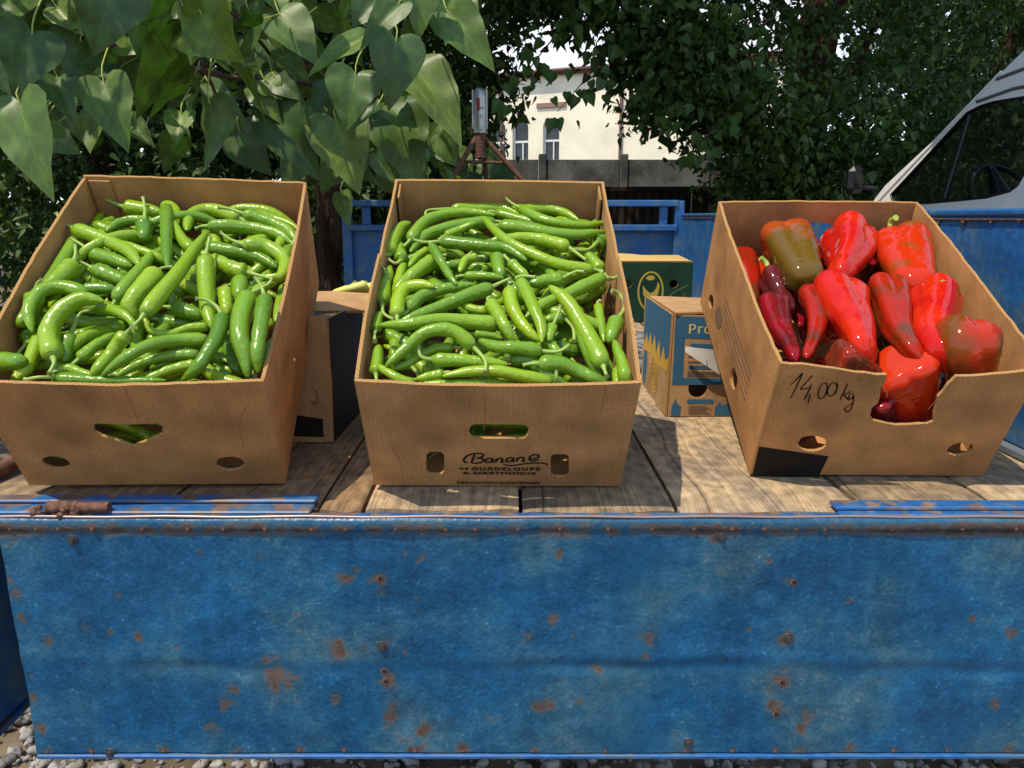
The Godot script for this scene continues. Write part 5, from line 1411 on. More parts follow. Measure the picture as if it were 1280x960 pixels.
# ---------------------------------------------------------------- trailer
func build_trailer() -> void:
	var T := thing("trailer", "rusty blue painted flatbed trailer with wooden floor and dropped tailgate", "trailer", Vector3(0, 0, 0))
	rng.seed = 12
	# floor planks
	var xs := [-0.90, -0.745, -0.53, -0.293, -0.224, 0.013, 0.248, 0.53, 0.735, 0.915]
	var fronts := [-1.135, -1.135, -1.135, -1.112, -1.116, -1.112, -1.106, -1.109, -1.130, -1.130]
	for i in xs.size() - 1:
		var x0: float = xs[i] + 0.003
		var x1: float = xs[i + 1] - 0.003
		var zf: float = fronts[i]
		var lift := rng.randf_range(-0.003, 0.001)
		var u0 := rng.randf()
		var v0 := rng.randf()
		var ph := rng.randf() * 6.0
		var top := func(u: float, v: float) -> Vector3:
			var zz := lerpf(zf + 0.008 * sin(u * 5.0 + ph) * (1.0 - v), -4.45, v)
			var e := minf(u, 1.0 - u)
			return Vector3(lerpf(x0, x1, u), BED + lift - 0.003 * clampf(1.0 - e * 14.0, 0.0, 1.0) - 0.004 * clampf(1.0 - v * 60.0, 0.0, 1.0) + 0.0012 * sin(v * 23.0 + ph + u * 3.0), zz)
		var mb := MB.new()
		mb.grid(16, 60, top)
		for k in mb.v.size():
			mb.uv[k] = Vector2(mb.v[k].x / 0.42 + u0, mb.v[k].z / 1.3 + v0)
		var b0 := mb.v.size()
		mb.grid(16, 3, func(u: float, v: float): return top.call(u, 0.0) + Vector3(0, -0.028 * v, 0.0008))
		for k in range(b0, mb.v.size()):
			mb.uv[k] = Vector2(mb.v[k].x / 0.42 + u0, mb.v[k].y / 1.3 + v0)
		for s in [0.0, 1.0]:
			b0 = mb.v.size()
			mb.grid(2, 60, func(u: float, v: float): return top.call(s, v) + Vector3(0, -0.028 * u, 0))
			for k in range(b0, mb.v.size()):
				mb.uv[k] = Vector2(mb.v[k].y / 0.42 + u0, mb.v[k].z / 1.3 + v0)
		mb.grid(1, 1, func(u: float, v: float): return Vector3(lerpf(x0, x1, u), BED - 0.03, lerpf(zf - 0.01, -4.45, v)))
		part("floor_plank", mb.mesh([M.wood, M.wood_dark, M.wood_dark, M.wood_dark, M.wood_pale, M.wood, M.wood_pale, M.wood, M.wood_pale][i]), T)
	# front sill of angle iron
	var mb := MB.new()
	mb.box(Vector3(0.04, BED - 0.026, -1.098), Vector3(1.70, 0.044, 0.018), 0.003)
	mb.box(Vector3(0.04, BED - 0.046, -1.17), Vector3(1.70, 0.008, 0.13), 0.002)
	part("sill", mb.mesh(M.blue_rusty), T)
	mb = MB.new()
	mb.box(Vector3(-0.553, BED + 0.0025, -1.145), Vector3(0.51, 0.006, 0.026), 0.002)
	mb.box(Vector3(-0.553, BED - 0.002, -1.114), Vector3(0.51, 0.005, 0.034), 0.002)
	part("edge_strip", mb.mesh(M.blue_rusty), T)
	mb = MB.new()
	mb.box(Vector3(0.675, BED + 0.003, -1.116), Vector3(0.39, 0.007, 0.030), 0.002)
	mb.box(Vector3(0.675, BED - 0.002, -1.094), Vector3(0.39, 0.005, 0.016), 0.002)
	part("edge_strip", mb.mesh(M.blue_rusty), T)
	# hinge
	mb = MB.new()
	mb.tube(PackedVector3Array([Vector3(-0.685, BED + 0.006, -1.100), Vector3(-0.640, BED + 0.006, -1.100)]), PackedFloat32Array([0.0095, 0.0095]), 14)
	mb.tube(PackedVector3Array([Vector3(-0.640, BED + 0.006, -1.100), Vector3(-0.594, BED + 0.006, -1.100)]), PackedFloat32Array([0.0085, 0.0085]), 14)
	var hg := part("hinge", mb.mesh(M.rust), T)
	mb = MB.new()
	for k in 26:
		var c := Vector3(-0.70 + rng.randf() * 0.062, BED + rng.randf_range(-0.006, 0.009), -1.093 + rng.randf() * 0.008)
		mb.box(c, Vector3.ONE * rng.randf_range(0.004, 0.010), 0.002, Basis(Vector3(1, 2, 0.5).normalized(), rng.randf() * 3.0))
	part("weld_bead", mb.mesh(M.rust), hg)
	# tailgate
	var tg := Node3D.new()
	tg.name = "tailgate"
	T.add_child(tg)
	var nz := FastNoiseLite.new()
	nz.seed = 4; nz.frequency = 3.0
	var gate_z := func(x: float, y: float) -> float:
		var cr := 0.802 + 0.004 * sin(x * 7.0) + 0.0025 * sin(x * 23.0)
		var z := -1.085 + 0.0035 * nz.get_noise_2d(x, y * 1.5) - 0.0026 * exp(-pow((y - cr) / 0.010, 2.0)) * (0.55 + 0.45 * sin(x * 11.0 + 2.0 * nz.get_noise_1d(x * 4.0))) + 0.0018 * exp(-pow((y - cr - 0.016) / 0.012, 2.0)) * (0.5 + 0.5 * sin(x * 5.0))
		z += 0.0012 * nz.get_noise_2d(x * 6.0, y * 6.0)
		for dq in [[-0.17, 0.915, 0.025], [-0.165, 0.72, 0.022], [0.375, 0.93, 0.016], [0.36, 0.70, 0.03], [-0.36, 0.86, 0.04], [0.12, 0.90, 0.05]]:
			z -= 0.0045 * exp(-(pow((x - dq[0]) / dq[2], 2.0) + pow((y - dq[1]) / dq[2], 2.0)))
		return z
	mb = MB.new()
	mb.grid(240, 70, func(u: float, v: float): 
		var x := lerpf(-0.752 + 0.010 * v, 0.86, u)
		var y := lerpf(BED - 0.022, 0.657, v)
		return Vector3(x, y, gate_z.call(x, y)))
	for k in mb.v.size(): mb.uv[k] = Vector2((mb.v[k].x + 0.80) / 1.75, (BED - mb.v[k].y) / 0.4375)
	var nface := mb.v.size()
	mb.grid(2, 2, func(u: float, v: float): return Vector3(lerpf(-0.752, 0.86, u), lerpf(BED - 0.022, 0.657, v), -1.108))
	for k in range(nface, mb.v.size()): mb.uv[k] = Vector2(0.9, 0.3)
	for q in [[Vector3(-0.752, BED - 0.022, -1.086), Vector3(-0.752, BED - 0.022, -1.108), Vector3(-0.742, 0.657, -1.108), Vector3(-0.742, 0.657, -1.086)]]:
		mb.quad(q[0], q[1], q[2], q[3])
	part("panel", mb.mesh(M.tailgate), tg)
	mb = MB.new()
	# folded lip at the top, with its own thickness
	mb.grid(200, 6, func(u: float, v: float):
		var x := lerpf(-0.756, 0.86, u)
		var y := lerpf(BED - 0.003, BED - 0.0225, v)
		return Vector3(x, y + 0.0006 * sin(x * 31.0), -1.0800 - 0.0012 * sin(x * 9.0) - (0.0012 if v > 0.99 else 0.0) - 0.006 * pow(1.0 - v, 6.0)))
	for k in mb.v.size(): mb.uv[k] = Vector2((mb.v[k].x + 0.80) / 1.75, (BED - mb.v[k].y) / 0.4375)
	nface = mb.v.size()
	mb.grid(60, 1, func(u: float, v: float): return Vector3(lerpf(-0.756, 0.86, u), BED - 0.0225 + 0.0006 * sin(lerpf(-0.756, 0.86, u) * 31.0), lerpf(-1.0815, -1.0868, v)))
	for k in range(nface, mb.v.size()): mb.uv[k] = Vector2((mb.v[k].x + 0.80) / 1.75, 0.05)
	part("top_lip", mb.mesh(M.tailgate), tg)
	mb = MB.new()
	var rp := PackedVector3Array()
	var rr := PackedFloat32Array()
	for k in 40:
		rp.append(Vector3(lerpf(-0.756, 0.86, k / 39.0), BED - 0.0025 + 0.0008 * sin(k * 1.3), -1.0845)); rr.append(0.0022)
	mb.tube(rp, rr, 8)
	part("rolled_edge", mb.mesh(M.worn_edge), tg)
	mb = MB.new()
	mb.box(Vector3(0.058, 0.6505, -1.096), Vector3(1.600, 0.008, 0.030), 0.002)
	part("bottom_flange", mb.mesh(M.blue), tg)
	var dome := MB.new()
	dome.grid(10, 4, func(u: float, v: float): 
		var a := u * TAU
		var r := 0.0045 * sin(v * PI / 2.0)
		return Vector3(cos(a) * r, sin(a) * r, 0.0018 * cos(v * PI / 2.0) - 0.0004), null, Vector2.ONE, true)
	var dm := dome.mesh(M.rust)
	for s in range(RUST.size() / 3 - 45, RUST.size() / 3):
		var x: float = RUST[s * 3] * 0.001
		var y: float = BED + RUST[s * 3 + 1] * 0.001
		var o := part("rivet", dm, tg)
		o.position = Vector3(x, y, (-1.0800 if y > 0.9 else gate_z.call(x, y)))
		o.scale = Vector3.ONE * rng.randf_range(0.55, 0.95)
	# bolts with washers
	var bolt := MB.new()
	bolt.tube(PackedVector3Array([Vector3(0, 0, -0.001), Vector3(0, 0, 0.0018)]), PackedFloat32Array([0.0085, 0.0075]), 16)
	bolt.tube(PackedVector3Array([Vector3(0, 0, 0.001), Vector3(0, 0, 0.0062)]), PackedFloat32Array([0.0050, 0.0046]), 6)
	var bm := bolt.mesh(M.bolt)
	var hole := MB.new()
	hole.tube(PackedVector3Array([Vector3(0, 0, -0.0006), Vector3(0, 0, 0.0009)]), PackedFloat32Array([0.0062, 0.0046]), 14)
	var hm := hole.mesh(M.rust)
	hole = MB.new()
	hole.tube(PackedVector3Array([Vector3(0, 0, 0.0002), Vector3(0, 0, 0.0013)]), PackedFloat32Array([0.0030, 0.0028]), 10)
	hole.mesh(M.bolt_dark, hm)
	for q in [[-0.645, -0.038, 0], [0.306, -0.032, 0], [0.419, -0.106, 1], [0.418, -0.197, 0], [-0.197, -0.211, 0], [-0.195, -0.253, 1], [-0.193, -0.270, 1], [-0.196, -0.100, 1], [0.275, -0.376, 0], [-0.627, -0.393, 0], [0.413, -0.272, 1], [0.408, -0.327, 1]]:
		var o := part("bolt" if q[2] == 0 else "bolt_hole", bm if q[2] == 0 else hm, tg)
		o.position = Vector3(q[0], BED + q[1], gate_z.call(q[0], BED + q[1]))
	# right drop side, standing
	var rs := Node3D.new()
	rs.name = "side_board"
	T.add_child(rs, true)
	mb = MB.new()
	mb.grid(80, 24, func(u: float, v: float): return Vector3(0.935 + 0.004 * nz.get_noise_2d(u * 3.0, v) , lerpf(1.062, 1.480, v), lerpf(-1.16, -4.48, u)))
	mb.grid(2, 2, func(u: float, v: float): return Vector3(0.965, lerpf(1.062, 1.480, v), lerpf(-1.16, -4.48, u)))
	mb.quad(Vector3(0.935, 1.062, -1.16), Vector3(0.965, 1.062, -1.16), Vector3(0.965, 1.480, -1.16), Vector3(0.935, 1.480, -1.16))
	mb.quad(Vector3(0.935, 1.062, -4.48), Vector3(0.965, 1.062, -4.48), Vector3(0.965, 1.480, -4.48), Vector3(0.935, 1.480, -4.48))
	part("panel", mb.mesh(M.blue), rs)
	mb = MB.new()
	mb.box(Vector3(0.948, 1.484, -2.82), Vector3(0.042, 0.014, 3.33), 0.004)
	part("top_rail", mb.mesh(M.blue), rs)
	mb = MB.new()
	mb.tube(PackedVector3Array([Vector3(0.931, 1.470, -1.17), Vector3(0.931, 1.470, -4.47)]), PackedFloat32Array([0.0022, 0.0022]), 6)
	part("weld_seam", mb.mesh(M.rust), rs)
	for k in 16:
		var o := part("rivet", dm, rs)
		o.transform = Transform3D(Basis(Vector3.UP, -PI / 2).scaled(Vector3.ONE * rng.randf_range(1.0, 1.9)), Vector3(0.931, 1.468 + rng.randf_range(-0.006, 0.003), -1.22 - k * 0.085 - rng.randf() * 0.03))
	mb = MB.new()
	mb.box(Vector3(0.922, BED + 0.004, -2.80), Vector3(0.020, 0.016, 3.36), 0.003)
	part("lower_rail", mb.mesh(M.pale_metal), rs)
	# left drop side, hanging down
	var ls := Node3D.new()
	ls.name = "side_board"
	T.add_child(ls, true)
	mb = MB.new()
	mb.box(Vector3(-0.875, 0.845, -2.80), Vector3(0.022, 0.42, 3.30), 0.003)
	part("panel", mb.mesh(M.blue), ls)
	mb = MB.new()
	mb.box(Vector3(-0.868, 0.845, -1.145), Vector3(0.046, 0.43, 0.016), 0.003)
	mb.box(Vector3(-0.875, 0.629, -2.80), Vector3(0.040, 0.012, 3.30), 0.003)
	part("edge_frame", mb.mesh(M.blue_rusty), ls)
	mb = MB.new()
	mb.tube(PackedVector3Array([Vector3(-0.86, BED + 0.012, -1.15), Vector3(-0.838, BED + 0.020, -1.34)]), PackedFloat32Array([0.013, 0.013]), 12)
	part("hinge_tube", mb.mesh(M.rust), ls)
	# headboard
	var hb := Node3D.new()
	hb.name = "headboard"
	T.add_child(hb)
	for sx in [-0.905, 0.915]:
		mb = MB.new()
		mb.box(Vector3(sx, 1.30, -4.42), Vector3(0.05, 0.52, 0.05), 0.004)
		part("post", mb.mesh(M.blue), hb)
	for sy in [[1.546, 0.034], [1.415, 0.034], [1.08, 0.05]]:
		mb = MB.new()
		mb.box(Vector3(0.005, sy[0], -4.405), Vector3(1.80, sy[1], 0.040), 0.004)
		part("rail", mb.mesh(M.blue), hb)
	for sx in [-0.80, 0.83]:
		mb = MB.new()
		mb.box(Vector3(sx, 1.48, -4.425), Vector3(0.045, 0.098, 0.03), 0.003)
		part("rail_bracket", mb.mesh(M.blue), hb)
	mb = MB.new()
	mb.grid(60, 16, func(u: float, v: float): return Vector3(lerpf(-0.88, 0.89, u), lerpf(1.10, 1.40, v), -4.432 + 0.003 * sin(u * 60.0)))
	mb.quad(Vector3(-0.88, 1.10, -4.45), Vector3(0.89, 1.10, -4.45), Vector3(0.89, 1.40, -4.45), Vector3(-0.88, 1.40, -4.45))
	part("panel", mb.mesh(M.blue), hb)
	# chassis
	for sx in [-0.45, 0.50]:
		mb = MB.new()
		mb.box(Vector3(sx, 0.93, -2.8), Vector3(0.07, 0.12, 3.3), 0.006)
		part("chassis_beam", mb.mesh(M.dark), T)
	for z in [-1.25, -1.9, -2.6, -3.3, -4.0, -4.40]:
		mb = MB.new()
		mb.box(Vector3(0.02, 1.006, z), Vector3(1.78, 0.03, 0.06), 0.004)
		part("cross_beam", mb.mesh(M.dark), T)
	mb = MB.new()
	mb.tube(PackedVector3Array([Vector3(-0.72, 0.36, -2.75), Vector3(0.76, 0.36, -2.75)]), PackedFloat32Array([0.04, 0.04]), 12)
	mb.box(Vector3(-0.45, 0.62, -2.75), Vector3(0.06, 0.52, 0.12), 0.01)
	mb.box(Vector3(0.50, 0.62, -2.75), Vector3(0.06, 0.52, 0.12), 0.01)
	part("axle", mb.mesh(M.dark), T)
	for sx in [-0.66, 0.70]:
		wheel(T, Vector3(sx, 0.36, -2.75), 0.36, 0.20)
	mb = MB.new()
	mb.tube(PackedVector3Array([Vector3(-0.45, 0.93, -4.4), Vector3(0.02, 0.75, -5.4)]), PackedFloat32Array([0.035, 0.035]), 8)
	mb.tube(PackedVector3Array([Vector3(0.50, 0.93, -4.4), Vector3(0.02, 0.75, -5.4)]), PackedFloat32Array([0.035, 0.035]), 8)
	mb.box(Vector3(0.02, 0.36, -5.3), Vector3(0.06, 0.74, 0.06), 0.006)
	part("drawbar", mb.mesh(M.dark), T)

func wheel(parent: Node, c: Vector3, r: float, w: float, ax := Vector3.RIGHT) -> void:
	var wn := Node3D.new()
	wn.name = "wheel"
	parent.add_child(wn, true)
	wn.position = c
	var q := PackedVector3Array()
	var rr := PackedFloat32Array()
	for k in [[-0.5, 0.62], [-0.5, 0.86], [-0.42, 0.97], [-0.2, 1.0], [0.2, 1.0], [0.42, 0.97], [0.5, 0.86], [0.5, 0.62]]:
		q.append(ax * (k[0] * w + (k[1] - 0.8) * 0.0001)); rr.append(k[1] * r)
	var mb := MB.new()
	mb.tube(q, rr, 28, false)
	part("tyre", mb.mesh(M.rubber), wn)
	mb = MB.new()
	mb.tube(PackedVector3Array([-ax * w * 0.38, ax * w * 0.38]), PackedFloat32Array([r * 0.63, r * 0.63]), 24)
	mb.tube(PackedVector3Array([-ax * w * 0.46, ax * w * 0.46]), PackedFloat32Array([r * 0.18, r * 0.18]), 12)
	part("rim", mb.mesh(M.pale_metal), wn)

# ---------------------------------------------------------------- trees and leaves
var leaf_meshes := []
var big_tree: Node3D

# heart-shaped leaf, base at origin, tip at y = 1, width about 1, facing +z
func heart_leaf(sd: int, segs := 14) -> MB:
	var r := RandomNumberGenerator.new()
	r.seed = sd
	var fold := r.randf_range(0.08, 0.45)
	var droop := r.randf_range(0.05, 0.38)
	var ph := r.randf() * 6.0
	var wav := r.randf_range(0.02, 0.06)
	var out := [Vector2(0.0, 0.0), Vector2(0.10, -0.10), Vector2(0.24, -0.135), Vector2(0.38, -0.08), Vector2(0.47, 0.04), Vector2(0.50, 0.17), Vector2(0.475, 0.31), Vector2(0.41, 0.45), Vector2(0.32, 0.59), Vector2(0.22, 0.72), Vector2(0.125, 0.85), Vector2(0.045, 0.95), Vector2(0.0, 1.0)]
	var mb := MB.new()
	var rows := 4
	for s in [-1.0, 1.0]:
		var ids := []
		for i in out.size():
			var o: Vector2 = out[i]
			var mid := Vector2(0, clampf(o.y * 0.94 + 0.03, 0.0, 1.0))
			if i == 0: mid = Vector2.ZERO
			if i == out.size() - 1: mid = Vector2(0, 1)
			var row := []
			for k in rows + 1:
				var q := mid.lerp(o, float(k) / rows)
				q.x *= s
				var z := fold * absf(q.x) * (1.0 - 0.5 * absf(q.x)) - droop * q.y * q.y + wav * sin(q.y * 13.0 + ph + s) * absf(q.x) * 2.0 - 0.10 * maxf(0.0, -q.y)
				row.append(mb.vert(Vector3(q.x, q.y, z), Vector3(0, 0, 1), Vector2(0.5 + q.x, clampf((q.y + 0.14) / 1.14, 0.0, 1.0))))
			ids.append(row)
		for i in out.size() - 1:
			for k in rows:
				mb.tri(ids[i][k], ids[i][k + 1], ids[i + 1][k + 1]); mb.tri(ids[i][k], ids[i + 1][k + 1], ids[i + 1][k])
	mb.relax_normals()
	for i in mb.n.size():
		if mb.n[i].z < 0.0: mb.n[i] = -mb.n[i]
	return mb

func small_leaf_mesh() -> MB:
	var mb := MB.new()
	var pts := [Vector2(0, 0), Vector2(0.30, -0.06), Vector2(0.46, 0.14), Vector2(0.36, 0.42), Vector2(0.14, 0.78), Vector2(0, 1.0)]
	for s in [-1.0, 1.0]:
		var ids := []
		for q in pts:
			ids.append([mb.vert(Vector3(0, clampf(q.y, 0, 1), 0.0), Vector3(-0.2 * s, 0, 1).normalized()), mb.vert(Vector3(q.x * s, q.y, 0.22 * q.x - 0.10 * q.y * q.y), Vector3(-0.25 * s, 0.05, 1).normalized())])
		for i in pts.size() - 1:
			mb.tri(ids[i][0], ids[i][1], ids[i + 1][1]); mb.tri(ids[i][0], ids[i + 1][1], ids[i + 1][0])
	return mb

func big_leaf(b: Vector3, t: Vector3, n: Vector3, w: float) -> void:
	var l := b.distance_to(t)
	var T := (t - b).normalized()
	var N := (n - T * T.dot(n)).normalized()
	var X := T.cross(N).normalized()
	var o := part("leaf", leaf_meshes[rng.randi() % leaf_meshes.size()], big_tree)
	o.transform = Transform3D(Basis(X * w, T * l, N * (w + l) * 0.5), b)
	o.set_surface_override_material(0, M.leaf_tones[rng.randi() % 5])
	var pe := MB.new()
	var e := b - T * 0.04 + Vector3(rng.randf_range(-0.04, 0.04), 0.10, -0.07) - N * 0.04
	pe.tube(catmull(PackedVector3Array([b + T * 0.005, b - T * 0.02 + Vector3(0, 0.02, 0), e]), 7), PackedFloat32Array([0.0022, 0.0022, 0.0023, 0.0025, 0.0026, 0.0028, 0.003]), 6)
	var po := part("petiole", pe.mesh(M.petiole), o)
	po.transform = o.transform.affine_inverse()

func limb(mb: MB, p: Array, r0: float, r1: float, sides := 9) -> void:
	var q := PackedVector3Array()
	for v in p: q.append(v)
	var c := catmull(q, 6 * p.size())
	var r := PackedFloat32Array()
	for i in c.size(): r.append(lerpf(r0, r1, float(i) / (c.size() - 1)))
	mb.tube(c, r, sides, true, Color.WHITE, PackedColorArray(), func(t: float, a: float): return 1.0 + 0.07 * sin(a * 3.0 + t * 9.0))

func build_left_tree() -> void:
	big_tree = thing("broad_leaf_tree", "tree with big heart shaped leaves hanging over the left of the trailer", "tree", Vector3.ZERO)
	var tones := []
	for c in [Color(0.40, 0.53, 0.20), Color(0.35, 0.49, 0.18), Color(0.47, 0.57, 0.23), Color(0.28, 0.42, 0.15), Color(0.45, 0.58, 0.18)]:
		var lm2: StandardMaterial3D = M.big_leaf.duplicate()
		lm2.albedo_color = c
		tones.append(lm2)
	M.leaf_tones = tones
	for i in 10: leaf_meshes.append(heart_leaf(i + 1).mesh(M.big_leaf))
	rng.seed = 33
	var mb := MB.new()
	limb(mb, [Vector3(-1.12, 0, -4.75), Vector3(-1.10, 0.9, -4.72), Vector3(-1.06, 1.6, -4.68), Vector3(-1.1, 2.4, -4.5), Vector3(-1.35, 3.6, -4.2)], 0.10, 0.035, 14)
	part("trunk", mb.mesh(M.bark), big_tree)
	for p in [[Vector3(-1.08, 1.9, -4.6), Vector3(-1.0, 2.1, -3.6), Vector3(-0.95, 2.15, -2.9), Vector3(-0.86, 2.02, -2.45)], [Vector3(-1.1, 2.4, -4.5), Vector3(-0.7, 2.6, -3.4), Vector3(-0.35, 2.45, -2.6)],
			[Vector3(-1.1, 2.2, -4.5), Vector3(-1.6, 2.3, -3.4), Vector3(-2.2, 2.2, -2.6)], [Vector3(-0.92, 2.35, -2.7), Vector3(-0.97, 2.15, -2.5), Vector3(-0.90, 1.93, -2.42), Vector3(-0.84, 1.75, -2.45)],
			[Vector3(-1.3, 2.02, -2.7), Vector3(-0.95, 1.93, -2.75), Vector3(-0.62, 1.90, -2.8), Vector3(-0.35, 1.80, -2.9)], [Vector3(-1.5, 2.15, -2.5), Vector3(-1.25, 2.09, -2.4), Vector3(-1.08, 2.04, -2.4)], [Vector3(-1.2, 2.9, -4.3), Vector3(-0.4, 3.1, -3.6), Vector3(0.1, 3.0, -3.0)]]:
		mb = MB.new()
		limb(mb, p, 0.011, 0.004, 7)
		part("branch", mb.mesh(M.twig), big_tree)
	place_big_leaves()
	# further leaves behind and above these
	var placed := 0
	var tries := 0
	while placed < 240 and tries < 4000:
		tries += 1
		var z := rng.randf_range(2.6, 4.3) if placed > 95 else rng.randf_range(2.25, 2.9)
		var u := rng.randf_range(-300.0, 545.0)
		var v := rng.randf_range(-420.0, 205.0)
		if v > 95.0 and rng.randf() < 0.8: continue
		if u > 380.0 and v > 60.0 and rng.randf() < 0.6: continue
		if u > 430.0 and v > 40.0 and z < 3.0: continue
		var x := (u - 640.0) / 985.0 * z * 1.04
		var y := 1.476 + z * ((480.0 - v) / 985.0 * 0.978 - 0.208) / (0.978 + 0.208 * (480.0 - v) / 985.0)
		var l := rng.randf_range(0.09, 0.21) if placed > 95 else rng.randf_range(0.08, 0.16)
		if placed <= 95 and v > 150.0: continue
		var b := Vector3(x, y, -z)
		var dir := Vector3(rng.randf_range(-1.0, 1.0), rng.randf_range(-1.0, 0.1), rng.randf_range(-0.2, 0.9)).normalized()
		var n := Vector3(rng.randf_range(-0.6, 0.5), rng.randf_range(0.3, 1.0), rng.randf_range(0.0, 0.9))
		if rng.randf() < 0.3: n = Vector3(rng.randf_range(-0.4, 0.2), 0.9, rng.randf_range(-0.6, -0.2))
		big_leaf(b, b + dir * l, n, l * rng.randf_range(0.75, 0.98))
		placed += 1
	# unseen crown higher up, what shades the ones below
	var mm := MultiMesh.new()
	mm.transform_format = MultiMesh.TRANSFORM_3D
	mm.mesh = leaf_meshes[2]
	var xf := []
	for i in 420:
		# in among the branches, behind the nearer leaves
		var z3 := rng.randf_range(3.3, 4.7)
		var u3 := rng.randf_range(-330.0, 560.0)
		var v3 := rng.randf_range(-60.0, 175.0 if u3 < 400.0 else 235.0)
		if v3 > 120.0 and u3 < 400.0 and rng.randf() < 0.5: continue
		xf.append(random_leaf(Vector3((u3 - 640.0) / 985.0 * z3 * 1.04, 1.476 + z3 * ((480.0 - v3) / 985.0 * 0.978 - 0.208) / (0.978 + 0.208 * (480.0 - v3) / 985.0), -z3), rng.randf_range(0.11, 0.22)))
	for i in 190:
		var c2 := Vector3(rng.randf_range(-3.2, -0.75), rng.randf_range(2.55, 3.3), rng.randf_range(-2.9, -1.85))
		if c2.y < 1.60 - c2.z * 0.30: continue
		xf.append(random_leaf(c2, rng.randf_range(0.15, 0.24)))
	for i in 1500:
		var c := Vector3(rng.randf_range(-5.5, -0.4), rng.randf_range(2.7, 4.8), rng.randf_range(-6.0, -2.6))
		if c.x > -0.9 and c.z > -3.4: continue
		if c.y < 3.3 and c.z > -3.6: continue
		xf.append(random_leaf(c, rng.randf_range(0.15, 0.24)))
	mm.instance_count = xf.size()
	for i in xf.size(): mm.set_instance_transform(i, xf[i])
	var o := MultiMeshInstance3D.new()
	o.name = "crown"
	o.multimesh = mm
	big_tree.add_child(o)
	o.set_meta("kind", "stuff")

func random_leaf(c: Vector3, s: float) -> Transform3D:
	var T := Vector3(rng.randf_range(-1, 1), rng.randf_range(-1.2, 0.1), rng.randf_range(-1, 1)).normalized()
	var N := Vector3(rng.randf_range(-1, 1), rng.randf_range(0.1, 1.3), rng.randf_range(-1, 1))
	N = (N - T * T.dot(N)).normalized()
	var X := T.cross(N)
	return Transform3D(Basis(X * s * rng.randf_range(0.5, 0.95), T * s, N * s), c)

func leaf_mass(called: String, parent: Node, count: int, sampler: Callable, s0: float, s1: float, mesh: Mesh, dark := 1.0) -> void:
	var cn := FastNoiseLite.new()
	cn.seed = 9; cn.frequency = 0.9
	var mm := MultiMesh.new()
	mm.transform_format = MultiMesh.TRANSFORM_3D
	mm.use_colors = true
	mm.mesh = mesh
	mm.instance_count = count
	for i in count:
		var at: Vector3 = sampler.call()
		mm.set_instance_transform(i, random_leaf(at, lerpf(s0, s1, pow(rng.randf(), 1.6))))
		var k := clampf(0.5 + 1.1 * cn.get_noise_3dv(at) + rng.randf_range(-0.3, 0.3), 0.0, 1.0)
		mm.set_instance_color(i, Color(0.036 + 0.045 * k, 0.078 + 0.06 * k, 0.018 + 0.010 * k) * dark)
	var o := MultiMeshInstance3D.new()
	o.name = called
	o.multimesh = mm
	parent.add_child(o, true)
	o.set_meta("kind", "stuff")

func blob(cs: Array) -> Vector3:
	var c: Array = cs[rng.randi() % cs.size()]
	if c.size() < 3:
		# a crown lobe is made of many small sprays
		var sp := []
		for i in int(18.0 + 26.0 * c[1].x * c[1].y):
			sp.append(Vector3(rng.randfn(), rng.randfn(), rng.randfn()).normalized() * pow(rng.randf(), 0.40))
		c.append(sp)
	var q: Vector3 = c[2][rng.randi() % c[2].size()]
	var d := Vector3(rng.randfn(), rng.randfn() * 0.7, rng.randfn()) * 0.14
	return c[0] + q * c[1] + d

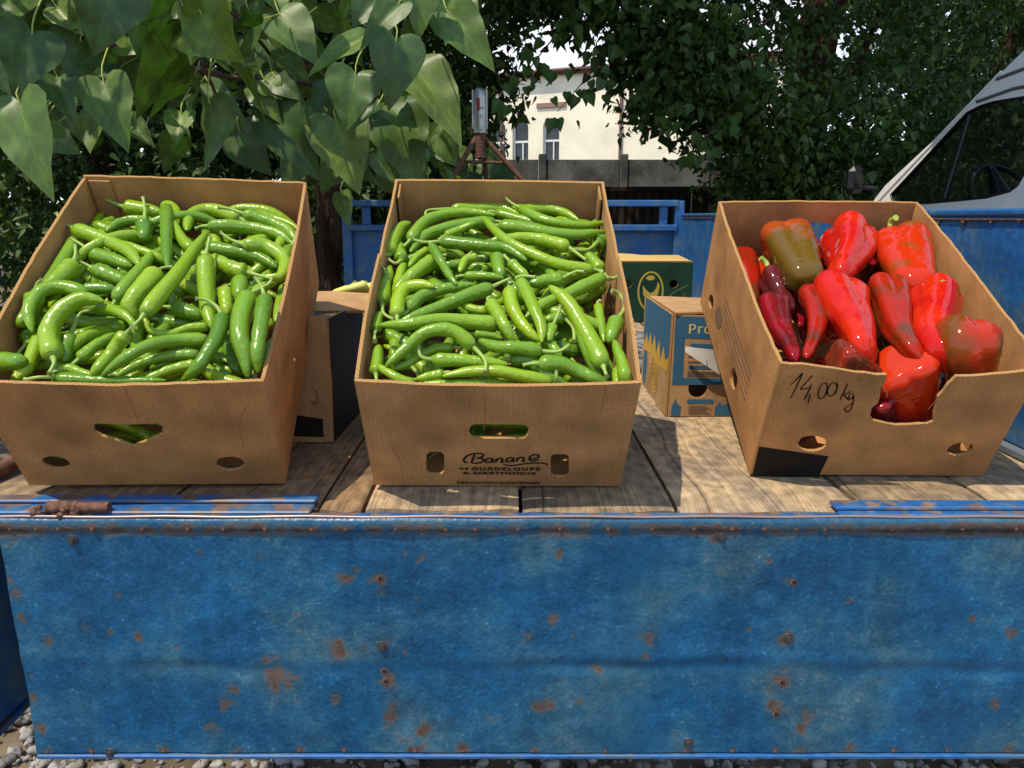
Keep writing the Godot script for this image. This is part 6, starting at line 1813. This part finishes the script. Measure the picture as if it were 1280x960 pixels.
func build_trees() -> void:
	rng.seed = 808
	var lm := small_leaf_mesh().mesh(M.small_leaf)
	var tl := small_leaf_mesh().mesh(M.twig_leaf)
	# the small-leaved tree whose branches hang before the building
	var t := thing("lime_tree", "dark small-leaved tree hanging over the fence in the middle, trunk at right", "tree", Vector3(2.85, 0, -8.0))
	var mb := MB.new()
	limb(mb, [Vector3(0, 0, 0), Vector3(0.02, 1.2, 0), Vector3(-0.03, 2.2, 0.05), Vector3(0.03, 3.3, 0.1), Vector3(0.3, 4.6, 0.2)], 0.26, 0.16, 16)
	part("trunk", mb.mesh(M.bark), t)
	for p in [[Vector3(0, 2.2, 0.05), Vector3(0.35, 2.8, 0.2), Vector3(0.5, 3.6, 0.5)], [Vector3(-0.02, 2.0, 0), Vector3(-0.5, 2.7, 0.2), Vector3(-1.3, 3.2, 0.6), Vector3(-2.1, 3.05, 1.1)], [Vector3(-0.5, 2.7, 0.2), Vector3(-1.0, 2.6, 0.5), Vector3(-1.5, 2.3, 0.8)],
			[Vector3(0, 3.0, 0.1), Vector3(-1.2, 3.9, 0.6), Vector3(-2.6, 3.9, 1.2)], [Vector3(-1.3, 3.2, 0.6), Vector3(-1.8, 2.7, 1.1), Vector3(-2.25, 2.42, 1.5)], [Vector3(-0.6, 2.6, 0.4), Vector3(-0.9, 2.25, 0.8), Vector3(-1.3, 2.1, 1.0)]]:
		mb = MB.new()
		limb(mb, p, 0.055, 0.012, 8)
		part("branch", mb.mesh(M.bark), t)
	var base := t.position
	# hanging sprays that show against the pale wall, leaf by leaf: [from, to, leaves]
	var sprays := [[Vector3(1.05, 2.95, -6.3), Vector3(0.33, 2.22, -6.0), 26], [Vector3(1.15, 3.05, -6.2), Vector3(0.55, 2.50, -6.0), 22], [Vector3(1.4, 2.9, -6.2), Vector3(0.95, 2.33, -6.0), 34], [Vector3(1.6, 2.8, -6.2), Vector3(1.20, 2.22, -6.0), 26],
		[Vector3(1.75, 2.6, -6.2), Vector3(1.03, 2.12, -6.0), 32], [Vector3(1.9, 2.55, -6.2), Vector3(1.40, 2.02, -6.0), 26], [Vector3(0.9, 3.1, -6.2), Vector3(0.35, 2.68, -6.0), 22], [Vector3(1.3, 3.2, -6.3), Vector3(0.75, 2.75, -6.0), 24],
		[Vector3(0.5, 2.95, -6.2), Vector3(-0.05, 2.28, -6.0), 30], [Vector3(1.8, 2.45, -6.2), Vector3(1.35, 1.92, -6.0), 18], [Vector3(1.9, 2.9, -6.2), Vector3(1.45, 2.45, -6.0), 24]]
	for s in sprays:
		mb = MB.new()
		var mid: Vector3 = (s[0] + s[1]) / 2 + Vector3(0.02, 0.06, 0)
		limb(mb, [s[0] - base, mid - base, s[1] - base], 0.008, 0.0025, 6)
		part("twig", mb.mesh(M.twig), t)
		for i in s[2]:
			var k := pow(rng.randf(), 0.7)
			var c: Vector3 = s[0].lerp(s[1], k) + Vector3(rng.randfn() * 0.07, rng.randfn() * 0.06, rng.randfn() * 0.07)
			var o := part("leaf", tl, t)
			var x := random_leaf(c - base, rng.randf_range(0.06, 0.12))
			var T := Vector3(rng.randf_range(-0.7, 0.5), rng.randf_range(-1.2, -0.4), rng.randf_range(-0.4, 0.5)).normalized()
			var N := Vector3(rng.randf_range(-0.5, 0.5), rng.randf_range(0.1, 0.8), rng.randf_range(0.2, 1.0))
			N = (N - T * T.dot(N)).normalized()
			var l := x.basis.get_scale().y
			o.transform = Transform3D(Basis(T.cross(N) * l * 0.95, T * l, N * l), c - base)
	var near := [[Vector3(-1.70, 2.78, 1.8), Vector3(0.42, 0.30, 0.4)], [Vector3(-1.6, 2.42, 1.8), Vector3(0.42, 0.32, 0.3)], [Vector3(-2.45, 3.10, 1.8), Vector3(0.75, 0.16, 0.4)], [Vector3(-1.3, 2.45, 1.5), Vector3(0.55, 0.40, 0.5)], [Vector3(-0.7, 2.3, 1.2), Vector3(0.75, 0.75, 0.7)], [Vector3(-0.45, 1.85, 1.0), Vector3(0.55, 0.40, 0.4)], [Vector3(-1.6, 3.35, 1.3), Vector3(1.1, 0.55, 0.8)], [Vector3(-2.6, 3.35, 1.4), Vector3(0.7, 0.62, 0.7)], [Vector3(-3.4, 3.25, 1.2), Vector3(0.7, 0.75, 0.7)], [Vector3(-3.25, 2.55, 0.8), Vector3(0.42, 0.65, 0.5)],
		[Vector3(0.2, 2.6, 0.9), Vector3(1.0, 0.9, 0.7)], [Vector3(1.4, 2.5, 0.2), Vector3(1.2, 1.0, 0.8)], [Vector3(0.2, 3.8, 0.8), Vector3(2.2, 0.8, 1.2)], [Vector3(2.5, 2.2, -0.4), Vector3(1.2, 1.3, 0.8)], [Vector3(0.6, 1.9, 0.4), Vector3(1.0, 0.5, 0.5)]]
	leaf_mass("crown", t, 26000, func(): return blob(near), 0.045, 0.11, lm, 0.85)
	var over := [[Vector3(-2.25, 4.6, 2.8), Vector3(1.7, 0.5, 1.0)], [Vector3(-2.0, 5.2, 2.2), Vector3(2.0, 0.6, 1.2)], [Vector3(0.2, 4.7, 2.4), Vector3(1.4, 0.5, 1.0)], [Vector3(-0.9, 5.2, 5.0), Vector3(0.9, 0.5, 0.8)], [Vector3(0.3, 5.6, 4.2), Vector3(0.9, 0.6, 0.9)], [Vector3(-1.5, 5.0, 2.0), Vector3(2.2, 0.9, 1.6)], [Vector3(1.0, 5.2, 1.6), Vector3(2.6, 1.1, 2.0)], [Vector3(0.0, 6.5, 0.5), Vector3(3.0, 1.3, 2.6)], [Vector3(-2.2, 4.6, 1.0), Vector3(1.4, 0.7, 1.2)]]
	leaf_mass("crown", t, 52000, func(): return blob(over), 0.10, 0.17, lm)
	# hedge and trees behind
	var rows := [["hedge_tree", "dense dark green tree filling the right background behind the van", Vector3(6.2, 0, -10.5), [[Vector3(0, 2.6, 0), Vector3(3.4, 2.6, 1.6)], [Vector3(-1.2, 5.0, 0.5), Vector3(3.0, 1.8, 1.8)], [Vector3(2.5, 4.2, 1.0), Vector3(2.4, 2.6, 1.6)]], 30000],
		["hedge_tree", "dark leafy tree in deep shade far left behind the big leaves", Vector3(-4.2, 0, -8.4), [[Vector3(0, 2.2, 0), Vector3(2.6, 2.4, 1.2)], [Vector3(0.6, 4.6, 0.4), Vector3(2.8, 1.8, 1.6)], [Vector3(1.6, 2.0, -0.2), Vector3(1.6, 2.2, 0.8)], [Vector3(1.0, 1.4, 0.3), Vector3(2.4, 1.3, 0.8)]], 32000],
		["hedge_tree", "dark leafy tree between the big leaved tree and the cream building", Vector3(-1.15, 0, -8.8), [[Vector3(-0.2, 2.6, 0), Vector3(1.15, 2.3, 0.9)], [Vector3(0.05, 4.4, 0.5), Vector3(1.7, 1.1, 1.2)]], 15000]]
	rows.append(["hedge_tree", "bushy dark green tree beyond the left edge of the trailer", Vector3(-7.6, 0, -7.6), [[Vector3(0, 1.9, 0), Vector3(2.2, 2.1, 1.3)], [Vector3(0.2, 3.9, 0), Vector3(2.0, 1.4, 1.3)]], 16000])
	rows.append(["hedge_tree", "outermost dark bushy tree at far left", Vector3(-11.8, 0, -6.4), [[Vector3(0, 2.0, 0), Vector3(2.6, 2.2, 1.5)], [Vector3(0.2, 4.2, 0), Vector3(2.2, 1.5, 1.4)]], 14000])
	rows.append(["far_tree", "tall dark tree far behind the leaves at the left edge", Vector3(-9.0, 0, -19.0), [[Vector3(0, 4.5, 0), Vector3(5.5, 4.5, 2.0)]], 9000])
	rows.append(["far_tree", "tall dark tree far behind, left of the cream building", Vector3(-3.6, 0, -20.5), [[Vector3(0, 4.6, 0), Vector3(2.9, 4.6, 1.6)]], 7000])
	rows.append(["far_tree", "tall dark tree far behind the van at the right edge", Vector3(13.5, 0, -21.0), [[Vector3(0, 4.5, 0), Vector3(6.0, 4.6, 2.0)]], 9000])
	for r in rows:
		var far: bool = r[0] == "far_tree"
		var h := thing(r[0], r[1], "tree", r[2])
		mb = MB.new()
		limb(mb, [Vector3.ZERO, Vector3(0.05, 1.5, 0), Vector3(-0.1, 3.0, 0.1), Vector3(0.1, 4.6, 0.2)], 0.20, 0.08, 12)
		part("trunk", mb.mesh(M.bark), h)
		leaf_mass("crown", h, r[4], func(): return blob(r[3]), 0.30 if far else 0.07, 0.48 if far else 0.12, lm, 0.72)

# ---------------------------------------------------------------- behind the trailer
func build_fences() -> void:
	rng.seed = 61
	var t := thing("concrete_fence", "grey precast concrete panel fence in front of the cream building", "fence", Vector3(0, 0, -14))
	for i in range(6, 16):
		var x := 0.52 + 1.40 * (i - 7)
		var mb := MB.new()
		mb.box(Vector3(x, 1.25, 0.0), Vector3(0.13, 2.54, 0.13), 0.012)
		part("post", mb.mesh(M.concrete), t)
		for k in 5:
			mb = MB.new()
			mb.box(Vector3(x + 0.70, 0.25 + 0.485 * k, rng.randf_range(-0.004, 0.004)), Vector3(1.26, 0.478, 0.05), 0.008)
			part("panel", mb.mesh(M.concrete), t)
	t = thing("sheet_fence", "low dark brown corrugated metal fence below the concrete one", "fence", Vector3(0, 0, -8.6))
	for i in 12:
		var x0 := -4.6 + 0.93 * i
		var mb := MB.new()
		mb.grid(60, 2, func(u: float, v: float): return Vector3(x0 + u * 0.925, v * 1.77, 0.012 * sin(u * TAU * 10.0)))
		part("sheet", mb.mesh(M.brown_sheet), t)
	var rail := MB.new()
	rail.box(Vector3(0.9, 1.76, 0.03), Vector3(11.2, 0.05, 0.04), 0.005)
	part("top_rail", rail.mesh(M.brown_sheet), t)
	# grey stump in the gap
	var mb := MB.new()
	limb(mb, [Vector3(0, 0, 0), Vector3(0.01, 0.8, 0), Vector3(0, 1.5, 0), Vector3(0, 1.70, 0)], 0.17, 0.135, 16)
	t = thing("wooden_post", "short thick grey weathered post in front of the brown fence", "post", Vector3(2.62, 0.05, -7.95))
	part("body", mb.mesh(M.concrete), t)

func window_shape(x0: float, x1: float, y0: float, y1: float, arch: float) -> PackedVector2Array:
	var o := PackedVector2Array([Vector2(x0, y0), Vector2(x1, y0)])
	for i in 11:
		var a := PI * i / 10
		o.append(Vector2((x0 + x1) / 2 + cos(a) * (x1 - x0) / 2, y1 - arch + sin(a) * arch))
	return o

func build_building() -> void:
	var t := thing("cream_building", "cream plastered building with arched white windows and pale tiled roof", "building", Vector3(0, 0, -40), "", Basis(Vector3.UP, deg_to_rad(-24.0)))
	var fx := plain_xf(Vector3.ZERO, Vector3.RIGHT, Vector3.UP)
	var wins := [[-1.35, -0.35], [0.02, 0.86], [1.62, 2.46], [9.6, 10.5], [-4.2, -3.3]]
	var holes := []
	for w in wins: holes.append(window_shape(w[0], w[1], 3.0, 6.05, 0.38))
	var f := MB.new()
	var e := MB.new()
	sheet(f, e, rect2(-9, 0, 13, 8.05), holes, 0.30, fx, 0.8)
	var am := f.mesh(M.plaster)
	e.mesh(M.plaster, am)
	part("front_wall", am, t)
	for k in [[-9.0, 0.0], [13.0, 0.0]]:
		var mb := MB.new()
		mb.box(Vector3(k[0], 4.0, -5.2), Vector3(0.3, 8.0, 9.7), 0.0)
		part("side_wall", mb.mesh(M.plaster), t)
	var wm := mat(Color(0.85, 0.85, 0.83), 0.5)
	var gm := mat(Color(0.16, 0.17, 0.18), 0.08)
	for w in wins:
		var fr := MB.new()
		var y0 := 3.0
		for x in [w[0] + 0.04, w[1] - 0.04]: fr.box(Vector3(x, 4.35, -0.21), Vector3(0.08, 2.65, 0.06), 0.01)
		fr.box(Vector3((w[0] + w[1]) / 2, 5.02, -0.21), Vector3(w[1] - w[0] - 0.16, 0.10, 0.06), 0.01)
		fr.box(Vector3((w[0] + w[1]) / 2 + 0.06, 4.0, -0.215), Vector3(0.07, 1.94, 0.05), 0.01)
		fr.box(Vector3((w[0] + w[1]) / 2, y0 + 0.05, -0.21), Vector3(w[1] - w[0] - 0.16, 0.09, 0.06), 0.01)
		var fo := part("window", fr.mesh(wm), t)
		var pn := MB.new()
		pn.quad(Vector3(w[0], 3.0, -0.26), Vector3(w[1], 3.0, -0.26), Vector3(w[1], 6.06, -0.26), Vector3(w[0], 6.06, -0.26))
		part("pane", pn.mesh(gm), fo)
	var mb := MB.new()
	mb.tube(PackedVector3Array([Vector3(5.48, 0, 0.10), Vector3(5.48, 7.8, 0.10)]), PackedFloat32Array([0.07, 0.07]), 10)
	part("downpipe", mb.mesh(mat(Color(0.42, 0.30, 0.25), 0.6)), t)
	mb = MB.new()
	mb.tube(PackedVector3Array([Vector3(0.46 - 1.0, 0, 0.10), Vector3(0.46 - 1.0, 7.8, 0.10)]), PackedFloat32Array([0.06, 0.06]), 10)
	part("downpipe", mb.mesh(mat(Color(0.42, 0.30, 0.25), 0.6)), t)
	mb = MB.new()
	mb.box(Vector3(2.0, 8.02, 0.12), Vector3(22.6, 0.16, 0.30), 0.02)
	mb.tube(PackedVector3Array([Vector3(-9.3, 8.10, 0.34), Vector3(13.3, 8.10, 0.34)]), PackedFloat32Array([0.09, 0.09]), 10)
	part("eaves", mb.mesh(mat(Color(0.38, 0.24, 0.22), 0.7)), t)
	mb = MB.new()
	mb.box(Vector3(2.05, 6.62, 0.04), Vector3(1.5, 0.22, 0.08), 0.01)
	part("cornice", mb.mesh(mat(Color(0.55, 0.42, 0.36), 0.8)), t)
	# roof of stepped pale metal tiles
	var roof := MB.new()
	roof.grid(230, 60, func(u: float, v: float):
		var k := v * 12.0
		var st: float = (k - floor(k)) if v < 0.999 else 0.0
		return Vector3(lerpf(-9.4, 13.4, u), 8.12 + v * 3.6 - 0.035 * st + 0.020 * absf(sin(u * 23.0 * PI)), 0.34 - v * 5.6))
	part("roof", roof.mesh(mat(Color(0.78, 0.76, 0.76), 0.30, 0.0, 0.8)), t)

func build_tripod() -> void:
	var t := thing("tripod_stand", "rusty three legged stand holding a vertical galvanised steel pipe", "stand", Vector3(-0.214, 0, -5.5))
	var mb := MB.new()
	mb.tube(PackedVector3Array([Vector3(0, 2.02, 0), Vector3(0, 2.23, 0), Vector3(0, 2.28, 0), Vector3(0, 2.305, 0)]), PackedFloat32Array([0.046, 0.046, 0.044, 0.026]), 20)
	mb.tube(PackedVector3Array([Vector3(0, 2.06, 0), Vector3(0, 2.075, 0)]), PackedFloat32Array([0.050, 0.050]), 20)
	part("pipe", mb.mesh(M.steel), t)
	mb = MB.new()
	mb.box(Vector3(-0.046, 2.17, 0.015), Vector3(0.012, 0.25, 0.012), 0.002)
	mb.box(Vector3(0.046, 2.17, 0.015), Vector3(0.012, 0.25, 0.012), 0.002)
	for q in [[0.012, 2.125], [0.012, 2.04], [0.02, 2.18]]:
		mb.tube(PackedVector3Array([Vector3(q[0], q[1], 0.044), Vector3(q[0], q[1], 0.060)]), PackedFloat32Array([0.010, 0.009]), 6)
	part("clamp", mb.mesh(M.steel), t)
	mb = MB.new()
	mb.box(Vector3(-0.008, 2.20, 0.045), Vector3(0.022, 0.075, 0.012), 0.003)
	part("red_label", mb.mesh(mat(Color(0.55, 0.12, 0.07), 0.6)), t)
	mb = MB.new()
	mb.tube(PackedVector3Array([Vector3(0, 1.865, 0), Vector3(0, 2.03, 0)]), PackedFloat32Array([0.036, 0.038]), 16)
	mb.tube(PackedVector3Array([Vector3(0, 1.858, 0), Vector3(0, 1.885, 0)]), PackedFloat32Array([0.052, 0.052]), 16)
	part("collar", mb.mesh(M.rust), t)
	for a in [[-1.06, 1.75, 0.55], [1.62, 1.86, 0.35], [0.1, 1.9, -1.3]]:
		mb = MB.new()
		mb.tube(PackedVector3Array([Vector3(0.02 * signf(a[0]), 2.0, 0), Vector3(a[0] * 1.15, 0.0, a[2])]), PackedFloat32Array([0.017, 0.017]), 10)
		part("leg", mb.mesh(M.rust), t)
	mb = MB.new()
	mb.tube(PackedVector3Array([Vector3(-0.105, 1.835, 0.03), Vector3(0.15, 1.828, 0.03)]), PackedFloat32Array([0.010, 0.010]), 8)
	part("cross_bar", mb.mesh(M.rust), t)

func build_van() -> void:
	var d := Vector3(-0.189, 0, -0.982)
	var right := Vector3(0.982, 0, -0.189)
	var o := Vector3(2.214, 0, -4.6)
	# local: x = forward, y = up, z = towards the far side
	var t := thing("delivery_van", "white high roofed delivery van parked at right, facing away, driver window dark", "van", o, "", Basis(d, Vector3.UP, -right))
	var tumble := func(h: float) -> float: return 0.10 * pow(maxf(0.0, h - 1.2), 1.4) + 0.02 * pow(maxf(0.0, 0.8 - h), 1.2)
	var sx := func(q: Vector2, dep: float) -> Vector3: return Vector3(q.x, q.y, -(tumble.call(q.y) + 0.03 * pow(maxf(0.0, q.x - 0.1), 2.0) + dep))
	var sx2 := func(q: Vector2, dep: float) -> Vector3: return Vector3(q.x, q.y, -(1.95 - tumble.call(q.y) - 0.03 * pow(maxf(0.0, q.x - 0.1), 2.0) - dep))
	var outl := [[1.02, 0.42], [1.06, 0.72], [1.0, 0.98], [0.72, 1.18], [0.50, 1.36], [0.204, 1.655], [-0.193, 1.919], [-0.398, 2.081], [-0.52, 2.17], [-0.66, 2.27], [-0.9, 2.42], [-1.3, 2.55], [-1.9, 2.60], [-4.6, 2.60], [-4.72, 2.50], [-4.76, 0.55], [-4.70, 0.42]]
	var op := PackedVector2Array()
	for q in outl: op.append(Vector2(q[0], q[1]))
	var win := PackedVector2Array()
	for q in [[0.135, 1.60], [-0.03, 1.735], [-0.345, 2.000], [-0.43, 2.022], [-0.513, 2.031], [-0.79, 2.027], [-0.83, 2.00], [-0.835, 1.90], [-0.805, 1.673], [-0.78, 1.62], [-0.74, 1.594], [-0.603, 1.568], [-0.195, 1.547], [0.10, 1.553]]: win.append(Vector2(q[0], q[1]))
	var arch := func(cx: float) -> PackedVector2Array:
		var a := PackedVector2Array()
		for i in 15: a.append(Vector2(cx, 0.40) + Vector2(cos(PI * i / 14), sin(PI * i / 14)) * 0.40)
		a.append(Vector2(cx - 0.40, 0.30)); a.append(Vector2(cx + 0.40, 0.30))
		return a
	for s in 2:
		var f := MB.new()
		var e := MB.new()
		sheet(f, e, op, [win, arch.call(0.35), arch.call(-3.4)], 0.03, sx if s == 0 else sx2, 0.10)
		var am := f.mesh(M.white_paint)
		e.mesh(M.trim if s == 0 else M.trim, am)
		part("body_side", am, t)
		# window glass, set 1 cm in
		var g := MB.new()
		flat_poly(g, win, sx if s == 0 else sx2, 0.012)
		var fr := part("door_window", g.mesh(M.glass), t)
		var tr := MB.new()
		var seal := PackedVector2Array(win)
		seal.append(win[0])
		for i in win.size():
			var p0 := win[i]
			var p1 := win[(i + 1) % win.size()]
			var A: Vector3 = (sx if s == 0 else sx2).call(p0, 0.0)
			var B: Vector3 = (sx if s == 0 else sx2).call(p1, 0.0)
			tr.tube(PackedVector3Array([A, B]), PackedFloat32Array([0.006, 0.006]), 6)
		var q0: Vector3 = (sx if s == 0 else sx2).call(Vector2(-0.30, 1.57), 0.008)
		var q1: Vector3 = (sx if s == 0 else sx2).call(Vector2(-0.36, 1.99), 0.008)
		tr.tube(PackedVector3Array([q0, q1]), PackedFloat32Array([0.016, 0.014]), 6)
		part("window_frame", tr.mesh(M.trim), fr)
	# skin over the top: bonnet, windscreen, roof, rear
	var skin := func(a: int, b: int, called: String, m: Material, inset: float) -> void:
		var mb := MB.new()
		var n := b - a
		mb.grid(14, n * 3, func(u: float, v: float):
			var k := clampf(v * n, 0.0, n - 0.0001)
			var i := a + int(floor(k))
			var q := op[i].lerp(op[i + 1], k - floor(k))
			var z0: float = tumble.call(q.y) + 0.03 * pow(maxf(0.0, q.x - 0.1), 2.0) + inset
			var bul := 0.06 * (1.0 - pow(2.0 * u - 1.0, 2.0))
			var nn := (op[i + 1] - op[i]).orthogonal().normalized()
			if nn.y < 0.0 and absf(nn.y) > absf(nn.x): nn = -nn
			return Vector3(q.x + nn.x * bul * 0.3, q.y + absf(nn.y) * bul * (1.0 if q.y > 0.9 else 0.0), -lerpf(z0, 1.95 - z0, u)))
		part(called, mb.mesh(m), t)
	skin.call(0, 4, "bonnet", M.white_paint, 0.0)
	skin.call(4, 8, "windscreen", M.glass, 0.05)
	skin.call(8, 14, "roof", M.white_paint, 0.0)
	skin.call(14, 16, "rear_door", M.white_paint, 0.0)
	var mb := MB.new()
	for k in [[2.170, -0.50, 0.006], [2.077, -0.40, 0.006]]:
		var p := PackedVector3Array()
		for i in 20: p.append(sx.call(Vector2(lerpf(k[1], -4.6, i / 19.0), k[0] - (0.03 * maxf(0.0, 1.0 - i / 1.0))), -0.001))
		var rr := PackedFloat32Array()
		for i in 20: rr.append(0.009)
		mb.tube(p, rr, 6)
	part("roof_gutter", mb.mesh(mat(Color(0.34, 0.35, 0.36), 0.5)), t)
	for s in 2:
		mb = MB.new()
		for i in 5:
			var k := i / 5.0
			var pA: Vector3 = (sx if s == 0 else sx2).call(Vector2(lerpf(0.50, -0.52, k), lerpf(1.36, 2.17, k)), 0.0)
			var pB: Vector3 = (sx if s == 0 else sx2).call(Vector2(lerpf(0.50, -0.52, k + 0.2), lerpf(1.36, 2.17, k + 0.2)), 0.0)
			mb.tube(PackedVector3Array([pA, pB]), PackedFloat32Array([0.010, 0.010]), 6)
		part("window_pillar", mb.mesh(M.white_paint), t)
	# inside
	mb = MB.new()
	mb.box(Vector3(0.18, 1.36, -0.98), Vector3(0.60, 0.34, 1.70), 0.08)
	part("dashboard", mb.mesh(M.dark), t)
	mb = MB.new()
	var ring := PackedVector3Array()
	var rad := PackedFloat32Array()
	for i in 33:
		var a := TAU * i / 32
		ring.append(Vector3(-0.14 + sin(a) * 0.10, 1.60 + sin(a) * 0.155, -0.52 + cos(a) * 0.19)); rad.append(0.016)
	mb.tube(ring, rad, 8, false)
	mb.tube(PackedVector3Array([Vector3(-0.24, 1.45, -0.52), Vector3(-0.14, 1.60, -0.52), Vector3(-0.04, 1.75, -0.52)]), PackedFloat32Array([0.02, 0.05, 0.02]), 8)
	mb.tube(PackedVector3Array([Vector3(-0.14, 1.60, -0.52), Vector3(0.15, 1.48, -0.52)]), PackedFloat32Array([0.035, 0.05]), 8)
	part("steering_wheel", mb.mesh(M.trim), t)
	for z in [-0.52, -1.40]:
		mb = MB.new()
		mb.box(Vector3(-1.0, 1.05, z), Vector3(0.55, 0.18, 0.52), 0.06)
		mb.box(Vector3(-1.28, 1.45, z), Vector3(0.16, 0.72, 0.50), 0.06, Basis(Vector3.BACK, 0.15))
		mb.box(Vector3(-1.36, 1.90, z), Vector3(0.12, 0.20, 0.28), 0.04)
		part("seat", mb.mesh(M.dark), t)
	mb = MB.new()
	mb.box(Vector3(-1.75, 1.45, -0.975), Vector3(0.04, 2.0, 1.60), 0.0)
	part("bulkhead", mb.mesh(M.dark), t)
	mb = MB.new()
	mb.box(Vector3(-1.85, 0.55, -0.975), Vector3(5.4, 0.10, 1.75), 0.0)
	part("floor", mb.mesh(M.dark), t)
	# mirror
	mb = MB.new()
	mb.box(Vector3(0.31, 1.69, 0.10), Vector3(0.08, 0.16, 0.10), 0.03)
	mb.tube(PackedVector3Array([Vector3(0.27, 1.64, -0.03), Vector3(0.31, 1.65, 0.08)]), PackedFloat32Array([0.014, 0.014]), 8)
	var mr := part("door_mirror", mb.mesh(M.trim), t)
	mb = MB.new()
	mb.box(Vector3(0.268, 1.69, 0.10), Vector3(0.006, 0.11, 0.06), 0.002)
	part("mirror_glass", mb.mesh(mat(Color(0.07, 0.08, 0.08), 0.15, 0.3)), mr)
	for cx in [0.35, -3.4]:
		for z in [-0.16, -1.79]:
			wheel(t, Vector3(cx, 0.34, z), 0.34, 0.22, Vector3(0, 0, 1))
	mb = MB.new()
	mb.box(Vector3(-1.75, 0.95, -0.004), Vector3(3.2, 0.10, 0.03), 0.01)
	part("rub_strip", mb.mesh(M.trim), t)
	for z in [-0.28, -1.67]:
		mb = MB.new()
		mb.box(Vector3(1.0, 0.86, z), Vector3(0.10, 0.20, 0.34), 0.04)
		part("headlight", mb.mesh(M.steel), t)

func build_ground() -> void:
	var mb := MB.new()
	mb.grid(90, 90, func(u: float, v: float):
		var a := (u - 0.5) * 2.0
		var b := (v - 0.5) * 2.0
		var x := signf(a) * (absf(a) * 12.0 + pow(absf(a), 6.0) * 500.0)
		var z := signf(b) * (absf(b) * 14.0 + pow(absf(b), 6.0) * 500.0) - 4.0
		return Vector3(x, -0.012 + 0.012 * sin(x * 2.1) * cos(z * 1.7), z))
	struct("ground", mb.mesh(M.ground))
	rng.seed = 71
	var pb := MB.new()
	pb.grid(10, 6, func(u: float, v: float):
		var a := u * TAU
		var b := (v - 0.5) * PI
		var k := 1.0 + 0.16 * sin(a * 2.0 + 1.0) * cos(b) + 0.12 * cos(a * 3.0 + b * 2.0)
		return Vector3(cos(a) * cos(b), sin(b) * 0.62, sin(a) * cos(b) * 0.8) * k, null, Vector2.ONE, true)
	var mm := MultiMesh.new()
	mm.transform_format = MultiMesh.TRANSFORM_3D
	mm.use_colors = true
	mm.mesh = pb.mesh(M.pebble)
	mm.instance_count = 14000
	for i in 14000:
		var s := 0.006 + 0.020 * pow(rng.randf(), 2.5)
		var p := Vector3(rng.randf_range(-2.4, 2.8), 0.0, rng.randf_range(-3.2, -0.9))
		mm.set_instance_transform(i, Transform3D(Basis.from_euler(Vector3(rng.randf_range(-0.5, 0.5), rng.randf() * TAU, rng.randf_range(-0.5, 0.5))).scaled(Vector3.ONE * s), p + Vector3(0, s * 0.3, 0)))
		var g := rng.randf_range(0.10, 0.32)
		mm.set_instance_color(i, Color(g, g * rng.randf_range(0.88, 0.97), g * rng.randf_range(0.75, 0.9)))
	var o := MultiMeshInstance3D.new()
	o.name = "gravel"
	o.multimesh = mm
	add_child(o)
	tag(o, "grey and tan gravel covering the ground under the trailer", "gravel")
	o.set_meta("kind", "stuff")

func extra_materials() -> void:
	M.navy = mat(Color(0.11, 0.15, 0.20), 0.8, 0, 0.3)
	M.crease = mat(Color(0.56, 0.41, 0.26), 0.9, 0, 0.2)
	M.blue_ink = mat(Color(0.20, 0.36, 0.46), 0.8, 0, 0.3)
	M.cream_ink = mat(Color(0.80, 0.74, 0.45), 0.8, 0, 0.3)
	M.green_print = mat(Color(0.10, 0.22, 0.16), 0.7, 0, 0.3)
	M.green_print.albedo_texture = stain_tex(57, 0.3)
	M.card_y = mat(Color(0.72, 0.60, 0.36), 0.85, 0, 0.3)
	M.news = mat(Color(0.62, 0.61, 0.60), 0.9, 0, 0.2)
	M.news.albedo_texture = stain_tex(58, 1.0)
	M.worn_edge = mat(Color(0.60, 0.52, 0.50), 0.35, 0.5)
	M.bolt = mat(Color(0.30, 0.29, 0.30), 0.5, 0.5)
	M.bolt_dark = mat(Color(0.12, 0.085, 0.07), 0.8, 0.2)
	M.pale_metal = mat(Color(0.42, 0.46, 0.50), 0.55, 0.3)

func _ready() -> void:
	var cam := Camera3D.new()
	cam.name = "camera"
	cam.fov = 51.95
	cam.near = 0.05
	cam.far = 2000.0
	cam.position = Vector3(0, 1.476, 0)
	cam.rotation_degrees = Vector3(-12.0, 0, 0)
	add_child(cam)
	cam.current = true
	var we := WorldEnvironment.new()
	we.name = "environment"
	var env := Environment.new()
	env.background_mode = Environment.BG_SKY
	var sky := Sky.new()
	var sm := ProceduralSkyMaterial.new()
	sm.sky_top_color = Color(0.52, 0.63, 0.78)
	sm.sky_horizon_color = Color(0.88, 0.91, 0.94)
	sm.sky_curve = 0.18
	sm.ground_bottom_color = Color(0.30, 0.28, 0.25)
	sm.ground_horizon_color = Color(0.62, 0.62, 0.60)
	sm.sky_energy_multiplier = 1.35
	sky.sky_material = sm
	env.sky = sky
	env.tonemap_mode = Environment.TONE_MAPPER_LINEAR
	env.tonemap_exposure = 1.14
	env.sdfgi_enabled = true; env.ssao_enabled = true; env.ssil_enabled = true
	we.environment = env
	add_child(we)
	var sun := DirectionalLight3D.new()
	sun.name = "sun"
	sun.light_energy = 1.42
	sun.light_color = Color(1.0, 0.95, 0.86)
	sun.light_angular_distance = 0.5
	sun.shadow_enabled = true
	add_child(sun)
	sun.look_at_from_position(Vector3(-0.375, 1.0, 0.33) * 10.0, Vector3.ZERO)
	make_materials()
	extra_materials()
	build_ground()
	build_building()
	build_fences()
	build_trees()
	build_left_tree()
	build_van()
	build_tripod()
	build_trailer()
	build_small_boxes()
	build_cartons()
	fill_chilies()
	fill_red()
	place_chilies()
	place_red_peppers()
